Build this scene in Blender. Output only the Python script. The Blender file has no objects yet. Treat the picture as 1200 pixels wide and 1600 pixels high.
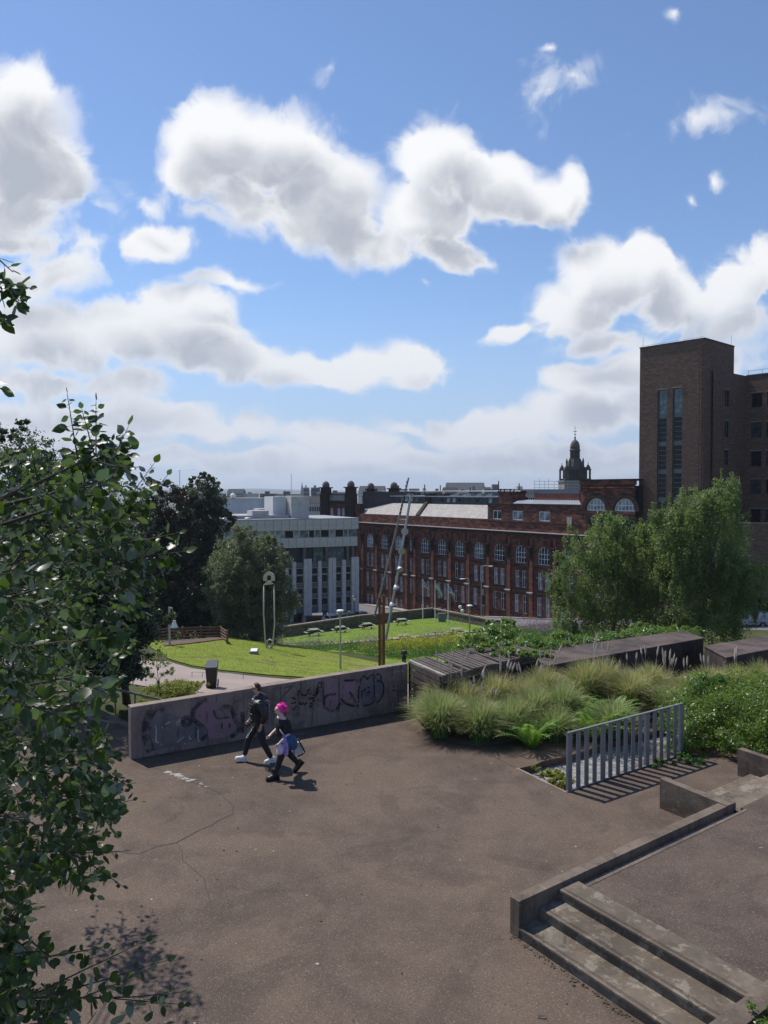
import bpy, math, random
import numpy as np
from mathutils import Vector, Matrix, geometry, noise as mnoise
R = math.radians
SC = bpy.context.scene
COL = SC.collection
rnd = random.Random(7)

# ---------------------------------------------------------------- camera
CAM_H, FPX, PITCH = 6.1, 1200.0, math.atan(32/1200)
cam = bpy.data.cameras.new("camera"); camo = bpy.data.objects.new("camera", cam); COL.objects.link(camo)
camo.location = (0, 0, CAM_H); camo.rotation_euler = (R(90)-PITCH, 0, 0)
cam.sensor_fit = 'VERTICAL'; cam.sensor_height = 36; cam.lens = 27.0
cam.clip_start = 0.1; cam.clip_end = 40000
SC.camera = camo
SC.view_settings.view_transform = 'Standard'
SC.view_settings.look = 'None'; SC.view_settings.gamma = 1; SC.view_settings.exposure = 0.0
SC.view_settings.use_curve_mapping = False
SC.cycles.max_bounces = 6; SC.cycles.diffuse_bounces = 3; SC.cycles.transparent_max_bounces = 8
SC.cycles.volume_bounces = 0

# ---------------------------------------------------------------- sun + sky
SUN_EL, SUN_AZ = R(57), math.atan2(-0.72, 0.69)      # azimuth from +Y towards +X
sd = Vector((math.sin(SUN_AZ)*math.cos(SUN_EL), math.cos(SUN_AZ)*math.cos(SUN_EL), math.sin(SUN_EL)))
sun = bpy.data.lights.new("sun", 'SUN'); sun.energy = 4.9; sun.angle = R(0.53); sun.color = (1.0, .955, .89)
suno = bpy.data.objects.new("sun", sun); COL.objects.link(suno)
suno.rotation_euler = sd.to_track_quat('Z', 'Y').to_euler(); suno.location = sd*100

def uvdir(px, py):
    a, b = (px-600)/FPX, (800-py)/FPX
    y = math.cos(PITCH)+b*math.sin(PITCH); z = -math.sin(PITCH)+b*math.cos(PITCH)
    return a/y, z/y

world = bpy.data.worlds.new("World"); SC.world = world; world.use_nodes = True
world.cycles.sampling_method = 'NONE'
nt = world.node_tree; nt.nodes.clear()

class NB:
    "small helper to chain shader nodes"
    def __init__(s, nt): s.nt = nt
    def n(s, typ, **kw):
        nd = s.nt.nodes.new(typ)
        for k, v in kw.items(): setattr(nd, k, v)
        return nd
    def put(s, sock, v):
        if v is None: return
        if hasattr(v, 'is_output') or isinstance(v, bpy.types.NodeSocket): s.nt.links.new(v, sock)
        else:
            if isinstance(v, (tuple, list)) and len(v) == 3 and sock.type == 'RGBA': v = (*v, 1)
            sock.default_value = v
    def m(s, op, a, b=None, c=None, clamp=False):
        nd = s.n('ShaderNodeMath', operation=op); nd.use_clamp = clamp
        s.put(nd.inputs[0], a); s.put(nd.inputs[1], b); s.put(nd.inputs[2], c)
        return nd.outputs[0]
    def v(s, op, a, b=None, c=None):
        nd = s.n('ShaderNodeVectorMath', operation=op)
        s.put(nd.inputs[0], a); s.put(nd.inputs[1], b)
        if c is not None: s.put(nd.inputs[2], c)
        return nd.outputs[1] if op in ('LENGTH', 'DOT_PRODUCT', 'DISTANCE') else nd.outputs[0]
    def xyz(s, x, y, z):
        nd = s.n('ShaderNodeCombineXYZ'); s.put(nd.inputs[0], x); s.put(nd.inputs[1], y); s.put(nd.inputs[2], z); return nd.outputs[0]
    def sep(s, v):
        nd = s.n('ShaderNodeSeparateXYZ'); s.put(nd.inputs[0], v); return nd.outputs
    def mix(s, f, a, b, blend='MIX'):
        nd = s.n('ShaderNodeMix', data_type='RGBA', blend_type=blend)
        s.put(nd.inputs[0], f); s.put(nd.inputs[6], a); s.put(nd.inputs[7], b); return nd.outputs[2]
    def noise(s, vec, scale, detail=4, rough=.55, dist=0.0, dim='3D'):
        nd = s.n('ShaderNodeTexNoise', noise_dimensions=dim)
        s.put(nd.inputs['Vector'], vec); nd.inputs['Scale'].default_value = scale
        nd.inputs['Detail'].default_value = detail; nd.inputs['Roughness'].default_value = rough
        nd.inputs['Distortion'].default_value = dist
        return nd.outputs[0]
    def ramp(s, f, a, b, lo=0.0, hi=1.0, smooth=True):
        nd = s.n('ShaderNodeMapRange'); nd.interpolation_type = 'SMOOTHSTEP' if smooth else 'LINEAR'
        s.put(nd.inputs[0], f)
        for i, x in zip((1, 2, 3, 4), (a, b, lo, hi)): nd.inputs[i].default_value = x
        return nd.outputs[0]

B = NB(nt)
sky = B.n('ShaderNodeTexSky', sky_type='NISHITA'); sky.sun_disc = False
sky.sun_elevation = SUN_EL; sky.sun_rotation = SUN_AZ; sky.altitude = 50
sky.air_density = 1.0; sky.dust_density = 0.15; sky.ozone_density = 2.6
skyc = B.v('MULTIPLY', sky.outputs[0], (.110, .121, .137))
tc = B.n('ShaderNodeTexCoord').outputs['Generated']
dx, dy, dz = B.sep(tc)
dys = B.m('MAXIMUM', dy, 0.12)
UV = B.xyz(B.m('DIVIDE', dx, dys), B.m('DIVIDE', dz, dys), 0.0)
# one ellipse of cloud each: centre x, y, half sizes (pixels of the photo's frame), tilt, solidity
CL = [(10,235,112,135,0,1),(78,262,72,66,10,1),(-10,330,130,60,0,.8),(30,150,60,60,0,.9),(10,375,130,30,0,.6),
 (335,222,85,75,0,1),(300,275,60,45,10,.8),(430,240,110,80,15,1),(500,300,95,85,30,1),(545,360,75,50,10,.95),(400,320,90,55,25,.8),(470,370,70,32,20,.6),
 (680,250,72,62,0,1),(760,292,95,62,20,1),(850,318,80,42,0,.95),(898,308,35,52,0,.9),(670,330,95,62,0,.9),(690,390,80,38,25,.75),(740,405,40,18,30,.5),(610,370,60,50,0,.7),
 (245,378,72,36,5,.85),(215,385,34,28,0,.6),(85,415,95,42,10,.6),(20,440,90,50,0,.6),(320,338,95,22,25,.30),(150,330,90,30,20,.25),(120,390,90,30,0,.35),(345,442,105,14,4,.45),(235,325,60,16,30,.3),
 (290,505,110,62,15,1),(350,560,120,46,8,1),(200,520,100,60,10,.8),(70,530,140,70,5,.8),(470,585,110,32,4,.9),(560,580,95,34,-4,.9),(640,575,62,46,0,1),
 (60,600,170,34,0,.6),(230,640,150,26,8,.7),(330,668,150,26,4,.7),(540,690,120,28,4,.75),(640,672,60,18,0,.5),(760,672,150,34,0,.8),(860,650,60,30,0,.7),(940,650,110,44,0,.8),(910,600,66,36,0,.9),(985,590,50,42,0,.7),(600,722,1300,26,0,.65),(60,670,240,60,0,.75),(180,600,120,34,0,.6),(1200,690,200,46,0,.7),(430,715,260,20,0,.6),(880,705,220,24,0,.6),
 (945,440,85,70,0,1),(1000,420,60,50,0,1),(900,490,90,48,0,.9),(1050,470,75,62,0,.85),(1150,445,110,44,-22,.75),(1200,400,80,40,-15,.7),(1150,500,90,40,-10,.5),(805,515,52,20,-20,.65),(950,540,90,30,0,.6),(1080,570,140,60,0,.65),
 (860,140,80,44,-20,.25),(900,118,34,26,-40,.27),(1095,182,85,30,-4,.27),(1118,272,16,22,0,.36),(1086,318,16,18,0,.4),(860,78,24,12,0,.3),(650,450,22,12,30,.3),(1050,22,16,10,0,.3),(520,110,40,14,0,.15)]
grp = bpy.data.node_groups.new('cloud_field', 'ShaderNodeTree')
grp.interface.new_socket('Vector', in_out='INPUT', socket_type='NodeSocketVector')
grp.interface.new_socket('Field', in_out='OUTPUT', socket_type='NodeSocketFloat')
Gb = NB(grp); gi = Gb.n('NodeGroupInput'); go_ = Gb.n('NodeGroupOutput')
gu = Gb.sep(gi.outputs[0]); acc = None
for (cx, cy, rx, ry, rot, st) in CL:
    u, v = uvdir(cx, cy)
    mp = Gb.n('ShaderNodeMapping', vector_type='TEXTURE')
    grp.links.new(Gb.xyz(gu[0], gu[1], acc if acc is not None else 0.0), mp.inputs[0])   # the running value rides along (scaled to nothing) so that the ellipses are worked out one after another
    mp.inputs['Location'].default_value = (u, v, 0); mp.inputs['Rotation'].default_value = (0, 0, R(-rot))
    mp.inputs['Scale'].default_value = (rx*1.17/FPX, ry*1.17/FPX, 1e7)
    q = Gb.m('MULTIPLY_ADD', Gb.v('LENGTH', mp.outputs[0]), -st, st)
    acc = q if acc is None else Gb.m('SMOOTH_MAX', acc, q, .12)
grp.links.new(acc, go_.inputs[0])
def field(vec):
    g = B.n('ShaderNodeGroup'); g.node_tree = grp; nt.links.new(vec, g.inputs[0]); return g.outputs[0]
# noise in direction space: wobble the coordinates, then break the edges up
wob = B.n('ShaderNodeTexNoise', noise_dimensions='2D'); nt.links.new(UV, wob.inputs['Vector']); wob.inputs['Scale'].default_value = 9; wob.inputs['Detail'].default_value = 5
w1 = B.v('SCALE', B.v('SUBTRACT', wob.outputs[1], (.5, .5, .5))); w1.node.inputs[3].default_value = 0.055
UVw = B.v('ADD', UV, w1)
def dens(vec, det):
    f = field(vec)
    a = B.noise(vec, 11, det, .60, .35, '2D')
    vo = B.n('ShaderNodeTexVoronoi', feature='SMOOTH_F1', voronoi_dimensions='2D'); nt.links.new(vec, vo.inputs['Vector'])
    vo.inputs['Scale'].default_value = 26; vo.inputs['Smoothness'].default_value = .7; vo.inputs['Detail'].default_value = 1.5; vo.inputs['Roughness'].default_value = .55
    s = B.m('MULTIPLY_ADD', B.m('SUBTRACT', a, .5), 1.05, f)
    return B.m('MULTIPLY_ADD', B.m('SUBTRACT', .42, vo.outputs['Distance']), .22, s), f
d0, f0 = dens(UVw, 12)
UVs = B.v('ADD', UVw, (-.020, .046, 0))
d1, f1 = dens(UVs, 5)
f2 = f1
# outside the photographed window clouds go on as plain noise on the sky's sphere
gen = B.noise(B.v('MULTIPLY', tc, (1, 1, 2.2)), 2.6, 8, .56, .3)
gen = B.ramp(gen, .58, .84, -.08, .8, False)
out_u = B.ramp(B.m('ABSOLUTE', B.sep(UV)[0]), .55, .85)
out_v = B.ramp(B.sep(UV)[1], .68, .95)
outm = B.m('MAXIMUM', B.m('MAXIMUM', out_u, out_v), B.ramp(dy, .35, .15))
def mx(a, b, f): return B.m('MULTIPLY_ADD', B.m('SUBTRACT', b, a), f, a)
D0 = mx(d0, gen, outm); D1 = mx(d1, gen, outm); F2 = mx(f2, gen, outm)
veil = mx(B.ramp(f0, -.02, .42, .30, 1.0), B.ramp(gen, .0, .4, .3, 1.0), outm)      # thin cloud is seen through
alpha = B.m('MULTIPLY', B.ramp(D0, -.03, .27), veil)
shade = B.m('ADD', B.m('MULTIPLY', B.ramp(D1, .05, 1.0), .50), B.m('MULTIPLY', B.ramp(F2, .00, .50), .55))
shade = B.m('MULTIPLY', shade, B.ramp(D0, .06, .50, .10, 1.0), clamp=True)
ccol = B.mix(shade, (.98, .985, 1.0), (.455, .49, .565))
skyc = B.mix(B.ramp(dz, .0, .26, .80, 0.0), skyc, (.40, .52, .76))                    # thicker, paler air low down
low = B.ramp(dz, .0, .34)                                   # clouds seen low down are seen through more air
ccol = B.mix(B.m('MULTIPLY', B.m('SUBTRACT', 1, low), .45), ccol, (.52, .58, .70))
tot = B.mix(alpha, skyc, ccol)
bg = B.n('ShaderNodeBackground'); nt.links.new(tot, bg.inputs[0]); bg.inputs[1].default_value = 1.0
wo = B.n('ShaderNodeOutputWorld'); nt.links.new(bg.outputs[0], wo.inputs[0])

# ---------------------------------------------------------------- places: a ray of the photo's view met with a depth or a level
def ray(px, py):
    a, b = (px-600)/FPX, (800-py)/FPX
    return Vector((a, math.cos(PITCH)+b*math.sin(PITCH), -math.sin(PITCH)+b*math.cos(PITCH)))
def P(px, py, D):
    r = ray(px, py); return Vector((0, 0, CAM_H)) + r*(D/r.y)
def G(px, py, z=0.0):
    r = ray(px, py); return Vector((0, 0, CAM_H)) + r*((z-CAM_H)/r.z)
# ---------------------------------------------------------------- mesh + object helpers
class MB:
    def __init__(s): s.v = []; s.f = []; s.mi = []
    def add(s, vs, fs, mi=0):
        k = len(s.v); s.v += [tuple(v) for v in vs]; s.f += [tuple(i+k for i in f) for f in fs]; s.mi += [mi]*len(fs)
    def hexa(s, p, mi=0):   # 8 points: bottom 4 (ccw), top 4
        s.add(p, [(3,2,1,0),(4,5,6,7),(0,1,5,4),(1,2,6,5),(2,3,7,6),(3,0,4,7)], mi)
    def box(s, x0, x1, y0, y1, z0, z1, mi=0):
        s.hexa([(x0,y0,z0),(x1,y0,z0),(x1,y1,z0),(x0,y1,z0),(x0,y0,z1),(x1,y0,z1),(x1,y1,z1),(x0,y1,z1)], mi)
    def cbox(s, c, d, rz=0, mi=0):
        M = Matrix.Rotation(rz, 3, 'Z'); c = Vector(c)
        pts = [c + M @ Vector((a*d[0]/2, b*d[1]/2, e*d[2]/2)) for e in (-1,1) for a, b in ((-1,-1),(1,-1),(1,1),(-1,1))]
        s.hexa(pts, mi)
    def bar(s, a, b, w, h, up=(0,0,1), mi=0):      # rectangular bar from a to b
        a, b = Vector(a), Vector(b); d = (b-a).normalized(); up = Vector(up)
        if abs(d.dot(up)) > .98: up = Vector((0,1,0))
        sx = d.cross(up).normalized()*w/2; sz = sx.cross(d).normalized()*h/2
        s.hexa([a-sx-sz, a+sx-sz, b+sx-sz, b-sx-sz, a-sx+sz, a+sx+sz, b+sx+sz, b-sx+sz], mi)
    def tube(s, pts, r, n=8, caps=True, mi=0):
        pts = [Vector(p) for p in pts]; rr = r if isinstance(r, (list, tuple)) else [r]*len(pts)
        k = len(s.v); ref = None
        for i, p in enumerate(pts):
            t = (pts[min(i+1, len(pts)-1)]-pts[max(i-1, 0)])
            t = t.normalized() if t.length > 1e-9 else Vector((0,0,1))
            if ref is None: ref = Vector((0,0,1)) if abs(t.z) < .9 else Vector((1,0,0))
            a = (ref - t*ref.dot(t)); a = a.normalized() if a.length > 1e-6 else t.orthogonal().normalized(); ref = a
            b = t.cross(a)
            for j in range(n):
                an = 2*math.pi*j/n
                s.v.append(tuple(p + (a*math.cos(an)+b*math.sin(an))*rr[i]))
        for i in range(len(pts)-1):
            for j in range(n):
                s.f.append((k+i*n+j, k+i*n+(j+1)%n, k+(i+1)*n+(j+1)%n, k+(i+1)*n+j)); s.mi.append(mi)
        if caps:
            s.f.append(tuple(k+j for j in reversed(range(n)))); s.mi.append(mi)
            e = k+(len(pts)-1)*n; s.f.append(tuple(e+j for j in range(n))); s.mi.append(mi)
    def lathe(s, prof, c=(0,0,0), n=16, mi=0):     # prof: (r,z) bottom to top
        k = len(s.v)
        for r, z in prof:
            for j in range(n):
                an = 2*math.pi*(j+.5)/n; s.v.append((c[0]+r*math.cos(an), c[1]+r*math.sin(an), c[2]+z))
        for i in range(len(prof)-1):
            for j in range(n):
                s.f.append((k+i*n+j, k+i*n+(j+1)%n, k+(i+1)*n+(j+1)%n, k+(i+1)*n+j)); s.mi.append(mi)
        s.f.append(tuple(k+j for j in reversed(range(n)))); s.mi.append(mi)
        e = k+(len(prof)-1)*n; s.f.append(tuple(e+j for j in range(n))); s.mi.append(mi)
    def ring(s, c, Rr, r, axis='y', a0=0, a1=2*math.pi, n=24, sx=1, sz=1, mi=0):
        pts = []
        for i in range(n+1):
            a = a0+(a1-a0)*i/n
            pts.append((c[0]+Rr*math.cos(a)*sx, c[1], c[2]+Rr*math.sin(a)*sz) if axis == 'y' else (c[0]+Rr*math.cos(a)*sx, c[1]+Rr*math.sin(a)*sz, c[2]))
        s.tube(pts, r, 6, True, mi)
    def prism(s, poly, z0, z1, mi=0):              # poly ccw xy
        n = len(poly)
        s.add([(p[0], p[1], z0) for p in poly]+[(p[0], p[1], z1) for p in poly],
              [tuple(reversed(range(n))), tuple(range(n, 2*n))]+[(i, (i+1)%n, n+(i+1)%n, n+i) for i in range(n)], mi)
    def ell(s, c, r, n=10, m=7, mi=0):
        k = len(s.v)
        for i in range(1, m):
            t = math.pi*i/m
            for j in range(n):
                a = 2*math.pi*j/n; s.v.append((c[0]+r[0]*math.sin(t)*math.cos(a), c[1]+r[1]*math.sin(t)*math.sin(a), c[2]-r[2]*math.cos(t)))
        for i in range(m-2):
            for j in range(n): s.f.append((k+i*n+j, k+i*n+(j+1)%n, k+(i+1)*n+(j+1)%n, k+(i+1)*n+j)); s.mi.append(mi)
        b = len(s.v); s.v += [(c[0], c[1], c[2]-r[2]), (c[0], c[1], c[2]+r[2])]
        for j in range(n):
            s.f.append((b, k+(j+1)%n, k+j)); s.mi.append(mi)
            s.f.append((b+1, k+(m-2)*n+j, k+(m-2)*n+(j+1)%n)); s.mi.append(mi)
    def mesh(s, name, mats, smooth=False):
        me = bpy.data.meshes.new(name); me.from_pydata(s.v, [], s.f)
        for m_ in (mats if isinstance(mats, (list, tuple)) else [mats]): me.materials.append(m_)
        if any(s.mi): me.polygons.foreach_set('material_index', s.mi)
        if smooth: me.polygons.foreach_set('use_smooth', [True]*len(me.polygons))
        me.update(); return me
    def build(s, name, mats, parent=None, loc=(0,0,0), smooth=False, kind=None):
        return link(name, s.mesh(name, mats, smooth), parent, loc, kind=kind)
def link(name, me, parent=None, loc=(0,0,0), rz=0, kind=None):
    o = bpy.data.objects.new(name, me); COL.objects.link(o); o.location = loc; o.rotation_euler = (0,0,rz)
    if parent is not None: o.parent = parent
    if kind: o['kind'] = kind
    return o
def tag(o, label, cat, group=None):
    o['label'] = label; o['category'] = cat
    if group: o['group'] = group
    return o
def thing(name, label, cat, loc=(0,0,0), rz=0, group=None):
    o = bpy.data.objects.new(name, None); COL.objects.link(o); o.location = loc; o.rotation_euler = (0,0,rz)
    o.empty_display_size = .2
    return tag(o, label, cat, group)
def struct(o): o['kind'] = 'structure'; return o
KIDS = {}
def copy_tree(o, parent=None):
    c = o.copy(); COL.objects.link(c); c.parent = parent
    for ch in [x for x in ALLKIDS(o)]: copy_tree(ch, c)
    return c
def ALLKIDS(o): return [x for x in o.children]
def dup(o, loc, rz=0, label=None, scale=None):
    c = copy_tree(o); c.location = loc; c.rotation_euler = (0,0,rz)
    if label: c['label'] = label
    if scale: c.scale = scale
    return c
def fast_mesh(name, V, mat, quads=True, smooth=False):
    "V: (n,k,3) numpy, one k-gon per row"
    n, k, _ = V.shape
    me = bpy.data.meshes.new(name); me.vertices.add(n*k); me.vertices.foreach_set('co', V.astype(np.float32).ravel())
    me.loops.add(n*k); me.loops.foreach_set('vertex_index', np.arange(n*k, dtype=np.int32))
    me.polygons.add(n); me.polygons.foreach_set('loop_start', np.arange(0, n*k, k, dtype=np.int32))
    me.polygons.foreach_set('loop_total', np.full(n, k, dtype=np.int32))
    me.materials.append(mat); me.update(calc_edges=True); me.validate(); return me
def fast_strips(name, V, mat, tint=None):
    "V: (n, m, 2, 3): ribbons of m cross lines"
    n, m = V.shape[:2]
    me = bpy.data.meshes.new(name); me.vertices.add(n*m*2); me.vertices.foreach_set('co', V.astype(np.float32).ravel())
    base = (np.arange(n)*m*2)[:, None, None]; row = (np.arange(m-1)*2)[None, :, None]
    idx = (base+row+np.array([0, 1, 3, 2])[None, None, :]).reshape(-1)
    nf = n*(m-1)
    me.loops.add(nf*4); me.loops.foreach_set('vertex_index', idx.astype(np.int32))
    me.polygons.add(nf); me.polygons.foreach_set('loop_start', np.arange(0, nf*4, 4, dtype=np.int32)); me.polygons.foreach_set('loop_total', np.full(nf, 4, dtype=np.int32))
    if tint is not None:
        at = me.attributes.new('tint', 'FLOAT', 'POINT'); at.data.foreach_set('value', tint.astype(np.float32).ravel())
    me.materials.append(mat); me.update(calc_edges=True); me.validate(); return me

# ---------------------------------------------------------------- materials
MATS = {}
def newmat(name):
    m = bpy.data.materials.new(name); m.use_nodes = True; t = m.node_tree; t.nodes.clear(); MATS[name] = m
    return m, NB(t)
def finish(b, shader, disp=None):
    o = b.n('ShaderNodeOutputMaterial'); b.nt.links.new(shader, o.inputs[0])
def prin(b, col, rough=.7, metal=0, bump=None, bstr=.3, bdist=.02, spec=.5, **kw):
    p = b.n('ShaderNodeBsdfPrincipled'); b.put(p.inputs['Base Color'], col); b.put(p.inputs['Roughness'], rough)
    p.inputs['Metallic'].default_value = metal; p.inputs['Specular IOR Level'].default_value = spec
    if bump is not None:
        bp = b.n('ShaderNodeBump'); bp.inputs['Strength'].default_value = bstr; bp.inputs['Distance'].default_value = bdist
        b.put(bp.inputs['Height'], bump); b.nt.links.new(bp.outputs[0], p.inputs['Normal'])
    return p.outputs[0]
def simple(name, c1, c2=None, scale=3, rough=.7, metal=0, bs=.2, bd=.01, fine=40, spec=.5):
    m, b = newmat(name); co = b.n('ShaderNodeTexCoord').outputs['Object']
    c2 = c2 or tuple(x*.75 for x in c1)
    n1 = b.noise(co, scale, 6, .6); n2 = b.noise(co, fine, 3, .6)
    f = b.ramp(b.m('MULTIPLY_ADD', n2, .35, b.m('MULTIPLY', n1, .65)), .34, .66)
    finish(b, prin(b, b.mix(f, c2, c1), rough, metal, n2, bs, bd, spec)); return m
def asphalt(name, c1, c2, c3):
    m, b = newmat(name); co = b.n('ShaderNodeTexCoord').outputs['Object']
    big = b.ramp(b.noise(co, .35, 5, .6, .6), .35, .68); mid = b.ramp(b.noise(co, 1.7, 6, .65), .3, .75)
    vo = b.n('ShaderNodeTexVoronoi'); b.nt.links.new(co, vo.inputs['Vector']); vo.inputs['Scale'].default_value = 85
    vr = b.sep(vo.outputs['Color'])[0]
    col = b.mix(big, c1, c2); col = b.mix(b.m('MULTIPLY', mid, .55), col, c3)
    pt = b.ramp(b.noise(co, .55, 3, .5, 1.5), .56, .60); col = b.mix(b.m('MULTIPLY', pt, .28), col, tuple(k*.72 for k in c2))
    col = b.mix(b.m('MULTIPLY', b.ramp(vr, .90, 1.0), .34), col, (.36, .33, .30))       # pale chippings in the surface
    col = b.mix(b.m('MULTIPLY', b.ramp(vr, .14, .0), .6), col, (.03, .028, .028))
    g = b.noise(co, 30, 2, .6); col = b.mix(b.m('MULTIPLY', b.ramp(g, .45, .62), .22), col, (.05, .043, .042))
    st = b.ramp(b.noise(co, .9, 7, .7, 1.2), .60, .70); col = b.mix(b.m('MULTIPLY', st, .30), col, (.055, .045, .043))   # old stains
    wh = b.ramp(b.noise(co, 5.2, 2, .5), .775, .80); col = b.mix(b.m('MULTIPLY', wh, .5), col, (.45, .43, .40))
    vd = b.m('MINIMUM', vo.outputs['Distance'], .6)
    finish(b, prin(b, col, .82, 0, b.m('ADD', vd, b.m('MULTIPLY', g, .6)), .55, .006, .12)); return m
def concrete(name, c1, c2, streak=.5, warm=(.16, .11, .085), patch=0):
    m, b = newmat(name); co = b.n('ShaderNodeTexCoord').outputs['Object']
    x, y, z = b.sep(co)
    n1 = b.ramp(b.noise(co, 1.3, 7, .65, .4), .35, .65)
    st = b.ramp(b.noise(b.xyz(b.m('MULTIPLY', x, 6), b.m('MULTIPLY', y, 6), b.m('MULTIPLY', z, .5)), 1.6, 5, .6), .5, .75)
    n2 = b.noise(co, 22, 5, .65); spots = b.ramp(b.noise(co, 7, 6, .7), .56, .66)
    col = b.mix(n1, c1, c2); col = b.mix(b.m('MULTIPLY', st, streak), col, tuple(k*.42 for k in c2))
    col = b.mix(b.m('MULTIPLY', b.ramp(b.noise(co, .8, 4, .6), .5, .7), .45), col, warm)
    col = b.mix(b.m('MULTIPLY', spots, .35), col, tuple(min(1, k*1.7) for k in c1))
    if patch:
        pf = b.ramp(b.noise(b.xyz(b.m('MULTIPLY', x, 1.0), b.m('MULTIPLY', y, 1.0), z), 2.6, 9, .72, .5), .53, .58)
        col = b.mix(b.m('MULTIPLY', pf, patch), col, (.40,.36,.29))
        col = b.mix(b.m('MULTIPLY', b.ramp(b.noise(co, 1.1, 8, .7), .52, .62), .5), col, (.075,.062,.05))
    finish(b, prin(b, col, .88, 0, b.m('ADD', n2, b.m('MULTIPLY', spots, .5)), .5, .012, .12)); return m
def masonry(name, c1, c2, mortar, bw, bh, soot=.5, sootc=(.02, .016, .015), ms=.012, bumpd=.02, rough=.9, sscale=.35):
    m, b = newmat(name); co = b.n('ShaderNodeTexCoord').outputs['Object']; x, y, z = b.sep(co)
    v = b.xyz(b.m('ADD', x, y), z, 0)
    br = b.n('ShaderNodeTexBrick'); b.nt.links.new(v, br.inputs['Vector']); br.inputs['Scale'].default_value = 1
    br.inputs['Brick Width'].default_value = bw; br.inputs['Row Height'].default_value = bh
    br.inputs['Mortar Size'].default_value = ms; br.inputs['Mortar Smooth'].default_value = .3; br.inputs['Bias'].default_value = 0
    b.put(br.inputs['Color1'], (0,0,0)); b.put(br.inputs['Color2'], (1,1,1)); b.put(br.inputs['Mortar'], (.5,.5,.5))
    k = b.sep(br.outputs[0])[0]
    n1 = b.noise(co, sscale, 7, .68, .6); n2 = b.noise(co, 5, 5, .6)
    col = b.mix(k, c1, c2)
    col = b.mix(b.m('MULTIPLY', b.ramp(b.m('ADD', n1, b.m('MULTIPLY', b.m('SUBTRACT', k, .5), .25)), .42, .62), soot), col, sootc)
    col = b.mix(b.m('MULTIPLY', b.ramp(n2, .4, .7), .3), col, tuple(q*1.5 for q in c1))
    col = b.mix(b.m('MULTIPLY', br.outputs['Fac'], .8), col, mortar)
    h = b.m('SUBTRACT', b.m('MULTIPLY', n2, .4), br.outputs['Fac'])
    finish(b, prin(b, col, rough, 0, h, .5, bumpd, .25)); return m
def leafmat(name, c1, c2, under=None, rough=.45, trans=.35, tcol=None, spec=.5, objrand=False):
    m, b = newmat(name); g = b.n('ShaderNodeNewGeometry')
    rr = b.n('ShaderNodeObjectInfo').outputs['Random'] if objrand else g.outputs['Random Per Island']
    col = b.mix(rr, c1, c2)
    if under: col = b.mix(g.outputs['Backfacing'], col, under)
    p = prin(b, col, rough, spec=spec)
    tr = b.n('ShaderNodeBsdfTranslucent'); b.put(tr.inputs[0], tcol or tuple(min(1, k*1.8) for k in c2))
    mx_ = b.n('ShaderNodeMixShader'); mx_.inputs[0].default_value = trans
    b.nt.links.new(p, mx_.inputs[1]); b.nt.links.new(tr.outputs[0], mx_.inputs[2])
    finish(b, mx_.outputs[0]); return m
def bladamat(name, base, mid, tip, trans=.3):
    m, b = newmat(name); at = b.n('ShaderNodeAttribute', attribute_name='tint').outputs['Fac']
    col = b.mix(b.ramp(at, .0, .5), base, mid); col = b.mix(b.ramp(at, .5, 1.0), col, tip)
    p = prin(b, col, .6); tr = b.n('ShaderNodeBsdfTranslucent'); b.nt.links.new(col, tr.inputs[0])
    mx_ = b.n('ShaderNodeMixShader'); mx_.inputs[0].default_value = trans
    b.nt.links.new(p, mx_.inputs[1]); b.nt.links.new(tr.outputs[0], mx_.inputs[2])
    finish(b, mx_.outputs[0]); return m
def lawnmat(name, c1, c2, dry, dryamt=.25, soil=0.0):
    m, b = newmat(name); co = b.n('ShaderNodeTexCoord').outputs['Object']
    f = b.ramp(b.noise(co, .5, 7, .62), .3, .7); g = b.ramp(b.noise(co, 4.5, 6, .7), .3, .75)
    col = b.mix(f, c1, c2); col = b.mix(b.m('MULTIPLY', g, .35), col, tuple(k*.55 for k in c1))
    col = b.mix(b.m('MULTIPLY', b.ramp(b.noise(co, .22, 8, .68, .8), .56, .66), dryamt), col, dry)
    if soil: col = b.mix(b.m('MULTIPLY', b.ramp(b.noise(co, .33, 8, .68, .9), .57, .63), soil), col, (.13, .085, .06))
    finish(b, prin(b, col, .95, 0, b.noise(co, 14, 5, .8), .8, .06, .1)); return m
def glassmat(name, c, rough=.08, spec=.5):
    m, b = newmat(name); co = b.n('ShaderNodeTexCoord').outputs['Object']
    f = b.noise(co, .9, 2, .5)
    finish(b, prin(b, b.mix(b.ramp(f, .35, .65), c, tuple(k*.35 for k in c)), rough, 0, b.noise(co, 1.2, 1, .5), .05, .02, spec)); return m

M = {}
M['asphalt'] = asphalt('plaza_asphalt', (.128,.092,.068), (.078,.057,.044), (.166,.122,.091))
M['asphalt2'] = asphalt('terrace_asphalt', (.118,.086,.066), (.074,.055,.043), (.152,.112,.086))
M['path'] = simple('path_tarmac', (.32,.25,.215), (.24,.19,.165), .4, .9, 0, .2, .01, 25)
M['road'] = simple('road_tarmac', (.16,.15,.155), (.12,.115,.12), .3, .85)
M['paving'] = simple('pavement_slabs', (.34,.30,.27), (.26,.23,.21), .5, .85)
M['conc'] = concrete('weathered_concrete', (.175,.138,.108), (.100,.078,.062))
M['conc_wall'] = concrete('graffiti_wall_concrete', (.255,.200,.180), (.150,.115,.106), .75, (.16,.105,.10))
M['conc_top'] = concrete('coping_concrete', (.29,.235,.195), (.18,.145,.12), .1)
M['conc_step'] = concrete('step_concrete', (.185,.150,.115), (.115,.092,.072), .15, (.10,.08,.06), .30)
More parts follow.
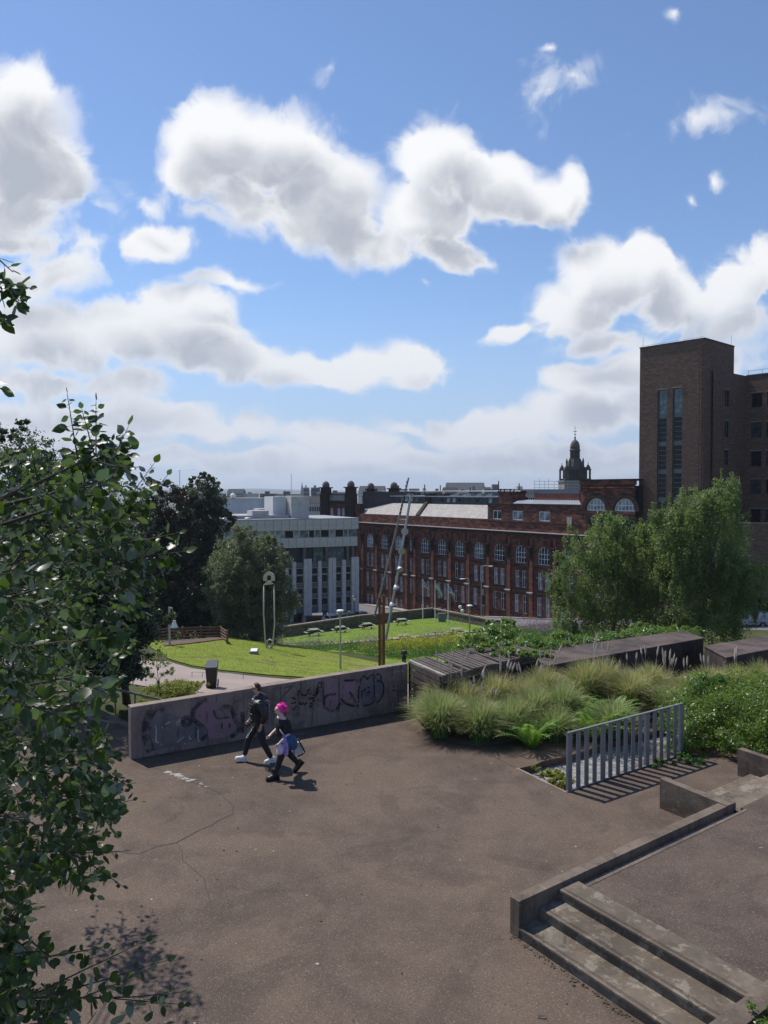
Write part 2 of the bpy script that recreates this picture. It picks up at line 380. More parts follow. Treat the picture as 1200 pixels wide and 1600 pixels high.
M['conc_dark'] = concrete('dark_brown_concrete', (.085,.068,.060), (.040,.033,.030), .7, (.10,.06,.05))  # darker brown tone for wall fronts, step grooves and the soffit
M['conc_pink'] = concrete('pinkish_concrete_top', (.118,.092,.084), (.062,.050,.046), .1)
M['sand'] = masonry('red_sandstone', (.200,.070,.046), (.110,.042,.030), (.05,.025,.02), .85, .34, .72)
M['sand_light'] = masonry('red_sandstone_dressed', (.205,.078,.052), (.13,.050,.036), (.06,.025,.018), 1.2, .5, .45, ms=.008)
M['sand_dark'] = masonry('sooty_sandstone', (.045,.026,.021), (.026,.017,.015), (.02,.015,.013), .9, .36, .6, ms=.01)
M['brick'] = masonry('brown_brick', (.165,.098,.072), (.092,.057,.044), (.14,.105,.085), .46, .16, .25, (.03,.02,.018), .016, .01, .9, .12)
M['stonewall'] = masonry('rubble_stone_wall', (.20,.17,.13), (.11,.092,.072), (.06,.05,.042), .55, .26, .35, (.03,.035,.02), .03, .06)
M['lead'] = simple('pale_sheet_metal_roof', (.33,.34,.36), (.24,.25,.27), .8, .5, .3)
M['slate'] = masonry('pale_slates', (.40,.37,.34), (.30,.28,.265), (.22,.21,.2), .35, .25, .25, (.2,.18,.15), .015, .01)
M['slate_dark'] = masonry('dark_slates', (.06,.06,.065), (.04,.04,.045), (.03,.03,.03), .35, .25, .2)
M['white'] = simple('white_window_paint', (.78,.78,.78), (.66,.66,.66), 2, .5)
M['stringc'] = simple('pale_trim', (.40,.38,.37), (.3,.28,.27), 1, .7)
M['greyclad'] = concrete('grey_cladding', (.58,.53,.50), (.49,.45,.43), .25, (.33,.31,.30))
M['greyfin'] = concrete('lilac_grey_fin', (.60,.55,.545), (.52,.475,.475), .2, (.37,.35,.36))
M['whitewall'] = simple('white_render', (.62,.62,.62), (.5,.5,.5), .4, .8)
M['bluepanel'] = simple('dark_blue_panel', (.018,.032,.052), (.012,.022,.036), 1, .6)
M['domestone'] = simple('dome_stone', (.15,.12,.10), (.08,.062,.055), 1.5, .9)
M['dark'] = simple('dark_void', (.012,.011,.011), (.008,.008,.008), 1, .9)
M['glass'] = glassmat('window_glass', (.06,.075,.09))
M['glass_blue'] = glassmat('blue_window_glass', (.16,.21,.25))
M['curtain'] = glassmat('glass_with_white_blinds', (.36,.38,.42), .35)
M['darkglass'] = glassmat('dark_window_glass', (.014,.018,.026), .15, .22)
M['tealmetal'] = simple('teal_grey_panel', (.13,.165,.17), (.09,.12,.125), 1, .5)
M['steel'] = simple('galvanised_steel', (.42,.43,.45), (.33,.34,.36), 3, .42, .7)
M['steel_dark'] = simple('grey_painted_steel', (.20,.205,.215), (.145,.15,.16), 4, .5, .1)
M['steel_rail'] = simple('worn_grey_rail', (.22,.22,.21), (.15,.15,.145), 6, .5, .2)
M['black'] = simple('black_paint', (.015,.015,.017), (.01,.01,.011), 2, .5)
M['rust'] = simple('rusty_steel', (.20,.058,.020), (.11,.032,.014), 2.5, .85)
M['wood_grey'] = simple('weathered_boards', (.12,.09,.078), (.050,.038,.034), 2.5, .85, 0, .5, .01, 60)
M['wood_pale'] = simple('bleached_board', (.36,.32,.28), (.2,.17,.15), 3, .85, 0, .5, .01, 60)
M['wood_dark'] = simple('dark_boards', (.045,.036,.032), (.022,.018,.016), 2.5, .9)
M['wood_brown'] = simple('brown_fence_rail', (.20,.11,.07), (.13,.07,.045), 2, .85)
M['wood_table'] = simple('pale_green_timber', (.30,.31,.22), (.2,.21,.15), 2, .85)
M['bark'] = simple('brown_bark', (.075,.055,.042), (.035,.027,.022), 5, .95, 0, .8, .03, 14)
M['bark_birch'] = simple('birch_bark', (.35,.32,.28), (.05,.045,.04), 3, .9)
M['soil'] = simple('dry_soil', (.15,.10,.072), (.075,.052,.04), 1.5, .95, 0, .8, .04, 12)
M['gravel'] = simple('grey_gravel', (.36,.34,.32), (.10,.095,.09), 9, .95, 0, 1, .03, 32)
M['white_paint'] = simple('white_marks', (.36,.33,.30), (.22,.20,.18), 9, .8)
M['earth'] = lawnmat('rough_ground', (.075,.085,.03), (.06,.07,.028), (.15,.11,.07), .7, .5)
M['lawn'] = lawnmat('mown_lawn', (.135,.205,.030), (.175,.250,.042), (.26,.23,.09), .22)
M['mound'] = lawnmat('mound_grass', (.175,.225,.032), (.225,.270,.046), (.27,.21,.11), .35, .8)
# ================================================================= THE GROUND
ctl = [P(331,1078,34), P(262,1028,50), P(330,1042,46.9), P(420,1052,45.2), P(500,1057,45), P(356,994,66), P(442,1006,67), P(503,1018,64), P(531,1047,53),
 P(420,1014,62), P(592,1029,66), P(620,1047,62), P(600,1024,70), P(600,1006,80), P(600,1001,86), P(770,986,95), P(490,993,95), P(628,976,109), P(700,977,108),
 P(661,968,118), P(677,965,124), P(768,982,110), P(740,986,100), P(440,999,98), P(560,982,112), P(870,968,122), P(850,976,112), P(1180,978,100), P(1195,992,88),
 P(560,970,128), P(350,975,118), P(700,964,145), P(993,966,111), P(850,968,125), P(1100,976,104), P(734,1018,68), P(840,1001,76), P(860,988,90), P(250,1001,63), P(300,1000,64),
 P(440,1024,75), P(380,1030,74), P(330,1020,78), P(250,1010,80)]
ctl = [tuple(p) for p in ctl] + [(-9,22,-.35), (-6,22.5,-.45), (0,22.6,-.6), (-6,26,-1.15), (0,26,-1.3), (8,27,-1.3), (16,27,-.9), (-14,24,-.4), (-14,34,-2.4), (0,40,-3.9), (-25,40,-3.2), (20,42,-4.4), (8,45,-5),
 (25,60,-7.0), (40,60,-7.0), (-30,62,-6.0), (-45,100,-10), (-30,88,-10.5), (-70,120,-13), (60,90,-9.6), (60,110,-11.6), (100,110,-11.5), (60,40,-4), (-60,60,-6), (-60,30,-2), (-5.7,170,-18.5), (-60,180,-18), (60,180,-16), (0,230,-20), (100,200,-17), (-100,230,-20), (120,60,-7),(-110,80,-9)]
CP = np.array(ctl); n_ = len(CP)
def _phi(r): return r
Dm = np.hypot(CP[:,None,0]-CP[None,:,0], CP[:,None,1]-CP[None,:,1])
A_ = np.zeros((n_+3, n_+3)); A_[:n_,:n_] = -Dm - np.eye(n_)*-.6; A_[:n_,n_] = 1; A_[:n_,n_+1:] = CP[:,:2]; A_[n_,:n_] = 1; A_[n_+1:,:n_] = CP[:,:2].T
W_ = np.linalg.solve(A_, np.concatenate([CP[:,2], [0,0,0]]))
def hgt_np(X, Y):
    X = np.asarray(X, float); Y = np.asarray(Y, float)
    r = np.hypot(X[...,None]-CP[:,0], Y[...,None]-CP[:,1])
    z = (-r)@W_[:n_] + W_[n_] + W_[n_+1]*X + W_[n_+2]*Y
    e = np.clip(np.maximum(np.maximum(np.abs(X-20)-130, Y-200)/60, 0), 0, 1); e = e*e*(3-2*e)
    return z*(1-e) + (-21.0)*e
def hgt(x, y): return float(hgt_np(np.array([x]), np.array([y]))[0])
def sheet(name, poly, mat, zf, step=None, hole=None, kind='structure'):
    "a sheet with an exact outline whose points take their level from zf"
    pts = [Vector((p[0], p[1])) for p in poly]
    dense = []
    for i, p in enumerate(pts):
        q = pts[(i+1) % len(pts)]; k = max(1, int((q-p).length/step)) if step else 1
        dense += [p.lerp(q, t/k) for t in range(k)]
    allp = list(dense); edges = [(i, (i+1) % len(dense)) for i in range(len(dense))]
    if hole:
        k = len(allp); hp = [Vector((p[0], p[1])) for p in hole]; allp += hp; edges += [(k+i, k+(i+1) % len(hp)) for i in range(len(hp))]
    def inside(p, pg):
        c = False; j = len(pg)-1
        for i in range(len(pg)):
            if (pg[i].y > p.y) != (pg[j].y > p.y) and p.x < (pg[j].x-pg[i].x)*(p.y-pg[i].y)/(pg[j].y-pg[i].y)+pg[i].x: c = not c
            j = i
        return c
    if step:
        xs = [p.x for p in pts]; ys = [p.y for p in pts]
        x = min(xs)+step*.37
        while x < max(xs):
            y = min(ys)+step*.41
            while y < max(ys):
                v = Vector((x, y))
                if inside(v, pts): allp.append(v)
                y += step
            x += step
    vo, eo, fo, *_ = geometry.delaunay_2d_cdt(allp, edges, [], 0, 1e-5)
    fs = []
    for f in fo:
        c = sum((vo[i] for i in f), Vector((0,0)))/len(f)
        if inside(c, pts) and not (hole and inside(c, hp)): fs.append(f)
    if callable(zf): zz = [zf(v.x, v.y) for v in vo] if len(vo) < 50 else None
    else: zz = [zf]*len(vo)
    if zz is None: zz = zf(np.array([v.x for v in vo]), np.array([v.y for v in vo]))
    me = bpy.data.meshes.new(name); me.from_pydata([(v.x, v.y, float(z)) for v, z in zip(vo, zz)], [], [tuple(f) for f in fs])
    me.materials.append(mat); me.update()
    # faces up
    flip = [p.index for p in me.polygons if p.normal.z < 0]
    if flip:
        me.flip_normals() if len(flip) > len(me.polygons)/2 else None
    o = link(name, me); o['kind'] = kind; return o
def up(off):
    def f(x, y): return hgt_np(x, y)+off if isinstance(x, np.ndarray) else hgt(x, y)+off
    return f
# base sheet: fine grid near, coarse far
def grid_sheet(name, xs, ys, mat):
    X, Y = np.meshgrid(xs, ys); Z = hgt_np(X, Y)
    # drop under the plaza
    near = np.clip((23.2-Y)/1.2, 0, 1)*(Y < 23.2); Z = Z - near*.9
    V = np.stack([X, Y, Z], -1).reshape(-1, 3); nx, ny = len(xs), len(ys)
    i = np.arange(nx*ny).reshape(ny, nx); F = np.stack([i[:-1,:-1], i[:-1,1:], i[1:,1:], i[1:,:-1]], -1).reshape(-1, 4)
    me = bpy.data.meshes.new(name); me.from_pydata(V.tolist(), [], F.tolist()); me.materials.append(mat)
    me.polygons.foreach_set('use_smooth', [True]*len(me.polygons)); me.update()
    return struct(link(name, me))
grid_sheet('hillside', np.concatenate([np.arange(-170,-50,6), np.arange(-50,70,1.25), np.arange(70,212,6)]), np.concatenate([np.arange(19.5,130,1.25), np.arange(130,262,6)]), M['earth'])
# city plain to the horizon
mb = MB()
xs = [-14000,-3000,-600,-150,190,600,3000,14000]; ys = [-300,15,255,700,2500,14000]
for i in range(7):
    for j in range(5):
        if i == 3 and j == 1: continue
        mb.add([(xs[i],ys[j],-21.02),(xs[i+1],ys[j],-21.02),(xs[i+1],ys[j+1],-21.02),(xs[i],ys[j+1],-21.02)], [(0,1,2,3)])
struct(mb.build('city_ground', simple('distant_city_ground', (.10,.12,.08), (.07,.085,.06), .01, .95)))

def gz(*pp): return [hitg(px, py) for px, py in pp]
def hitg(px, py):
    "where a line of sight meets the modelled hillside"
    r = ray(px, py); best = None; t = 21.0
    while t < 190:
        q = Vector((0,0,CAM_H))+r*(t/r.y)
        if q.z < hgt(q.x, q.y): return (q.x, q.y)
        t += .5
    return (q.x, q.y)
# lawns, paths and the streets below the plaza
lawn_low = [(P(440,1000,96).x, 96), (P(470,993,104).x,104), (P(560,981,113).x,111.5), (P(640,968,121).x,119.5), (P(677,965,124).x,122.5), (P(720,972,117).x,115.6), (P(766,982,110).x,108.5), (P(770,986,97).x,97), (P(690,990,92).x,92.5), (P(600,1001,87).x,88), (P(520,1006,85).x,86), (P(440,1006,85).x,87)]
sheet('lower_lawn', lawn_low, M['lawn'], up(.05), 3)
mid = [(P(440,1008,83).x,83),(P(520,1010,82).x,82.5),(P(600,1004,84).x,84.6),(P(690,993,89).x,89.3),(P(770,990,93).x,93.5),(P(800,995,84).x,84),(P(760,1010,70).x,70),(P(640,1045,58).x,58),(P(600,1045,60).x,60),(P(590,1030,68).x,68),(P(500,1018,72).x,72),(P(440,1010,76).x,76)]
sheet('middle_lawn', mid, M['lawn'], up(.04), 3)
def ribbon(name, pts, w, mat, off, step=2.0):
    P2 = [Vector(p) for p in pts]; L, Rr = [], []
    for i, p in enumerate(P2):
        t = (P2[min(i+1, len(P2)-1)]-P2[max(i-1,0)]).normalized(); n = Vector((-t.y, t.x))*w/2
        L.append(p+n); Rr.append(p-n)
    return sheet(name, L+Rr[::-1], mat, up(off), step)
ribbon('park_path', [(P(430,1007,84.5).x,84.5),(P(520,1008,84).x,84.2),(P(600,1002,86).x,86.2),(P(690,992,90.8).x,91),(P(770,986,95).x,95.2),(P(800,983,100).x,101)], 2.2, M['path'], .15, 1.2)
mound = gz((262,1030),(300,1042),(345,1048),(420,1056),(500,1061),(560,1068)) + [(3,40),(6,47),(2,58),(-.6,63.5),(-5,64.5),(-9.5,67),(-13.5,69),(-17,67),(-19,63),(-17.5,57)]
sheet('mound', mound, M['mound'], up(.05), 2.2)
path_up = gz((262,1034),(300,1046),(345,1052),(420,1060),(500,1066)) + [(3,38.5),(3,26),(-3,25),(-6.5,29),(-8.5,31.5),(-11,34),(-14,37),(-20,38),(-30,40),(-30,45),(-20,46.5)]
for pp_ in ([(252,1004),(300,1000),(340,998),(352,1001),(300,1007),(256,1012)],): sheet('bare_soil', gz(*pp_), M['soil'], up(.11), .7)
sheet('upper_path', path_up, M['path'], up(.03), 1.5)
street = [(P(800,976,112).x,110),(24,113),(40,96),(58,86),(95,84),(95,97),(60,98.5),(46,103),(34,113.5),(30,119.5),(22,131),(2,159.5),(-8,172),(-16,170),(-12,160),(4,139),(14,124.5)]
sheet('street', street, M['road'], up(.04), 3)
pav = [(36.6,109.0),(37.6,110.0),(28.0,123.5),(-2,166.5),(-4.8,164.8),(26.6,121.5)]
sheet('pavement', pav, M['paving'], up(.16), 3)
sheet('pavement', [(46,100.5),(60,97),(95,95.5),(95,103),(60,102),(46,104.5)], M['paving'], up(.14), 3)
sheet('car_park', [(-38,116),(-28,112.5),(-6,118),(4,122),(4,128),(-4,148),(-40,140)], M['road'], up(.05), 3)
m = MB()
for (x0,y0),(x1,y1) in [((47,99.3),(60,96.0)),((60,96.0),(95,94.6))]:
    m.bar((x0,y0,hgt(x0,y0)+.12),(x1,y1,hgt(x1,y1)+.12),.16,.14)
struct(m.build('kerb', M['conc_top']))

# ================================================================= PLAZA
fenA, fenB = G(886,1238,0), G(1060,1160,0)
WA, WB = G(205,1187,0), G(637,1109,0)                       # foot of the graffiti wall
pit = [G(808,1201,0).xy, G(886,1239,0).xy, G(960,1210,0).xy, G(1052,1166,0).xy, G(1052,1135,0).xy, G(960,1158,0).xy, G(888,1181,0).xy, G(846,1190,0).xy, G(836,1195,0).xy]
wd = (WB-WA).normalized(); wn = Vector((-wd.y, wd.x, 0))
edge = [(-30,1.5),(16,1.5),(16,24.2),(11.2,25.2),(4.5,22.0),(1.0,22.0),(WB.x+.3,WB.y+.35), (WA.x-.02+wn.x*.24,WA.y+wn.y*.24),(-6.6,19.6),(-9.5,22.6),(-30,22.6)]
sheet('plaza', edge, M['asphalt'], 0.0, None, [tuple(p) for p in pit])
sheet('gravel_bed', [tuple(p) for p in pit], M['gravel'], -.16)
m = MB()
for i in range(len(pit)):
    a, b_ = pit[i], pit[(i+1) % len(pit)]
    m.add([(a.x,a.y,-.17),(b_.x,b_.y,-.17),(b_.x,b_.y,.0),(a.x,a.y,.0)], [(0,1,2,3)])
o = struct(m.build('pit_edge', M['soil']))
m = MB(); a, b_ = Vector((*pit[0],0)), Vector((*pit[1],0)); m.bar(a+Vector((0,0,-.05)), b_+Vector((0,0,-.05)), .06, .125)
struct(m.build('edging', M['conc_top']))
# retaining lip where the plaza ends above the lower ground, left of the graffiti wall
m = MB(); m.bar((-6.55,19.7,-.35),(-9.5,22.7,-.35),.22,.78); m.bar((-9.5,22.7,-.35),(-30,22.7,-.35),.22,.78)
struct(m.build('plaza_edge', M['conc']))
m = MB()
kk = [G(161,1124,0), G(204,1133,0)]
m.bar(kk[0]+Vector((-1.5,.6,.004)), kk[1]+Vector((0,0,.004)), .10, .012)
struct(m.build('paving_joint', M['conc_top']))
# cracks and pale marks, a few millimetres proud
def strip(m, pts, w, z, jitter=0, mi=0):
    pts = [Vector((p[0], p[1], 0)) for p in pts]; q = []
    for i in range(len(pts)-1):
        k = max(2, int((pts[i+1]-pts[i]).length/.12))
        for t in range(k):
            v = pts[i].lerp(pts[i+1], t/k); q.append(v+Vector((rnd.uniform(-1,1), rnd.uniform(-1,1), 0))*jitter)
    q.append(pts[-1]); vs = []; fs = []
    for i, p in enumerate(q):
        t = (q[min(i+1,len(q)-1)]-q[max(i-1,0)]).normalized(); n = Vector((-t.y,t.x,0))*w*(.5+rnd.random()*.8)/2
        vs += [p+n+Vector((0,0,z)), p-n+Vector((0,0,z))]
        if i: fs.append((2*i-2,2*i-1,2*i+1,2*i))
    m.add(vs, fs, mi)
m = MB()
strip(m, [G(*p).xy for p in ((120,1322),(154,1334),(187,1331),(216,1335),(244,1322),(277,1317),(305,1300),(330,1290),(345,1280),(364,1272))], .038, .003, .02)
strip(m, [G(*p).xy for p in ((364,1272),(362,1256),(345,1240),(325,1232),(300,1222),(278,1212),(250,1203),(225,1196))], .022, .003, .02)
strip(m, [G(*p).xy for p in ((700,1150),(750,1172),(806,1200))], .02, .003, .01)
strip(m, [G(*p).xy for p in ((277,1317),(290,1350),(320,1372),(330,1420))], .012, .003, .025)
m.build('pavement_crack', simple('dark_crack', (.018,.014,.012)), kind='structure')
m = MB()
for _ in range(46):
    t = rnd.random(); q = G(262+62*t+rnd.gauss(0,3), 1206+23*t+rnd.gauss(0,1.5), 0); r_ = rnd.uniform(.012,.055)*(1 if t < .6 else .5); a0 = rnd.uniform(0,3)
    m.add([(q.x+r_*2.0*math.cos(a+a0)*rnd.uniform(.4,1.3), q.y+r_*math.sin(a+a0)*rnd.uniform(.4,1.3), .004+_*.0001) for a in [i*math.pi/4 for i in range(8)]], [tuple(range(8))])
for _ in range(46):
    x, y = rnd.uniform(-4.5, 6), rnd.uniform(8, 19.5); r_ = rnd.uniform(.008,.028)
    m.add([(x+r_*math.cos(a)*rnd.uniform(.5,1.2), y+r_*math.sin(a)*rnd.uniform(.5,1.2), .005) for a in [i*math.pi/3 for i in range(6)]], [tuple(range(6))])
o = m.build('pale_paint_marks', M['white_paint'], kind='structure')

# dirt and bits of litter gathered along edges
m = MB()
def bits(a, b, n, w, z=.004):
    a = Vector(a); b = Vector(b); d = (b-a).normalized(); nn = Vector((-d.y, d.x, 0))
    for _ in range(n):
        q = a.lerp(b, rnd.random())-nn*abs(rnd.gauss(0, w)); r_ = rnd.uniform(.006,.026); a0 = rnd.uniform(0,6)
        m.add([(q.x+r_*math.cos(a0+k*1.5)*rnd.uniform(.5,1.5), q.y+r_*math.sin(a0+k*1.5)*rnd.uniform(.5,1.2), z+rnd.uniform(.001,.014)) for k in range(4)], [(0,1,2,3)])
bits(WA, WB, 420, .07); bits(G(660,1140,0), G(800,1168,0), 500, .16); bits(G(800,1160,0), G(888,1150,0), 200, .12); bits(G(800,1460,0), G(1000,1600,0), 120, .04)
bits(G(810,1448,.15)+Vector((0,0,0)), G(846,1421,.15), 50, .02, .154)
for _ in range(170):
    q = Vector((rnd.uniform(-6,6.5), rnd.uniform(8,20), 0)); bits(q, q+Vector((.02,0,0)), 1, .01)
m.build('litter', simple('dry_litter', (.075,.055,.035), (.03,.024,.018), 30), kind='stuff')
# ---------------------------------------------------------------- graffiti wall
gw = thing('graffiti_wall', 'long low concrete wall covered in faded graffiti, with a cat face drawn on it', 'wall', WA)
L_ = (WB-WA).length
def wallp(px, py, off=.004):
    "point on the near face of the wall along a line of sight"
    r = ray(px, py); o0 = Vector((0,0,CAM_H)); n = Vector((wd.y,-wd.x,0)); t = (WA-o0).dot(n)/r.dot(n)
    return o0+r*t+n*off
H0, H1 = wallp(205,1105).z, wallp(637,1037).z
m = MB(); K = 14
for i in range(K):                       # concrete pours, butted end to end, seen as faint joints
    pass
def seg(m, a, b_, z0a, z1a, z0b, z1b, y0, y1):
    pa, pb = wd*a, wd*b_
    m.hexa([pa+wn*y0+Vector((0,0,z0a)), pb+wn*y0+Vector((0,0,z0b)), pb+wn*y1+Vector((0,0,z0b)), pa+wn*y1+Vector((0,0,z0a)),
            pa+wn*y0+Vector((0,0,z1a)), pb+wn*y0+Vector((0,0,z1b)), pb+wn*y1+Vector((0,0,z1b)), pa+wn*y1+Vector((0,0,z1a))])
jo = [0, L_*.255, L_*.505, L_*.735, L_]
for i in range(4):
    m = MB(); a, b_ = jo[i]+(.004 if i else 0), jo[i+1]-(.004 if i < 3 else 0)
    za, zb = H0+(H1-H0)*a/L_, H0+(H1-H0)*b_/L_
    seg(m, a, b_, -.8, za-.02, -.8, zb-.02, 0, .24); m.build('wall_panel', M['conc_wall'], gw)
    m = MB(); seg(m, a, b_, za-.02, za, zb-.02, zb, -.004, .244); m.build('coping', M['conc_top'], gw)
def cat(pts, k=5):
    q = [pts[0]]+pts+[pts[-1]]; out = []
    for i in range(1, len(q)-2):
        for t in range(k):
            t = t/k; a, b_, c, d = [np.array(q[i+j], float) for j in (-1,0,1,2)]
            out.append(tuple(.5*((2*b_)+(-a+c)*t+(2*a-5*b_+4*c-d)*t*t+(-a+3*b_-3*c+d)*t**3)))
    return out+[pts[-1]]
LAYER = [0]
def paint(name, strokes, w, mat, smooth=True, conv=lambda x, y: (x, y), jit=.0):
    m = MB()
    for s in strokes:
        LAYER[0] += 1; off = .004+LAYER[0]*.00035
        pts = [conv(*p) for p in (cat(s) if smooth and len(s) > 2 else s)]
        q = [wallp(px, py, off)-WA for px, py in pts]; vs, fs = [], []
        for i, p in enumerate(q):
            t = (q[min(i+1,len(q)-1)]-q[max(i-1,0)]); t = t.normalized() if t.length else wd
            n = t.cross(Vector((wd.y,-wd.x,0))).normalized()*w*1.35*(1+rnd.uniform(-jit,jit))/2
            vs += [p+n, p-n]
            if i: fs.append((2*i-2,2*i-1,2*i+1,2*i))
        m.add(vs, fs)
    return m.build(name, mat, gw)
def fill(name, poly, mat, conv):
    LAYER[0] += 1; off = .002+LAYER[0]*.0002
    vo, eo, fo, *_ = geometry.delaunay_2d_cdt([Vector(p) for p in poly], [(i,(i+1)%len(poly)) for i in range(len(poly))], [], 1, 1e-4)
    m = MB(); m.add([wallp(*conv(v.x, v.y), off)-WA for v in vo], [tuple(f) for f in fo]); return m.build(name, mat, gw)
cC = lambda x, y: (400+x/4.8, 1030+y/4.8)
cL = lambda x, y: (200+x/6, 1090+y/6)
def spray(name, c, thin, strength):
    mt, b = newmat(name); co = b.n('ShaderNodeTexCoord').outputs['Object']
    base = b.mix(b.ramp(b.noise(co, 3, 6, .7), .35, .65), (.21,.165,.15), (.145,.112,.105))
    f = b.m('MULTIPLY', b.ramp(b.noise(co, thin, 6, .75), .30, .58), strength)
    finish(b, prin(b, b.mix(f, base, c), .85)); return mt
s_black = spray('faded_black_spray', (.008,.008,.010), 9, 1.25); s_dark = spray('worn_dark_spray', (.022,.02,.028), 4, 1.0)
s_pink = spray('faded_pink_paint', (.25,.145,.19), 2.5, .9); s_grey = spray('faded_grey_paint', (.105,.10,.13), 2.5, .9); s_white = spray('white_scrawl', (.42,.42,.46), 8, .9)
fill('faded_paint', [(512,150),(620,140),(750,150),(740,250),(660,320),(600,380),(530,370),(512,300)], s_pink, cC)
fill('faded_paint', [(780,180),(800,140),(870,130),(930,140),(950,200),(945,270),(900,320),(800,345),(775,280)], s_grey, cC)
fill('faded_paint', [(215,150),(290,100),(380,150),(480,180),(590,190),(690,270),(722,330),(690,390),(560,420),(250,500),(215,420),(205,300)], s_grey, cL)
fill('faded_paint', [(640,60),(860,40),(990,110),(1030,240),(1000,330),(900,370),(760,390),(740,310),(640,190)], s_pink, cL)
paint('graffiti', [[(312,275),(325,235),(345,270)],[(345,270),(362,270),(380,268)],[(380,268),(395,225),(407,270)],
  [(262,290),(280,291),(294,300)],[(262,330),(298,324)],[(275,380),(290,365),(305,347)],[(393,300),(415,292),(438,294)],[(420,312),(440,310)],[(402,328),(425,337)],[(400,345),(412,355),(424,362)],
  [(312,298),(319,301)],[(380,296),(388,300)],[(325,318),(332,337),(345,335),(352,323),(360,337),(374,335),(380,318)],
  [(425,272),(447,255),(458,215),(468,180),(482,175),(492,190),(484,208),(470,212),(464,245),(445,280)]], .032, s_black, True, cC)
paint('graffiti', [[(503,165),(502,230),(503,292)],[(545,262),(515,290),(510,340),(532,375),(580,385),(612,362),(628,325)],[(550,262),(580,264),(600,258)]], .05, s_dark, True, cC)
paint('graffiti', [[(780,190),(785,150),(803,128),(820,132),(835,152)],[(835,152),(850,130),(870,118),(884,135),(880,170)],[(888,138),(915,108),(935,125),(938,160)],[(905,165),(935,165),(955,200),(952,255),(930,300),(905,325)],
  [(795,290),(793,250),(815,225),(850,210)],[(885,170),(885,250),(888,300),(862,335),(800,350)],[(775,200),(765,260),(772,320)],[(830,255),(850,240),(835,275)]], .03, s_black, True, cC)
paint('graffiti', [[(640,300),(680,335),(735,350),(770,345)],[(660,160),(720,158),(768,156)],[(700,245),(720,275),(750,330)]], .045, s_dark, True, cC)
paint('graffiti', [[(180,300),(225,250),(262,210),(275,195)],[(210,215),(240,205),(272,198)],[(620,120),(622,260),(620,395)]], .018, s_dark, False, cC)
paint('graffiti', [[(225,125),(190,190),(170,280),(172,380),(215,505)]], .15, s_dark, True, cL)
paint('graffiti', [[(235,135),(290,95),(335,125)],[(520,200),(545,182),(575,200),(580,240),(550,262),(520,245),(518,205)],[(600,195),(612,120),(680,45),(735,12)],[(600,200),(690,262),(728,320),(712,370),(680,405)]], .07, s_dark, True, cL)
paint('graffiti', [[(865,120),(900,85),(960,95),(985,140)],[(985,140),(1000,200),(1040,262)],[(1072,130),(1072,230),(1065,330)],[(1060,250),(1030,310),(960,370)],[(1100,270),(1140,235),(1190,220)],[(1130,110),(1160,85),(1200,80)]], .08, s_dark, True, cL)
paint('graffiti', [[(820,185),(850,195),(900,190),(950,180)],[(878,235),(878,290)],[(950,240),(950,280)],[(800,120),(830,200)],[(980,60),(1030,20)]], .03, s_dark, False, cL)
paint('graffiti', [[(655,300),(653,360),(658,400),(678,402)],[(460,415),(495,385),(520,368)],[(572,350),(576,385),(592,380)],[(345,250),(390,225)],[(480,190),(482,260)],[(250,260),(262,300),(258,420)],[(320,270),(322,290)],[(455,220),(460,260),(470,210)],[(525,420),(532,436)],[(310,430),(314,440)],[(255,405),(285,420)]], .022, s_white, True, cL, .3)
paint('graffiti', [[(1030,88),(1032,105),(1034,90)],[(1045,92),(1060,88),(1075,94)],[(1090,84),(1105,90)]], .02, s_white, True, cC)

paint('graffiti', [[(20,60),(60,30),(110,45),(120,90)],[(40,60),(42,110)],[(75,50),(80,105),(95,60),(110,100)]], .04, s_dark, True, lambda x, y: (640+x*-.0-250+x*.25, 1078+y*.3))
paint('graffiti', [[(1015,235),(1030,232),(1050,238)],[(1060,240),(1085,236),(1110,240)],[(1020,205),(1040,203)]], .02, s_dark, False, cC)
drips = []
for _ in range(34):
    x = rnd.uniform(60,1150); y = rnd.uniform(120,260); drips.append([(x,y),(x+rnd.uniform(-3,3),y+rnd.uniform(20,110))])
paint('paint_drip', [d for d in drips], .012, s_dark, False, lambda x, y: (200+x*.375, 1187-(x*.375)*.18-(430-y)*.185))
# ---------------------------------------------------------------- terrace, its wall and the two flights
A0 = G(797,1458,0); wv = (G(1128,1253,.5)-G(796,1402,.5)); wv.z = 0; wv = wv.normalized()
uv_ = G(1165,1556,.45)-G(866,1384.5,.45); uv_.z = 0; uv_ = uv_.normalized()
def T(a, b_, z=0): return A0+wv*a+uv_*b_+Vector((0,0,z))
def tb(m, a0, a1, b0, b1, z0, z1, o0=None):
    o0 = o0 or Vector((0,0,0))
    m.hexa([T(a0,b0,z0)-o0, T(a0,b1,z0)-o0, T(a1,b1,z0)-o0, T(a1,b0,z0)-o0, T(a0,b0,z1)-o0, T(a0,b1,z1)-o0, T(a1,b1,z1)-o0, T(a1,b0,z1)-o0])
A1 = 5.6; A2 = 8.15
m = MB(); lw = thing('low_wall', 'low concrete wall with a drain slot edging the raised terrace beside the near steps', 'wall', A0)
tb(m, 0, A1, 0, .17, -.1, .515, A0); m.build('wall_body', M['conc'], lw)
m = MB(); tb(m, 1.2, A1, .17, .34, -.1, .36, A0); m.build('drain_slot', M['gravel'], lw)
m = MB(); tb(m, 1.2, A1, .34, .40, -.1, .457, A0); m.build('drain_edge', M['conc'], lw)
m = MB(); tb(m, 1.2, A1, .40, 3.0, -.1, .45); tb(m, A1, 20, .26, 3.0, -.1, .45); tb(m, 1.6, 20, 3.0, 14, -.1, .45)
struct(m.build('terrace', M['asphalt2']))
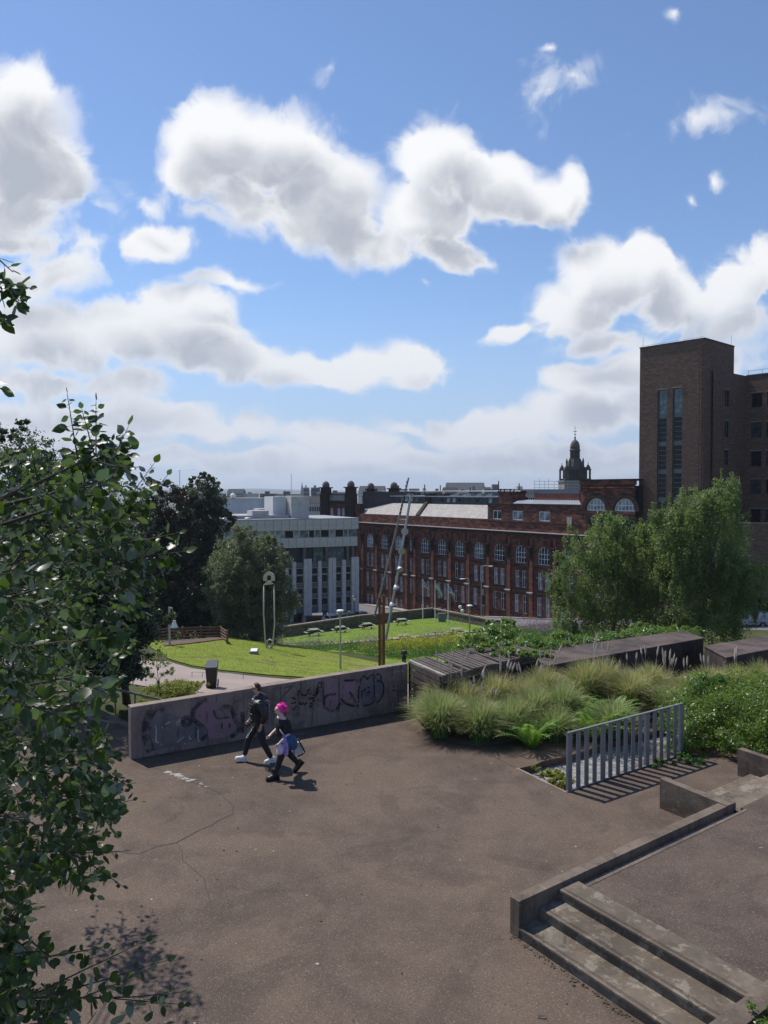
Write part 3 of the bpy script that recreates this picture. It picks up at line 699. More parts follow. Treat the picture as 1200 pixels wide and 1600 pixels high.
# near flight
st = thing('concrete_steps', 'three worn concrete steps with pale patches at the bottom right corner', 'steps', A0)
for k in range(3):
    m = MB(); a0 = .02+.395*k; z1 = .15*(k+1)
    tb(m, a0, a0+.40 if k < 2 else 1.2, .17 if k < 2 else .17, 3.0, -.1, z1-.03 if k < 2 else z1-.03, A0)
    tb(m, a0-.018, a0+.40 if k < 2 else 1.2, .17, 3.0, z1-.03, z1, A0)
    s_ = m.build('step', M['conc_step'], st)
    for g_ in (.035, .060):
        gm = MB(); tb(gm, a0+g_, a0+g_+.007, .22, 2.97, z1+.0005, z1+.003, A0); gm.build('nosing_groove', M['conc_dark'], s_)
fl = MB(); tb(fl, -.9, 1.6, 3.0, 3.24, -.1, .47, A0); fl.build('flank_wall', M['conc'], st)
m = MB(); tb(m, -1.5, 1.6, 3.24, 6, -.1, .40); struct(m.build('grass_verge', M['earth']))
# pale worn patches and dark stains on treads
m = MB()
# far flight
s2 = thing('concrete_steps', 'shallow concrete steps between two slanting cheek walls at the far end of the terrace', 'steps', T(A1,0,0)); C0 = T(A1,0,0)
for k in range(3):
    m = MB(); b0 = .26-.40*k; tb(m, A1-.1, A2, b0-.40, b0, -.1, .36-.12*k if k < 3 else 0, C0); m.build('step', M['conc_step'], s2)
for a0 in (A1-.3, A2):
    m = MB(); p = [T(a0,-1.22,-.05), T(a0+.17,-1.22,-.05), T(a0+.17,.18,-.05), T(a0,.18,-.05), T(a0,-1.22,.58), T(a0+.17,-1.22,.58), T(a0+.17,.18,.53), T(a0,.18,.53)]
    m.hexa([q-C0 for q in p]); m.build('cheek_wall', M['conc'], s2)

# ---------------------------------------------------------------- steel bar fence
fd = (fenB-fenA); fd = (G(1065,1097,1.24)-G(885,1143,1.24)); fd.z = 0; FL = fd.length; fd = fd.normalized()
ff = thing('bar_fence', 'grey steel fence of flat upright bars in front of the ivy hedge', 'fence', fenA, math.atan2(fd.y, fd.x))
nb = 16; bm_ = MB(); bm_.box(-.060, .060, -.008, .008, .04, 1.2)
me = bm_.mesh('bar', M['steel_dark'])
for k in range(nb): link('bar', me, ff, (.08+k*(FL-.1)/(nb-1), 0, 0))
m = MB(); m.box(0, FL, -.028, .028, 1.2, 1.225); m.build('top_rail', M['steel_rail'], ff)
m = MB(); m.box(0, FL, -.02, .02, .015, .04); m.build('bottom_rail', M['steel_dark'], ff)
pm = MB(); pm.box(-.03, .03, .012, .05, -.15, 1.2); pme = pm.mesh('post', M['steel_dark'])
for x in (.05, 1.16, 2.55, FL-.05): link('post', pme, ff, (x, 0, 0))

# ---------------------------------------------------------------- planted bed, its walls and the slatted timber store
bed = [G(640,1116,0).xy, G(662,1140,0).xy, G(700,1160,0).xy, G(745,1168,0).xy, G(800,1160,0).xy, G(888,1150,0).xy, G(1040,1128,0).xy, G(1110,1150,0).xy, (7.6,17.5),(9.5,17.2),(16,17.6),(16,24.0),(11,24.6),(5,21.9),(1.2,21.6)]
def bedz(x, y):
    x = np.asarray(x, float); y = np.asarray(y, float); z = .02+np.clip((y-18.6)/3.2, 0, 1)*.30+.03*np.sin(x*5)*np.cos(y*4)*np.clip((y-18.4),0,1)
    return z if z.ndim else float(z)
sheet('planted_bed', [tuple(p) for p in bed], M['soil'], lambda x, y: bedz(x, y), .6)
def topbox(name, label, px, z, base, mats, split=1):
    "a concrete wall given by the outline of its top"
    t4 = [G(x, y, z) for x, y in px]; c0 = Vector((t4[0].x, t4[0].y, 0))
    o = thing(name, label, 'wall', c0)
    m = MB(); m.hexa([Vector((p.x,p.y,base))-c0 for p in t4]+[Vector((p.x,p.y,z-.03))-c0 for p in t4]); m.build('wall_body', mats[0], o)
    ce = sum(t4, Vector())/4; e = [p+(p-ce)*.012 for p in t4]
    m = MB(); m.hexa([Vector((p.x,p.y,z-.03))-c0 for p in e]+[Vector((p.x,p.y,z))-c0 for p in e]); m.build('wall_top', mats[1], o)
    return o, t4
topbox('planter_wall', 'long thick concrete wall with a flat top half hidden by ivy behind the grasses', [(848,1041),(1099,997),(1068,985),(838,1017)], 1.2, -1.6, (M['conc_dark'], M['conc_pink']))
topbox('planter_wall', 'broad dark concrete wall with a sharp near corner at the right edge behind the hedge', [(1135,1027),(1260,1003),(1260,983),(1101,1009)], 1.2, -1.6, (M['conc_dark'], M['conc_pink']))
zt = 1.32
cn = [G(638,1033,zt), G(690,1056,zt), G(850,1019,zt), G(728,1003,zt)]
ts = thing('timber_store', 'blackened timber store with a slatted top at the end of the graffiti wall', 'store', Vector((cn[0].x,cn[0].y,0))); c0 = Vector((cn[0].x,cn[0].y,0))
q = [p-c0 for p in cn]
# long axis q0->q3 / q1->q2 ; slats run q0->q1
la = (q[2]-q[1]); LL = la.length; la = la.normalized(); sa = (q[1]-q[0]); SW = sa.length; sa = sa.normalized()
ns = 26; pitch_ = LL/ns
for k in range(ns):
    w_ = pitch_*.62; a_ = q[0]+la*(pitch_*(k+.5)); e0 = rnd.uniform(-.05,.04); e1 = rnd.uniform(-.02,.03); dz_ = rnd.uniform(-.008,.008)
    if k in (5,): continue
    m = MB(); m.bar(a_+sa*(-.03+e0)+Vector((0,0,dz_)), a_+sa*(SW+.02+e1)+Vector((0,0,dz_-(.03 if k in (6,13) else 0))), w_, .028)
    m.build('slat', M['wood_pale'] if k == 0 else M['wood_grey'], ts)
# boards of the two seen sides with gaps, the lower ones in a darker colour
for j in range(7):
    z_ = zt-.10-j*.185
    m = MB(); m.bar(q[1]+Vector((0,0,z_-zt))-la*.01, q[2]+Vector((0,0,z_-zt)), .03, .15); m.build('board', M['wood_grey'] if j == 0 else M['wood_dark'], ts)
    m = MB(); m.bar(q[0]+la*.02+Vector((0,0,z_-zt)), q[1]+la*.02-sa*.03+Vector((0,0,z_-zt)), .03, .15); m.build('board', M['wood_grey'] if j < 3 else M['wood_dark'], ts)
for (a_, b_) in ((0.04,.05),(.04,SW-.08),(LL*.5,SW-.08),(LL-.1,SW-.08),(LL*.5,.05),(LL-.1,.05)):
    p = q[0]+la*a_+sa*b_; m = MB(); m.bar(Vector((p.x,p.y,-.3)), Vector((p.x,p.y,zt-.03)), .09, .09); m.build('post', M['wood_dark'], ts)
m = MB(); pbx = [q[0]+la*.1+sa*.12, q[0]+la*.1+sa*(SW-.12), q[0]+la*(LL-.1)+sa*(SW-.12), q[0]+la*(LL-.1)+sa*.12]
m.hexa([Vector((p.x,p.y,-.3)) for p in pbx]+[Vector((p.x,p.y,zt-.28)) for p in pbx]); m.build('inner_box', M['dark'], ts)
# handrail going down behind the wall
hr = thing('handrail', 'pale metal handrail sloping down among weeds behind the left end of the wall', 'handrail', P(180,1077,23))
c0 = P(180,1077,23); m = MB(); m.tube([(-2.2,-.6,.06),(0,0,0),(P(264,1096,25.5)-c0)], .035); m.build('rail', M['steel_rail'], hr)
m = MB()
for px, py, D in ((180,1077,23),(211,1084.5,24)):
    p = P(px,py,D)-c0; m = MB(); m.tube([p, Vector((p.x,p.y,hgt(p.x+c0.x,p.y+c0.y)-c0.z-.1))], .025); m.build('post', M['steel_rail'], hr)
c0 = P(28,1120,20.5)
o = MB(); o.tube([(0,0,-1.2),(0,0,.9)], .06); o.ell((0,0,.9),(.06,.06,.03)); tag(o.build('bollard', M['steel'], loc=c0), 'grey metal post half hidden by leaves at the left edge', 'post')
# ================================================================= BUILDINGS
class Facade:
    "local frame: x along the wall, -y out of it, z up from its foot"
    def __init__(s, pL, pR, zb):
        s.o = Vector((pL[0], pL[1], zb)); d = Vector((pR[0]-pL[0], pR[1]-pL[1])); s.L = d.length; s.u = d.normalized(); s.rz = math.atan2(d.y, d.x); s.zb = zb
    def s_at(s, px, dy=0.0):
        "place along the wall seen at px, for a plane dy behind the front"
        k = (px-600)/FPX; ox, oy = s.o.x-s.u.y*dy, s.o.y+s.u.x*dy; return (k*oy-ox)/(s.u.x-k*s.u.y)
    def D_at(s, x): return s.o.y+s.u.y*x
    def z_at(s, px, py): return CAM_H-(py-768)/1200*s.D_at(s.s_at(px))-s.zb
def wallface(m, x0, x1, z0, z1, ops, y=0.0, depth=.35, mi=0):
    "front skin with openings (x0,x1,z0,z1,arched) and their reveals"
    def bot(o): return o[2]
    xs = sorted({x0, x1, *[v for o in ops for v in (o[0], o[1])]})
    zs = sorted({z0, z1, *[v for o in ops for v in (o[2], o[3])], *[o[3]-(o[1]-o[0])/2 for o in ops if o[4]]})
    xs = [v for v in xs if x0-1e-6 <= v <= x1+1e-6]; zs = [v for v in zs if z0-1e-6 <= v <= z1+1e-6]
    for j in range(len(zs)-1):
        za, zb_ = zs[j], zs[j+1]; run = None
        for i in range(len(xs)-1):
            xa, xb = xs[i], xs[i+1]; cx, cz = (xa+xb)/2, (za+zb_)/2
            hole = any(o[0] < cx < o[1] and o[2] < cz < o[3] for o in ops)
            if not hole: m.add([(xa,y,za),(xb,y,za),(xb,y,zb_),(xa,y,zb_)], [(0,1,2,3)], mi)
    for (a, b, c, d, arch) in ops:
        sp = d-(b-a)/2 if arch else d
        m.add([(a,y,c),(a,y+depth,c),(a,y+depth,sp),(a,y,sp)], [(0,1,2,3)], mi); m.add([(b,y,c),(b,y,sp),(b,y+depth,sp),(b,y+depth,c)], [(0,1,2,3)], mi)
        m.add([(a,y,c),(b,y,c),(b,y+depth,c),(a,y+depth,c)], [(0,1,2,3)], mi)
        if not arch: m.add([(a,y,d),(a,y+depth,d),(b,y+depth,d),(b,y,d)], [(0,1,2,3)], mi)
        else:
            r = (b-a)/2; cx = (a+b)/2; N = 12; arc = [(cx-r*math.cos(math.pi*i/N), sp+r*math.sin(math.pi*i/N)) for i in range(N+1)]
            for i in range(N):
                (xa, za), (xb, zb_) = arc[i], arc[i+1]
                m.add([(xa,y,za),(xb,y,zb_),(xb,y,d),(xa,y,d)], [(0,1,2,3)], mi)
                m.add([(xa,y,za),(xa,y+depth,za),(xb,y+depth,zb_),(xb,y,zb_)], [(0,1,2,3)], mi)
def window_mesh(w, h, arch, nx, nz, bar=.07, fr=.10, d=.07):
    m = MB(); sp = h-w/2 if arch else h; r = w/2
    m.box(0, fr, 0, d, 0, sp); m.box(w-fr, w, 0, d, 0, sp); m.box(fr, w-fr, 0, d, 0, fr)
    if arch:
        N = 12
        for i in range(N):
            a, b = math.pi*i/N, math.pi*(i+1)/N
            f = lambda t, q, y: (r-q*math.cos(t), y, sp+q*math.sin(t))
            m.hexa([f(a,r-fr,0), f(a,r,0), f(a,r,d), f(a,r-fr,d), f(b,r-fr,0), f(b,r,0), f(b,r,d), f(b,r-fr,d)])
    else: m.box(fr, w-fr, 0, d, h-fr, h)
    for i in range(1, nx):
        x = w*i/nx; top = sp+math.sqrt(max(0, r*r-(x-r)**2))-fr*.6 if arch else h-fr
        m.box(x-bar/2, x+bar/2, .005, d-.005, fr, top)
    for z in nz:
        hw = w/2-fr*.9 if z <= sp else math.sqrt(max(0, (r-fr*.8)**2-(z-sp)**2))
        m.box(w/2-hw, w/2+hw, .010, d-.010, z-bar/2, z+bar/2)
    return m
def pane_mesh(w, h, arch, y=.04):
    m = MB()
    if not arch: m.add([(.03,y,.03),(w-.03,y,.03),(w-.03,y,h-.03),(.03,y,h-.03)], [(0,1,2,3)])
    else:
        r = w/2; sp = h-r; q = r-.03
        pts = [(.03,y,.03),(w-.03,y,.03)]+[(r+q*math.cos(math.pi*i/12), y, sp+q*math.sin(math.pi*i/12)) for i in range(13)]
        m.add(pts, [tuple(range(len(pts)))])
    return m
WC = {}
def put_window(par, x, z, w, h, arch=False, nx=2, nz=(), y=.18, glass='glass', frame='white', bar=.07, fr=.10):
    key = (round(w,2), round(h,2), arch, nx, tuple(round(k,2) for k in nz), glass, frame, bar)
    if key not in WC:
        WC[key] = (window_mesh(w,h,arch,nx,nz,bar,fr).mesh('window', M[frame]), pane_mesh(w,h,arch).mesh('pane', M[glass]))
    a, b = WC[key]; o = link('window', a, par, (x, y, z)); link('pane', b, o); return o

# ---------------------------------------------------------------- red sandstone building, main range
F = Facade((-5.66,169.8), (36.2,110.6), -20.0); zb = 20.0
red = thing('sandstone_building', 'long dark red sandstone building with rows of white framed arched windows', 'building', F.o, F.rz)
def Z(z): return z-F.zb
Q = lambda px, dy: F.s_at(px, dy)
xc = {}   # bay centres
bays = [578,600.5,622.7,664,690.7,718,748.3,780,814,850,887]
bx = [F.s_at(p) for p in bays]
ops = []; wins = []
GL = ['curtain','curtain','glass','curtain','curtain','glass_blue','darkglass','curtain','curtain','glass']
r2 = random.Random(3)
zr4 = Z(-18.6)
allb = list(bx)+[bx[-1]+5.1]
half = {F.s_at(642): 1}
for i, x in enumerate(allb):
    w = 2.55
    ops.append((x-w/2, x+w/2, Z(-5.92), Z(-2.96), True)); wins.append((x-w/2, Z(-5.92), w, 2.96, True, 4, (.95,1.75), .085))
    for k in (-1, 1):
        ww = 1.05; xx = x+k*.78-ww/2
        ops.append((xx, xx+ww, Z(-10.05), Z(-7.2), False)); wins.append((xx, Z(-10.05), ww, 2.85, False, 2, (1.75,), .075))
        ops.append((xx-k*-.16, xx+ww-k*-.16, Z(-14.4), Z(-11.35), False)); wins.append((xx+k*.16, Z(-14.4), ww, 3.05, False, 2, (1.95,), .075))
        if i < 7: ops.append((xx, xx+ww, zr4-.2, Z(-16.1), False)); wins.append((xx, zr4-.2, ww, 2.7, False, 2, (1.6,), .075))
xh = F.s_at(642.5)
for (za, zb_) in ((-5.9,-3.5),(-10.05,-7.3),(-14.4,-11.4)):
    ops.append((xh-.5, xh+.5, Z(za), Z(zb_), False)); wins.append((xh-.5, Z(za), 1.0, zb_-za, False, 2, ((zb_-za)*.6,), .075))
ops = [o for o in ops if o[1] < F.L+6]
XE = F.L+0.0
ops = [o for o in ops if o[1] < XE-.3]; wins = [w for w in wins if w[0]+w[2] < XE-.3]
m = MB(); wallface(m, -1.0, XE, 0, Z(-1.15), ops)
m.add([(XE,0,0),(XE,14,0),(XE,14,Z(-1.15)),(XE,0,Z(-1.15))], [(0,1,2,3)]); m.build('wall', M['sand'], red)
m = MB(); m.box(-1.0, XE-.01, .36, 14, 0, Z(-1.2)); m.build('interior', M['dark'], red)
for (x, z, w, h, ar, nx, nz, bar) in wins:
    put_window(red, x, z, w, h, ar, nx, nz, .16, r2.choice(GL), 'white', bar)
# arch surrounds and keystones
sm = MB(); r_ = 2.55/2
for i in range(10):
    a, b = math.pi*i/10, math.pi*(i+1)/10
    f = lambda t, q, y: (-q*math.cos(t), y, q*math.sin(t))
    sm.hexa([f(a,r_+.02,-.10), f(a,r_+.38,-.10), f(a,r_+.38,-.005), f(a,r_+.02,-.005), f(b,r_+.02,-.10), f(b,r_+.38,-.10), f(b,r_+.38,-.005), f(b,r_+.02,-.005)])
sm.box(-.18,.18,-.28,-.11, r_+.05, r_+.85)
sme = sm.mesh('arch_surround', M['sand_light'])
for x in allb:
    if x+2 < XE: link('arch_surround', sme, red, (x, 0, Z(-2.96)-r_))
# sills
si = MB(); si.box(-.65,.65,-.16,-.004,-.16,0); sim = si.mesh('sill', M['sand_dark'])
for (x, z, w, h, ar, *_r) in wins:
    if not ar: link('sill', sim, red, (x+w/2, 0, z-.01))
# piers between bays with dark carved brackets
edges_b = [(allb[i]+allb[i+1])/2 for i in range(len(allb)-1)]
edges_b = [e for e in edges_b if abs(e-xh) > 1.5 and abs(e-(bx[2]+bx[3])/2) > .5]+[xh-1.35, xh+1.35, bx[0]-2.6]
pm_ = MB(); pm_.box(-.42,.42,-.32,-.003,0,Z(-6.5)); pm_.box(-.32,.32,-.22,-.003,Z(-6.5),Z(-1.6))
pme = pm_.mesh('pier', M['sand_light'])
bk = MB(); bk.box(-.38,.38,-.72,-.23,-.5,.35); bk.box(-.30,.30,-.60,-.23,-1.5,-.5); bk.box(-.5,.5,-.85,-.23,.35,.6); bk.ell((0,-.55,-.6),(.3,.3,.4),8,6); bke = bk.mesh('bracket', M['sand_dark'])
sb = MB(); sb.box(-.62,.62,-.75,-.33,0,.14); sb.box(-.5,.5,-.58,-.33,-.18,0); sbe = sb.mesh('pier_cap', M['stringc'])
dp = MB(); dp.box(-.13,.13,-.20,-.004,.2,Z(-1.7)); dpe = dp.mesh('downpipe', M['sand_dark'])
for e in edges_b:
    if e+.6 < XE:
        link('pier', pme, red, (e,0,0)); link('bracket', bke, red, (e,0,Z(-3.6))); link('pier_cap', sbe, red, (e,0,Z(-10.75))); link('downpipe', dpe, red, (e-.75,0,0))
m = MB(); m.box(-1, XE, -.24, -.004, Z(-10.9), Z(-10.55)); m.box(-1, XE, -.18, -.004, Z(-6.55), Z(-6.3)); m.box(-1, XE, -.20, -.004, Z(-15.35), Z(-15.05)); m.build('string_course', M['sand_dark'], red)
m = MB(); m.box(-1.0, XE, -.35, .35, Z(-1.15), Z(-.95)); m.box(-1.0, XE, -.65, .35, Z(-.95), Z(-.72)); m.build('cornice', M['sand_dark'], red)
for k in range(int(XE/1.05)):
    pass
m = MB()
k = -.6
while k < XE-.2: m.box(k, k+.28, -.52, -.36, Z(-1.13), Z(-.96)); k += .62
m.build('dentils', M['sand_light'], red, kind='stuff')
m = MB(); m.box(-1.0, XE, -.75, .36, Z(-.72), Z(-.60)); m.build('cornice_lit_top', M['stringc'], red)  # sunlit top of the cornice, its brightness put into a pale colour
# attic wall above the cornice
xa = F.s_at(763); xb = F.s_at(907)
zs0 = Z(-.60); zat = Z(CAM_H-(811-768)/1200*F.D_at(xa))
m = MB(); wallface(m, -1.0, xa, zs0, zat, [], .1); m.box(-1.0, xa, .105, .8, zs0, zat-.005); m.build('parapet', M['sand'], red)
za1 = Z(3.82); aw = []
for px in (776,808,850):
    s_ = F.s_at(px); aw.append((s_-1.25 if px != 776 else s_-1.1, s_+1.25 if px != 776 else s_+1.1, Z(1.25), Z(2.85), False))
m = MB(); wallface(m, xa, xb, zs0, za1, aw, .06); m.add([(xa,.06,zs0),(xa,.06,za1),(xa,5,za1),(xa,5,zs0)], [(0,1,2,3)]); 
m.build('attic_wall', M['sand'], red)
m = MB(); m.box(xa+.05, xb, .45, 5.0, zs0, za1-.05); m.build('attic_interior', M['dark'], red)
for a in aw: put_window(red, a[0], a[2], a[1]-a[0], 1.6, False, 2, (), .2, 'curtain' if a is not aw[0] else 'glass', 'white', .14, .16)
m = MB(); s_ = F.s_at(871+19); m.box(s_-.5, s_+.45, -.02, .055, Z(1.0), Z(2.1)); m.build('pale_panel', M['stringc'], red)
m = MB(); m.box(xa-.1, xb, -.06, .055, Z(.82), Z(1.0)); m.box(xa-.1, xb, -.10, .3, za1-.02, za1+.22); m.build('attic_string', M['sand_dark'], red)
xr = F.s_at(800)
m = MB()
nrib = 26
for i in range(nrib):
    a, b = xr+(xb-xr)*i/nrib, xr+(xb-xr)*(i+1)/nrib-.04; c_, d_ = Q(812,8)+(Q(905,8)-Q(812,8))*i/nrib, Q(812,8)+(Q(905,8)-Q(812,8))*(i+1)/nrib-.04
    m.hexa([(a,.2,za1+.22),(b,.2,za1+.22),(d_,8,za1+.6),(c_,8,za1+.6),(a,.2,za1+.27),(b,.2,za1+.27),(d_,8,za1+.8),(c_,8,za1+.8)])
m.build('metal_roof', M['lead'], red)
# slate roofs behind the parapet, set back clerestory
def slope(m, x0, x1, y0, z0, y1, z1, th=.15, sh=0):
    a, b = (sh if isinstance(sh, tuple) else (sh, sh))
    m.hexa([(x0,y0,z0-th),(x1,y0,z0-th),(x1+b,y1,z1-th),(x0+a,y1,z1-th),(x0,y0,z0),(x1,y0,z0),(x1+b,y1,z1),(x0+a,y1,z1)])
zcl = Z(3.55)
xm = Q(650,3); yt = 6.0
def two(m, pa, pb, y0, z0, y1, z1, th, wa=0): slope(m, Q(pa[0],y0), Q(pb[0],y0), y0, z0, y1, z1, th, (Q(pa[1],y1)-Q(pa[0],y0), Q(pb[1],y1)-Q(pb[0],y0)))
m = MB(); two(m, (567,573), (649,664), .5, zat-.05, yt, zcl, .15); m.build('slate_roof', M['slate'], red)
m = MB(); two(m, (655,669), (762,762), .5, zat-.05, yt, zcl, .15); m.build('slate_roof', M['slate'], red)
m = MB(); two(m, (649.3,664.3), (654.7,668.7), .45, zat+.25, yt+.1, zcl+.45, .8); m.build('party_wall', M['sand_dark'], red)
m = MB(); two(m, (562,569), (566.7,572.7), .45, zat+.35, yt+.1, zcl+.45, .8); m.build('party_wall', M['sand_dark'], red)
zct = zcl+1.45; yc = 6.3
x2 = Q(779,yc); xl0 = Q(566,yc); cops = []; x = xl0+.8
while x < x2-1.6:
    if not (Q(661,yc) < x+.6 < Q(674,yc)): cops.append((x, x+1.15, zcl+.35, zct-.15, False))
    x += 1.75
m = MB(); wallface(m, xl0, x2, zcl-.4, zct, cops, yc, .2); m.build('clerestory_wall', M['bluepanel'], red)
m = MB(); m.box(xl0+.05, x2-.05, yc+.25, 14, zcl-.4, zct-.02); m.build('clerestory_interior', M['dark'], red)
for i, c in enumerate(cops):
    gls = 'curtain' if i % 7 in (2,3) else ('glass' if i % 3 else 'darkglass')
    put_window(red, c[0], c[2], 1.15, c[3]-c[2], False, 1, (), yc+.08, gls, 'tealmetal', .06, .07)
m = MB(); m.box(xl0-.3, x2+.2, yc-.4, 14, zct, zct+.2); m.build('clerestory_roof', M['lead'], red)
mv = MB(); mv.box(-.8,.8,-.6,.6,0,.35); mv.box(-.6,.6,-.4,.4,.35,.5); mvm = mv.mesh('roof_vent', M['steel_dark'])
for px in (604,640,716,735,752,768): link('roof_vent', mvm, red, (Q(px,9), 9, zct+.2))
m = MB()
for k in range(26): x = xl0+1+k*(x2-xl0-2)/25; m.tube([(x,12,zct+.2),(x,12,zct+1.2)], .025, 4, False)
m.tube([(xl0,12,zct+1.2),(x2,12,zct+1.2)], .03, 4); m.build('roof_handrail', M['steel'], red)
def stack(pa, pb, y0, y1, z0, z1, mat='sand'):
    x0, x1 = Q(pa,y0), Q(pb,y0); m = MB(); m.box(x0,x1,y0,y1,z0,z1-.35); o = m.build('chimney', M[mat], red)
    m = MB(); m.box(x0-.2,x1+.2,y0-.2,y1+.2,z1-.35,z1-.1); m.box(x0-.05,x1+.05,y0-.05,y1+.05,z1-.1,z1); m.build('chimney_cap', M['sand_dark'], o)
stack(779.5, 807, 5.9, 8.2, Z(3.0), Z(6.2))
stack(664, 672, 6.1, 9.0, zct-1.6, zct+.75, 'sand_dark'); stack(672.3, 694, 7.5, 9.0, zct, zct+.65, 'sand_dark')
m = MB()
for px in (782,788,797,803): m.lathe([(.14,0),(.12,.35),(.16,.4)], (Q(px,7), 7, Z(6.2)), 8)
m.build('chimney_pots', M['black'], red)
# brown brick plant room with grey band behind the metal roof
m = MB(); m.box(Q(834,8.2), Q(905,8.2), 8.2, 13, Z(3.5), Z(5.75)); m.build('plant_room', masonry('pale_red_brick', (.22,.085,.06), (.17,.065,.05), (.2,.12,.1), .46, .16, .2), red)
m = MB(); m.box(Q(833.5,8.1), Q(905.5,8.1), 8.1, 13.1, Z(5.75), Z(6.5)); m.build('plant_room_band', simple('slate_blue_cladding', (.09,.105,.14), (.07,.08,.11)), red)

# right hand block of the same building
xq = XE; zt_ = Z(7.95)
big = []
for px in (931,975.5):
    s_ = F.s_at(px); big.append((s_-1.9, s_+1.9, Z(3.2), Z(5.1), True))
rect = []
for px in (924,942,967,985):
    s_ = F.s_at(px); rect.append((s_-.95, s_+.95, Z(-.2), Z(2.3), False))
m = MB(); wallface(m, xb, xq, Z(-.6), zt_-.9, big+rect, .03, .5); m.add([(xb,.03,Z(-.6)),(xb,.03,zt_-.9),(xb,12,zt_-.9),(xb,12,Z(-.6))], [(0,1,2,3)])
m.build('block_wall', M['sand'], red)
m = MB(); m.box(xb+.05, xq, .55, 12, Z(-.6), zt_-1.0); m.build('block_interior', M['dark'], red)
for b in big: put_window(red, b[0], b[2], 3.8, 1.9, True, 6, (.85,), .25, 'curtain', 'white', .11, .16)
for b in rect: put_window(red, b[0], b[2], 1.9, 2.5, False, 1, (), .25, 'darkglass', 'tealmetal', .08, .12)
sm = MB(); r_ = 1.9
for i in range(12):
    a, b = math.pi*i/12, math.pi*(i+1)/12
    f = lambda t, q, y: (-q*math.cos(t), y, q*math.sin(t))
    sm.hexa([f(a,r_+.05,-.12), f(a,r_+.75,-.12), f(a,r_+.75,.02), f(a,r_+.05,.02), f(b,r_+.05,-.12), f(b,r_+.75,-.12), f(b,r_+.75,.02), f(b,r_+.05,.02)])
sme = sm.mesh('arch_surround', M['sand_dark'])
for b in big: link('arch_surround', sme, red, ((b[0]+b[1])/2, 0, b[2]))
m = MB(); m.box(xb-.15, xq, -.25, .02, zt_-1.35, zt_-1.15); m.box(xb-.1, xq, -.2, .3, zt_-.9, zt_-.12); m.build('block_parapet', M['sand'], red)
m = MB(); m.box(xb-.25, xq+.1, -.35, 12, zt_-.12, zt_); m.box(xb-.05, xq, -.12, .02, Z(2.6), Z(2.85)); m.build('block_coping', M['sand_dark'], red)

# left end pavilion with domed corner turrets and balustrade
FP = Facade((-14.4,176.5), (-5.2,172.0), -20.0)
pav_ = thing('sandstone_pavilion', 'red sandstone corner pavilion with domed turrets and balustrade above the grey building', 'building', FP.o, FP.rz)
def Zp(py, D=174): return CAM_H-(py-768)/1200*D+20
wl, wr = FP.s_at(504), FP.s_at(548)
po = []
for px in (512,518.5,529.5,536.5):
    s_ = FP.s_at(px); po.append((s_-.36, s_+.36, Zp(812), Zp(794), True))
m = MB(); wallface(m, wl, FP.s_at(562), 0, Zp(787), po, 0, .3); m.box(wl, FP.s_at(562), .31, 9, 0, Zp(787)-.02)
m.add([(wl,0,0),(wl,0,Zp(787)),(wl,9,Zp(787)),(wl,9,0)], [(0,1,2,3)]); m.build('wall', M['sand'], pav_)
for o_ in po: put_window(pav_, o_[0], o_[2], .72, o_[3]-o_[2], True, 2, ((o_[3]-o_[2])*.5,), .1, 'curtain', 'white', .12, .13)
m = MB(); m.box(wl-.3, wr+.3, -.4, .3, Zp(787), Zp(784)); m.box(wl, wr, -.05, .2, Zp(773.6), Zp(772.4)); m.box(wl, wr, -.02, .2, Zp(784), Zp(782.5)); m.build('balustrade_rail', M['sand_dark'], pav_)
bl = MB(); bl.lathe([(.10,0),(.17,.45),(.09,.8),(.14,1.25)], n=8); blm = bl.mesh('baluster', M['stringc'])
x = wl+.9
while x < wr-.8: link('baluster', blm, pav_, (x, .07, Zp(782.5))); x += .42
def turret(px, ztop, base, w=1.05, yy=0.0, D=174):
    s_ = FP.s_at(px)
    m = MB(); h = Zp(ztop+15)
    m.box(s_-w, s_+w, yy-w, yy+w, base, h-1.2); m.box(s_-w-.15, s_+w+.15, yy-w-.15, yy+w+.15, h-1.2, h-.95); m.box(s_-w+.1, s_+w-.1, yy-w+.1, yy+w-.1, h-.95, h+.45); m.box(s_-w-.2, s_+w+.2, yy-w-.2, yy+w+.2, h+.45, h+.7)
    t = m.build('turret', M['sand_dark'], pav_)
    m = MB(); m.lathe([(.85,0),(.88,.35),(.80,.75),(.6,1.1),(.3,1.32),(.05,1.4)], (s_, yy, h+.7), 12); m.build('dome', M['domestone'], t, smooth=True)
turret(509,751,0,1.0,.1); turret(548,750.5,0,1.05,.1); turret(560.5,753.5,Zp(800),.8,6); turret(600.5,752.5,Zp(790),1.05,5)
m = MB(); xx0, xx1 = FP.s_at(563), FP.s_at(625); m.box(xx0, xx1, 1.2, 8, Zp(800), Zp(768)); m.build('roof_block', M['slate_dark'], pav_)
m = MB(); m.box(FP.s_at(600), FP.s_at(632), 3, 9, Zp(790), Zp(768.5)); m.build('roof_block', M['slate_dark'], pav_)

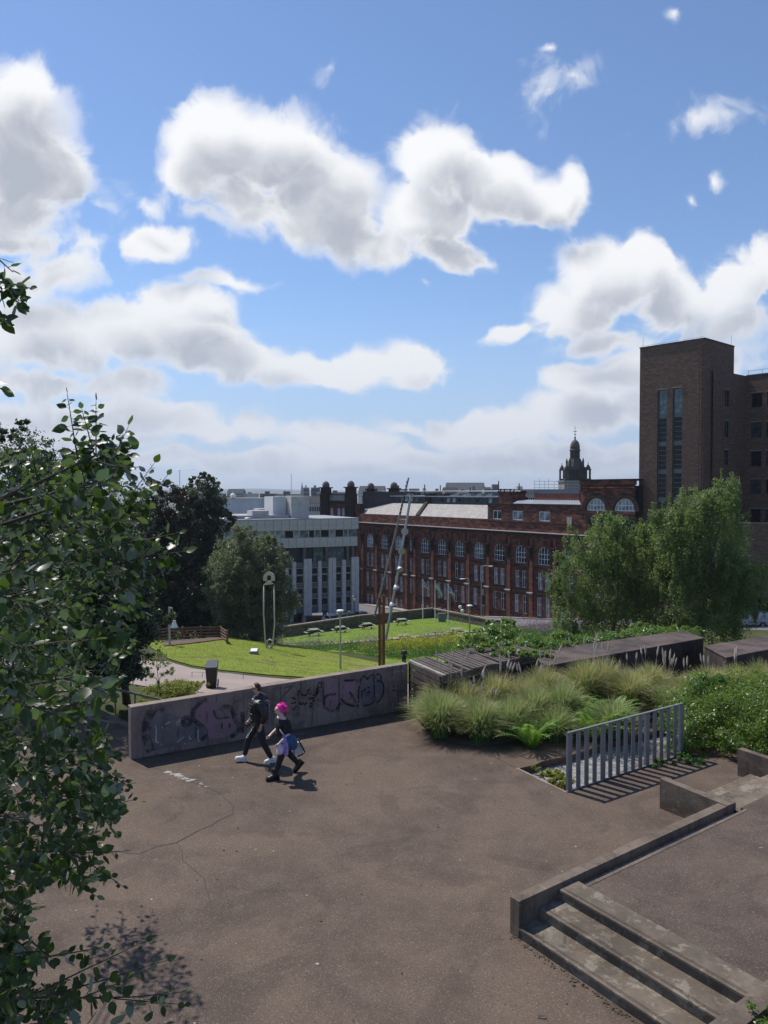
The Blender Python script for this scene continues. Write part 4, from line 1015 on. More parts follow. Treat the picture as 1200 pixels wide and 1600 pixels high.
# ---------------------------------------------------------------- brown brick tower and its wing
cx_, cy_ = 43.6, 105.0
tl = ((998-600)/1200*112.2, 112.2); tc_ = (cx_, cy_)
FT = Facade(tl, tc_, -14.0); H_t = 26.9+14
tw = thing('brick_tower', 'tall plain brown brick tower with two tall glazed window strips', 'building', FT.o, FT.rz)
st_ops = []
def zpx(F_, px, py): return F_.z_at(px, py)
strips = [(1026.0,1040.5,610),(1049.5,1064.5,607)]
so = []
for a, b, t_ in strips:
    xa_, xb_ = FT.s_at(a), FT.s_at(b); so.append((xa_, xb_, FT.z_at((a+b)/2, 826), FT.z_at((a+b)/2, t_), False))
m = MB(); wallface(m, 0, FT.L, 0, H_t, so, 0, .45)
Dp = 9.0
m.add([(0,0,0),(0,0,H_t),(0,Dp,H_t),(0,Dp,0)], [(0,1,2,3)]); m.add([(FT.L,0,0),(FT.L,Dp,0),(FT.L,Dp,H_t),(FT.L,0,H_t)], [(0,1,2,3)]); m.add([(0,Dp,0),(0,Dp,H_t),(FT.L,Dp,H_t),(FT.L,Dp,0)], [(0,1,2,3)]); m.add([(0,0,H_t),(FT.L,0,H_t),(FT.L,Dp,H_t),(0,Dp,H_t)], [(0,1,2,3)])
m.build('wall', M['brick'], tw)
m = MB(); m.box(-.08, FT.L+.08, -.08, .4, H_t-.02, H_t+.12); m.box(FT.L-.3, FT.L+.08, .4, Dp+.05, H_t-.02, H_t+.12); m.build('coping', M['slate_dark'], tw)
for (x0, x1, z0, z1, _) in so:
    hh = 3.95; z = z1
    m = MB(); m.box(x0-.05, x1+.05, -.06, .10, z1+.003, z1+.22); m.build('lintel', M['conc_top'], tw)
    m = MB(); m.box(x0+.003, x1-.003, .46, .5, z0, z1); m.build('backing', M['dark'], tw)
    while z-hh > z0-3.9:
        zb_ = max(z-hh, z0); fh = z-zb_-.5
        if fh < .8: break
        o_ = put_window(tw, x0+.02, zb_+.5, x1-x0-.04, fh, False, 1, tuple(fh*k/5 for k in range(1,5)), .30, 'glass_blue' if z > z1-1 else 'darkglass', 'tealmetal', .07, .07)
        m = MB(); m.box(x0+.02, x1-.02, .31, .38, zb_+.003, zb_+.497); m.build('spandrel_panel', M['tealmetal'], tw)
        z -= hh
pr = MB()
for px in (1090,1093.5): s_ = FT.s_at(px); pr.box(s_-.13, s_+.13, -.10, -.002, 0, H_t-.8)
pr.build('brick_rib', M['brick'], tw)
m = MB(); m.tube([(.3,.3,H_t),(.3,.3,H_t+1.6)], .02, 5); m.tube([(FT.L-.3,Dp-.3,H_t),(FT.L-.3,Dp-.3,H_t+1.6)], .02, 5); m.build('lightning_rod', M['black'], tw)
m = MB(); m.tube([(.1,.1,H_t+.3),(FT.L-.2,.1,H_t+.3)], .02, 5)
for k in range(9): m.tube([(.1+k*1.13,.1,H_t+.1),(.1+k*1.13,.1,H_t+.3)], .015, 5)
m.build('roof_rail', M['steel_dark'], tw)
# wing: side face flush with the tower's right face, front face stepping nearer to the right
rdir = Vector((6.9,5.7)).normalized()
wA = Vector(tc_)+rdir*2.0
k1161 = (1161-600)/1200
tt = (k1161*wA.y-wA.x)/(rdir.x-k1161*rdir.y); wB = wA+rdir*tt
zpar = 22.9
FW1 = Facade(tuple(wA+Vector((rdir.y,-rdir.x))*.25), tuple(wB+Vector((rdir.y,-rdir.x))*.25), -14.0)
wg = thing('brick_wing', 'brown brick office wing right of the tower with rows of small dark windows', 'building', FW1.o, FW1.rz)
HW = zpar+14
wo = []
for py0, py1 in ((610,636),(658,684),(703,727),(748,773)):
    a, b = FW1.s_at(1131), FW1.s_at(1139); wo.append((a, b, FW1.z_at(1135,py1), FW1.z_at(1135,py0), False))
m = MB(); wallface(m, 0, FW1.L, 0, HW, wo, 0, .3); m.box(0.01, FW1.L+.0, .31, 6, 0, HW-.01); m.build('side_wall', M['brick'], wg)
for w in wo:
    put_window(wg, w[0], w[2], w[1]-w[0], w[3]-w[2], False, 2, ((w[3]-w[2])*.5,), .12, 'darkglass', 'steel_dark', .05, .06)
    m = MB(); m.box(w[0]-.05, w[1]+.05, -.04, .05, w[3]+.003, w[3]+.16); m.build('lintel', M['conc_top'], wg)
# front face of the wing, perpendicular, in the same local frame (x fixed, running towards the viewer)
sn = Vector((rdir.y,-rdir.x))            # outward normal of side wall = direction towards the viewer/right
pB = wB+sn*.25
FW2 = Facade(tuple(pB), tuple(pB+sn*24), -14.0)
fo_ = []
for c0_, c1_ in ((1172,1188.7),(1196,1213)):
    for r0, r1 in ((614.5,637),(660,684),(705,729),(749,771.5),(795,817)):
        a, b = FW2.s_at(c0_), FW2.s_at(c1_); pc = (c0_+c1_)/2; fo_.append((a, b, FW2.z_at(1180,r1), FW2.z_at(1180,r0), False))
wf = thing('wing_front', 'brown brick wall with stacked square windows at the right edge of the picture', 'building', FW2.o, FW2.rz)
m = MB(); wallface(m, 0, 24, 0, HW, fo_, 0, .3); m.box(.02, 24, .31, 10, 0, HW-.01); m.build('wall', M['brick'], wf)
for i, w in enumerate(fo_):
    put_window(wf, w[0], w[2], w[1]-w[0], w[3]-w[2], False, 2, ((w[3]-w[2])*.68,), .15, 'glass' if i % 2 else 'darkglass', 'black', .07, .09)
    m = MB(); m.box(w[0]-.1, w[1]+.1, -.05, .05, w[3]+.003, w[3]+.16); m.build('lintel', M['conc_top'], wf)
m = MB(); m.box(0, 24, -.06, .3, HW, HW+.12); m.tube([(0,.4,HW+.75),(24,.4,HW+.75)], .03, 5)
for k in range(12): m.tube([(.1+k*2,.4,HW),(.1+k*2,.4,HW+.75)], .025, 5)
m.build('parapet_rail', M['steel_dark'], wf)
# low annex in front of the tower
FA = Facade((44.0,101.5), (66,96.0), -13.0)
an = thing('brick_annex', 'low brown brick annex with pale coping at the foot of the tower', 'building', FA.o, FA.rz)
HA = FA.z_at(1170,818)
ao = [(FA.s_at(1186), FA.s_at(1206), 1.6, FA.z_at(1190,934), False), (FA.s_at(1148), FA.s_at(1160), FA.z_at(1150,905), FA.z_at(1150,858), True)]
m = MB(); wallface(m, -6, FA.L, 0, HA, ao, 0, .6); m.add([(-6,0,0),(-6,0,HA),(-6,5,HA),(-6,5,0)], [(0,1,2,3)]); m.add([(-6,0,HA),(FA.L,0,HA),(FA.L,3.4,HA),(-6,3.4,HA)], [(0,1,2,3)]); m.build('wall', M['brick'], an)
m = MB(); m.box(-5.9, FA.L, .62, 3, 0, HA-.05); m.build('dark_doorway', M['dark'], an)
m = MB(); m.box(-6.1, FA.L, -.1, .4, HA, HA+.15); m.build('coping', M['conc_top'], an)

# ---------------------------------------------------------------- grey concrete building
gl, gr = ((250-600)/1200*114.0, 114.0), ((560-600)/1200*128.0, 128.0)
FG = Facade(gl, gr, -16.5)
gb = thing('grey_building', 'grey concrete office building with panelled bands and tall window slots on stilts', 'building', FG.o, FG.rz)
GLn = FG.L
def zg(py): return FG.z_at(556, py)
z_roof, z_f1, z_w, z_f2, z_rec, z_pb = zg(810), zg(826.5), zg(838.7), zg(853), zg(875.5), zg(953)
m = MB(); m.box(0, GLn-.15, 1.25, 16, z_pb, z_roof-.3); m.build('core', simple('building_core', (.10,.10,.11), (.08,.08,.09)), gb)
pw = .0
xf = 0.0; nP = 24; w_ = GLn/nP
pme = MB(); pme.box(0, w_-.045, -.12, .45, z_f1, z_roof); pmm = pme.mesh('fascia_panel', M['greyclad'])
pme = MB(); pme.box(0, w_-.045, .05, .47, z_f2, z_w); pm2 = pme.mesh('fascia_panel', M['greyclad'])
for k in range(nP):
    link('fascia_panel', pmm, gb, (k*w_,0,0)); 
    if k < nP: link('fascia_panel', pm2, gb, (k*w_-.12,0,0))
m = MB(); m.box(-.1, GLn+.05, -.22, 16, z_roof, z_roof+.10); m.build('roof_edge', M['lead'], gb)
m = MB(); m.box(0,GLn-.2,.30,.49,z_w,z_f1); m.build('window_band', M['dark'], gb)
gk = ['curtain','glass_blue','darkglass','curtain','darkglass','glass_blue','curtain','curtain']
r4 = random.Random(11); x = 0.1
while x < GLn-1.2:
    ww = r4.choice([.75,1.0,1.5]); put_window(gb, x, z_w+.02, ww, z_f1-z_w-.04, False, 1, (), .16, r4.choice(gk), 'greyclad', .06, .06); x += ww+.03
# recessed floor with blue panels, glazing and columns
m = MB(); m.box(0, GLn-.6, 1.0, 1.2, z_rec, z_f2); m.build('recess_wall', M['bluepanel'], gb)
cm = MB(); cm.box(-.22,.22,.1,.55,z_rec,z_f2); cmm = cm.mesh('column', simple('brown_column', (.16,.11,.095)))
for px in (476,511,544,552): link('column', cmm, gb, (FG.s_at(px),0,0))
for px in (400,437): link('column', cmm, gb, (FG.s_at(px),0,0))
for a, b in ((492,500),(500,508),(514,521),(521,529),(529,541),(420,430),(380,392)):
    s0, s1 = FG.s_at(a), FG.s_at(b); put_window(gb, s0+.03, z_rec+.9, s1-s0-.06, z_f2-z_rec-1.0, False, 2, (), .8, 'glass_blue', 'tealmetal', .06, .08)
m = MB(); m.box(FG.s_at(492), FG.s_at(541), .70, .78, z_rec, z_rec+.85); m.build('glass_parapet', M['glass_blue'], gb)
# fins and window slots of the lower floors
def gy(k): return k
fins = [(549,560.2),(534.5,540),(513,524.5),(497,502),(474.5,486.5),(456.5,462),(440,450),(420,431),(405,411),(380,392),(360,366),(335,347),(310,316)]
for a, b in fins:
    s0, s1 = FG.s_at(a), FG.s_at(b); wide = (b-a) > 8
    m = MB(); zt2 = z_rec+(.55 if wide else .15); zb2 = z_pb-(.4 if wide else .1)
    if wide:
        mid_ = (s0+s1)/2; m.box(s0, mid_-.02, -.15, .3, zb2, zt2); m.build('fin_panel', M['greyfin'], gb)
        m = MB(); m.box(mid_+.02, s1, -.15, .3, zb2, zt2); m.build('fin_panel', M['greyfin'], gb)
    else: m.box(s0, s1, -.10, .3, zb2, zt2); m.build('fin_panel', M['greyfin'], gb)
H_z = z_rec-z_pb
rows = [(.985,.90,'s'),(.885,.755,'w'),(.745,.59,'w'),(.58,.50,'s'),(.49,.365,'w'),(.355,.29,'s'),(.28,.135,'w'),(.125,.02,'s')]
for i in range(len(fins)-1):
    s0, s1 = FG.s_at(fins[i+1][1]), FG.s_at(fins[i][0])
    m = MB(); m.box(s0+.02, s1-.02, .24, .30, z_pb, z_rec); m.build('slot_backing', M['tealmetal'], gb)
    for (t_, b_, kd) in rows:
        za_, zb_ = z_pb+H_z*b_, z_pb+H_z*t_
        if kd == 'w': put_window(gb, s0+.05, za_, s1-s0-.1, zb_-za_, False, 1, (), .10, 'darkglass', 'greyclad', .05, .06)
        elif kd == 's':
            m = MB(); m.box(s0+.05, s1-.05, .12, .235, za_, zb_); m.build('spandrel_panel', simple('stained_spandrel', (.15,.155,.165), (.10,.10,.11)) if 'stained_spandrel' not in MATS else MATS['stained_spandrel'], gb)
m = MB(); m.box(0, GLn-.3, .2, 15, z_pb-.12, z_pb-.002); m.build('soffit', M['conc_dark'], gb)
sm = MB(); sm.box(-.28,.28,.8,1.4,0,z_pb-.12); smm = sm.mesh('stilt', M['greyclad'])
for px in (543,511,478,458,430,390,340): link('stilt', smm, gb, (FG.s_at(px),0,0))
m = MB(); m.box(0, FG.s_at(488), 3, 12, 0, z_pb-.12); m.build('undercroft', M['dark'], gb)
# roof boxes
def rbox(a, b, top, y0, y1, mat, name='roof_box', bot=None):
    s0, s1 = FG.s_at(a,y0), FG.s_at(b,y0); D = FG.D_at(s0)+y0; zt2 = CAM_H-(top-768)/1200*D-FG.zb
    m = MB(); m.box(s0, s1, y0, y1, z_roof+.1 if bot is None else bot, zt2); return m.build(name, M[mat], gb)
rbox(455,482.5,775.5,2.2,7,'greyclad'); rbox(426.5,447,776,4.2,9,'whitewall'); rbox(447,455,779,4.4,7,'greyclad'); rbox(449.5,454,786,4.3,4.395,'dark','door')
rbox(394,420,798,3,6,'greyclad'); rbox(345,452,806,2.5,12,'stringc'); rbox(404,424,794.5,9,12,'greyclad')
for px in (356,392): s_ = FG.s_at(px); m = MB(); m.ell((s_,1.6,z_roof+.15),(.7,.7,.28),12,6); m.build('rooflight', M['lead'], gb, smooth=True)
m = MB(); s_ = FG.s_at(471); m.tube([(s_,5,z_roof),(s_,5,z_roof+7.5)], .04, 6); m.build('aerial', M['steel'], gb)
# white block and brown block farther back
def simplebox(name, label, pxa, pxb, top, D, dep, base, mat, cat='building', winr=None, rot=0):
    x0, x1 = (pxa-600)/1200*D, (pxb-600)/1200*D; zt2 = CAM_H-(top-768)/1200*D
    o = thing(name, label, cat, (x0, D, base), rot); m = MB(); m.box(0, x1-x0, 0, dep, 0, zt2-base); m.build('wall', M[mat] if isinstance(mat, str) else mat, o)
    return o, x1-x0, zt2-base
o, w, h = simplebox('white_building', 'plain white rendered block with one dark window behind the grey roof', 349, 406, 779.5, 152, 10, -18, 'whitewall')
put_window(o, (379-349)/1200*152, h-4.1, 1.35, 1.05, False, 1, (), -.05, 'darkglass', 'greyclad', .05, .08)
m = MB(); m.box(0,w,-.1,10,h,h+.15); m.build('coping', M['stringc'], o)
m = MB(); m.ell(((361-349)/1200*152, 2, h+.6),(.6,.6,.5),10,7); m.tube([((361-349)/1200*152,2,h),((361-349)/1200*152,2,h+1.6)],.04,6); m.build('satellite_dish', M['white'], o)
simplebox('brown_building', 'small dark brown brick block on the skyline behind the grey roof', 404, 426, 781, 162, 8, -18, 'sand_dark')
# ================================================================= FAR THINGS
def hills(name, D, prof, mat, thick=1500, x0=-1.0, x1=1.0, base=-25):
    m = MB(); n = 160; vs = []; rr = random.Random(D)
    rows = 7
    for j in range(rows):
        for i in range(n+1):
            u = x0+(x1-x0)*i/n; x = u*D; t = j/(rows-1)
            pz = np.interp(u*FPX+600, [p[0] for p in prof], [p[1] for p in prof])
            top = CAM_H-(pz-768)/1200*D
            k = math.sin(math.pi/2*t)
            z = base+(top-base)*k+mnoise.noise(Vector((x*.0016, D*.01, t*2)))*(18 if 0 < t else 0)*D/9000+mnoise.noise(Vector((x*.006, D, t)))*6*D/9000
            vs.append((x, D+thick*t, z))
    m.add(vs, [(j*(n+1)+i, j*(n+1)+i+1, (j+1)*(n+1)+i+1, (j+1)*(n+1)+i) for j in range(rows-1) for i in range(n)])
    return struct(m.build(name, mat, smooth=True))
hm = lawnmat('far_moorland', (.055,.07,.04), (.045,.055,.035), (.09,.08,.06), .4)
hills('hills', 9500, [(-700,764),(0,764),(150,763),(240,762),(330,762.5),(370,762),(430,764),(470,766),(520,766),(700,767),(1000,767.5),(2000,767)], hm)
hills('hills', 6200, [(-700,767),(300,766),(380,765.5),(480,768),(700,769),(2000,770)], hm, 900)

# spired tower
sp = P(898,760,235); c0 = Vector((sp.x, 235, -16)); k = 235/1200
spire = thing('domed_spire', 'dark stone tower top with pillared stages, dome and cross finial above the roofs', 'tower', c0)
def zz(py): return CAM_H-(py-768)*k+16
sm_ = simple('dark_spire_stone', (.085,.075,.062), (.04,.036,.032), .6, .9, 0, .4, .05, 3)
m = MB(); h = 4.1; m.box(-h,h,-h,h,0,zz(752)); m.box(-h-.35,h+.35,-h-.35,h+.35,zz(753),zz(751)); m.build('tower_shaft', simple('pale_tower_stone', (.30,.26,.23), (.2,.17,.15)), spire)
m = MB(); m.box(-2.6,2.6,-2.6,2.6,zz(751),zz(730)); m.lathe([(2.7,zz(731)),(2.1,zz(722)),(1.7,zz(717))], n=8)
for a, b in ((-1,-1),(1,-1),(1,1),(-1,1)):
    m.box(a*3.2-.75,a*3.2+.75,b*3.2-.75,b*3.2+.75,zz(751),zz(748))
    for c, d in ((-1,-1),(1,-1),(1,1),(-1,1)): m.lathe([(.17,zz(748)),(.17,zz(735))], (a*3.2+c*.55, b*3.2+d*.55, 0), 6)
    m.box(a*3.2-.8,a*3.2+.8,b*3.2-.8,b*3.2+.8,zz(735),zz(733.6))
    m.lathe([(.75,zz(733.6)),(.7,zz(731)),(.35,zz(728)),(.1,zz(726)),(.08,zz(723)),(.03,zz(722.5))], (a*3.2,b*3.2,0), 8)
    m.lathe([(.4,zz(730)),(.3,zz(724)),(.35,zz(721)),(.08,zz(716))], (a*2.0,b*2.0,0), 6)
m.build('lower_stage', sm_, spire)
m = MB()
for k_ in range(4):
    rz = k_*math.pi/2; M_ = Matrix.Rotation(rz, 3, 'Z')
    for x_ in (-1.5,-.5,.5,1.5):
        p = M_ @ Vector((x_, -2.85, 0)); m.lathe([(.16,zz(749)),(.16,zz(734))], (p.x,p.y,0), 6)
    for x_ in (-1.0,0,1.0):
        p = M_ @ Vector((x_, -2.62, 0)); m.cbox((p.x,p.y,(zz(748)+zz(736))/2), (.6,.06,zz(736)-zz(748)), rz)
    p = M_ @ Vector((0,-2.7,0)); m.cbox((p.x,p.y,zz(732.8)), (4.2,.7,.5), rz)
m.build('pilasters', sm_, spire)
m = MB()
for i in range(8):
    a = math.pi*2*(i+.5)/8; m.lathe([(.26,zz(717)),(.24,zz(704.5))], (1.25*math.cos(a),1.25*math.sin(a),0), 6)
m.lathe([(.75,zz(717)),(.7,zz(704))], n=8); m.lathe([(1.65,zz(718)),(1.65,zz(716.6))], n=12); m.lathe([(1.7,zz(704.6)),(1.75,zz(703.6)),(1.45,zz(702.5)),(1.45,zz(700))], n=12); m.build('colonnade', sm_, spire)
m = MB(); m.lathe([(1.45,zz(700)),(1.42,zz(697)),(1.25,zz(693)),(.95,zz(690)),(.5,zz(688)),(.25,zz(687)),(.22,zz(684)),(.28,zz(683.5)),(.08,zz(682))], n=14); m.build('dome', M['domestone'], spire, smooth=True)
m = MB(); m.tube([(0,0,zz(682)),(0,0,zz(665.5))], .06, 6); m.box(-.55,.55,-.05,.05,zz(675),zz(674.2)); m.ell((0,0,zz(679)),(.22,.22,.22),8,6); m.box(-.35,.35,-.04,.04,zz(679.6),zz(679)); m.build('cross_finial', M['black'], spire)
# louvred parapet in front of it and scaffold rail on the plant room
m = MB(); c1 = P(890,760,140); m0 = thing('scaffold_rail', 'thin scaffold rails standing above the red brick plant room', 'scaffolding', c1)
kk = 140/1200
for py in (752,757,762): m = MB(); m.tube([((834-890)*kk,0,(760-py)*kk),((905-890)*kk,0,(760-py)*kk)], .035, 5); m.build('rail', M['steel'], m0)
for px in (835,843,851,857,866,876,887,897,905): m = MB(); m.tube([((px-890)*kk,0,-.9),((px-890)*kk,0,(760-(748 if px in (843,857) else 751.5))*kk)], .035, 5); m.build('post', M['steel'], m0)

# city blocks on the skyline
facm = [simple('city_grey', (.22,.22,.23), (.16,.16,.17), .05), simple('city_cream', (.50,.48,.45), (.4,.38,.36), .05), simple('city_brown', (.14,.10,.085), (.1,.07,.06), .05), simple('city_dark', (.08,.085,.095), (.06,.06,.07), .05), simple('city_blue', (.18,.21,.26), (.14,.16,.2), .05)]
def city(name, label, pxa, pxb, top, D, mi, roof=None, cols=0, rows=0, dep=None, bot=-21, rot=0):
    x0, x1 = (pxa-600)/1200*D, (pxb-600)/1200*D; z = CAM_H-(top-768)/1200*D; W2 = x1-x0; dep = dep or W2*.7
    o = thing(name, label, 'building', (x0, D, bot), rot, 'distant buildings on the skyline'); H2 = z-bot
    m = MB(); m.box(0,W2,0,dep,0,H2); m.build('wall', facm[mi], o)
    if roof == 'pitch':
        m = MB(); m.add([(-.3,-.3,H2),(W2+.3,-.3,H2),(W2+.3,dep+.3,H2),(-.3,dep+.3,H2),(-.3,dep/2,H2+dep*.35),(W2+.3,dep/2,H2+dep*.35)], [(0,1,5,4),(2,3,4,5),(0,4,3),(1,2,5)]); m.build('roof', M['slate_dark'], o)
    else:
        m = MB(); m.box(-.1,W2+.1,-.1,dep+.1,H2,H2+.4); m.box(W2*.3,W2*.55,dep*.2,dep*.6,H2+.4,H2+2.2); m.build('roof', facm[(mi+1)%5], o)
    if cols:
        m = MB(); cw = W2/cols
        for c in range(cols):
            for r in range(rows):
                zt2 = H2-1.2-r*3.1; m.box(c*cw+cw*.2, c*cw+cw*.8, -.06, -.005, zt2-1.5, zt2)
        m.build('windows', M['darkglass'], o, kind='stuff')
    return o
city('tower_block','left grey tower block on the far skyline behind the dome of the pavilion',474,483,762.5,620,0,None,4,14)
city('tower_block','right grey tower block on the far skyline beside the pavilion turret',486,499.5,762.5,640,3,None,5,14)
city('far_house','pale terrace with grey roof seen between white roof box and pavilion',481,503,786,250,1,'pitch',8,4)
city('far_house','blue grey terrace above the pale one between roof box and pavilion',479,502,781,330,4,'pitch',8,3)
city('far_block','long pale flat block behind the third turret',608,637,765.5,380,1,None,10,3)
city('far_block','low brown block left of the third turret',571,590,764.5,420,2,None,6,3)
nm = 0
cr = random.Random(5)
spots = [(640,655,767,520,1),(655,675,769,430,0),(676,694,768,600,2),(695,716,766.5,470,0),(716,733,768,650,1),(733,752,767,380,3),(752,766,764.5,700,0),(757,800,765.5,300,4),(800,835,766,420,0),(808,835,771,210,1),(770,790,767,800,2),
 (330,349,772,500,1),(300,332,771,700,0),(406,430,772,600,2),(430,470,773,500,1),(495,512,772,420,0),(905,935,764,330,2),(935,1000,767,380,0),(355,380,770,900,0),(380,404,771.5,1100,1),(512,540,770,700,2),(560,600,769,1000,1),(600,640,769.5,1200,0),(640,700,769,1400,3),(700,760,768.5,1300,1),(760,830,768.5,1500,0)]
ordw = 'first second third fourth fifth sixth seventh eighth ninth tenth eleventh twelfth thirteenth fourteenth fifteenth sixteenth seventeenth eighteenth nineteenth twentieth twenty-first twenty-second twenty-third twenty-fourth twenty-fifth twenty-sixth twenty-seventh twenty-eighth'.split()
nmz = {0:'grey',1:'cream',2:'brown',3:'dark',4:'blue grey'}
for i, (a, b, t, D, mi) in enumerate(spots):
    side = 'above the slate roofs' if 560 < a < 770 else ('behind the plant room' if a >= 770 else 'beyond the grey building')
    near = ['just left of','in line with','just right of'][i % 3]
    rank = sorted(q for q in spots).index((a,b,t,D,mi))+1
    city('far_block', f'{nmz[mi]} {"hazy" if D > 900 else "small" if D > 500 else "low"} skyline block {side}, {ordw[rank-1]} from the left', a, b, t, D, mi, 'pitch' if i % 3 == 0 else None, max(3,int((b-a)/3)), 2, rot=R(cr.uniform(-12,12)))
for px, py, D, label in ((472,753,300,'slim pale church spire left of the grey tower blocks'),(417,770,400,'tiny far steeple left of the white roof box'),(445,765,420,'tiny dark steeple above the white roof box'),(700,757,500,'thin distant steeple over the glazed roof')):
    b = P(px, 790, D); zt2 = CAM_H-(py-768)/1200*D
    o = thing('steeple', label, 'steeple', (b.x, D, -21)); w = D/1200*2.2
    m = MB(); m.box(-w,w,-w,w,0,21+zt2-D/1200*16); m.build('tower', facm[1 if D == 300 else 3], o)
    m = MB(); m.lathe([(w*1.3, 21+zt2-D/1200*16),(w*.25, 21+zt2-D/1200*3),(.03, 21+zt2)], n=8); m.build('spire', facm[1 if D == 300 else 3], o)
for px, t, D in ((663.5,757,230),(688,758,240),(735,761,260),(779,751.5,146),(811,755,160)):
    m = MB(); b = P(px, 780, D); m.tube([(0,0,-3),(0,0,CAM_H-(t-768)/1200*D-b.z)], .10*D/146, 6); tag(m.build('flue', M['black'], loc=b), {663.5:'thin pole rising above the clerestory left of the others',688:'thin pole above the clerestory, second from left',735:'short thin pole above the dark clerestory roof',779:'tall black flue rising from the brick chimney stack',811:'thin grey mast right of the brick chimney stack'}[px], 'pole')
# thin crane far left
m = MB(); b = P(281,770,600); m.tube([(0,0,-10),(0,0,18)],.25,4); m.tube([(-3,0,18),(12,0,18.5)],.2,4); tag(m.build('crane', M['steel'], loc=b), 'tiny pale tower crane on the far left horizon', 'crane')

# the air: one closed box round everything
if True:
    m = MB(); m.box(-13500, 13500, -290, 13500, -26, 240)
    hz, b = newmat('haze_air'); pv = b.n('ShaderNodeVolumePrincipled'); pv.inputs['Color'].default_value = (.82,.90,1.0,1); pv.inputs['Density'].default_value = 1.2e-4; pv.inputs['Anisotropy'].default_value = .2
    o_ = b.n('ShaderNodeOutputMaterial'); b.nt.links.new(pv.outputs[0], o_.inputs['Volume'])
    m.build('haze', hz, kind='stuff')
# ================================================================= STREET AND PARK THINGS
def gp(px, D, dz=0):
    x = (px-600)/1200*D; return Vector((x, D, hgt(x, D)+dz))
# stone wall round the lower lawn
def stone_wall(name, label, A, Bp, z0a, z0b, topa, topb):
    A = Vector(A); Bp = Vector(Bp); d = (Bp-A); L = d.length; o = thing(name, label, 'wall', (A.x,A.y,z0a), math.atan2(d.y,d.x))
    n = max(1, int(L/5)); cs = Vector
    for i in range(n):
        a, b = L*i/n, L*(i+1)/n-.02; ta, tb_ = topa+(topb-topa)*i/n-z0a, topa+(topb-topa)*(i+1)/n-z0a
        m = MB(); m.hexa([(a,-.2,-1.5),(b,-.2,-1.5),(b,.2,-1.5),(a,.2,-1.5),(a,-.2,ta-.14),(b,-.2,tb_-.14),(b,.2,tb_-.14),(a,.2,ta-.14)]); m.build('wall_section', M['stonewall'], o)
        m = MB(); m.hexa([(a,-.30,ta-.14),(b,-.30,tb_-.14),(b,.30,tb_-.14),(a,.30,ta-.14),(a,-.30,ta+.04),(b,-.30,tb_+.04),(b,.30,tb_+.04),(a,.30,ta+.04)]); m.build('coping_stone', M['conc_top'], o)
def zy(py, D): return CAM_H-(py-768)/1200*D
stone_wall('stone_wall', 'low rubble stone wall between the picnic tables and the grey building', ((444-600)/1200*99,99), ((560-600)/1200*112.5,112.5), -13, -14, zy(979.5,99), zy(962.5,112.5))
stone_wall('stone_wall', 'middle stretch of rubble wall behind the first flagpole', ((560.3-600)/1200*112.6,112.6), ((677-600)/1200*124,124), -14, -14, zy(962.3,112.6), zy(950.5,124))
stone_wall('stone_wall', 'right stretch of rubble wall stepping down behind the lamp towards the road', ((677.5-600)/1200*123.8,123.8), ((770-600)/1200*110,110), -14, -13.4, zy(951,123.8), zy(969,110))

# picnic tables
def picnic():
    t = thing('picnic_table', '', 'picnic table', (0,0,0), 0, 'picnic tables on the lower lawn')
    for k in range(5): m = MB(); m.box(-.55,.55,-.55+k*.222,-.55+k*.222+.20,.72,.76); m.build('table_board', M['wood_table'], t)
    for k in range(4):
        a = k*math.pi/2; m = MB(); p = Matrix.Rotation(a,3,'Z') @ Vector((0,-1.0,.44)); m.cbox(p,(.85,.28,.045),a); m.build('seat', M['wood_table'], t)
        m = MB(); q1 = Matrix.Rotation(a,3,'Z') @ Vector((.3,-1.05,.38)); q2 = Matrix.Rotation(a,3,'Z') @ Vector((.3,0,.38)); m.bar(q1,q2,.05,.09)
        q3 = Matrix.Rotation(a,3,'Z') @ Vector((.3,-.9,-.3)); q4 = Matrix.Rotation(a,3,'Z') @ Vector((.3,-.35,.71)); m.bar(q3,q4,.05,.09); m.build('leg', M['wood_dark'], t)
    return t
pt = [(490,95.5,'picnic table nearest the dark tree, leftmost on the lawn',.5),(532,101.5,'picnic table second from left, just behind the lamp post',.4),(574,106,'picnic table third from left, left of the rusty posts',.5),(628,109,'picnic table just right of the leaning poles',.3),(632,80.5,'low pale picnic table behind the flower bed near the standing person',.2),(714,88,'pale picnic table among the yellow flowers left of the lamp',.1)]
proto = picnic()
for i, (px, D, lab, rz) in enumerate(pt):
    p = gp(px, D, .04)
    if i == 0: proto.location = p; proto.rotation_euler = (0,0,rz); proto['label'] = lab; proto.scale = (1.08,)*3
    else: dup(proto, p, rz, lab, (1.08,)*3)

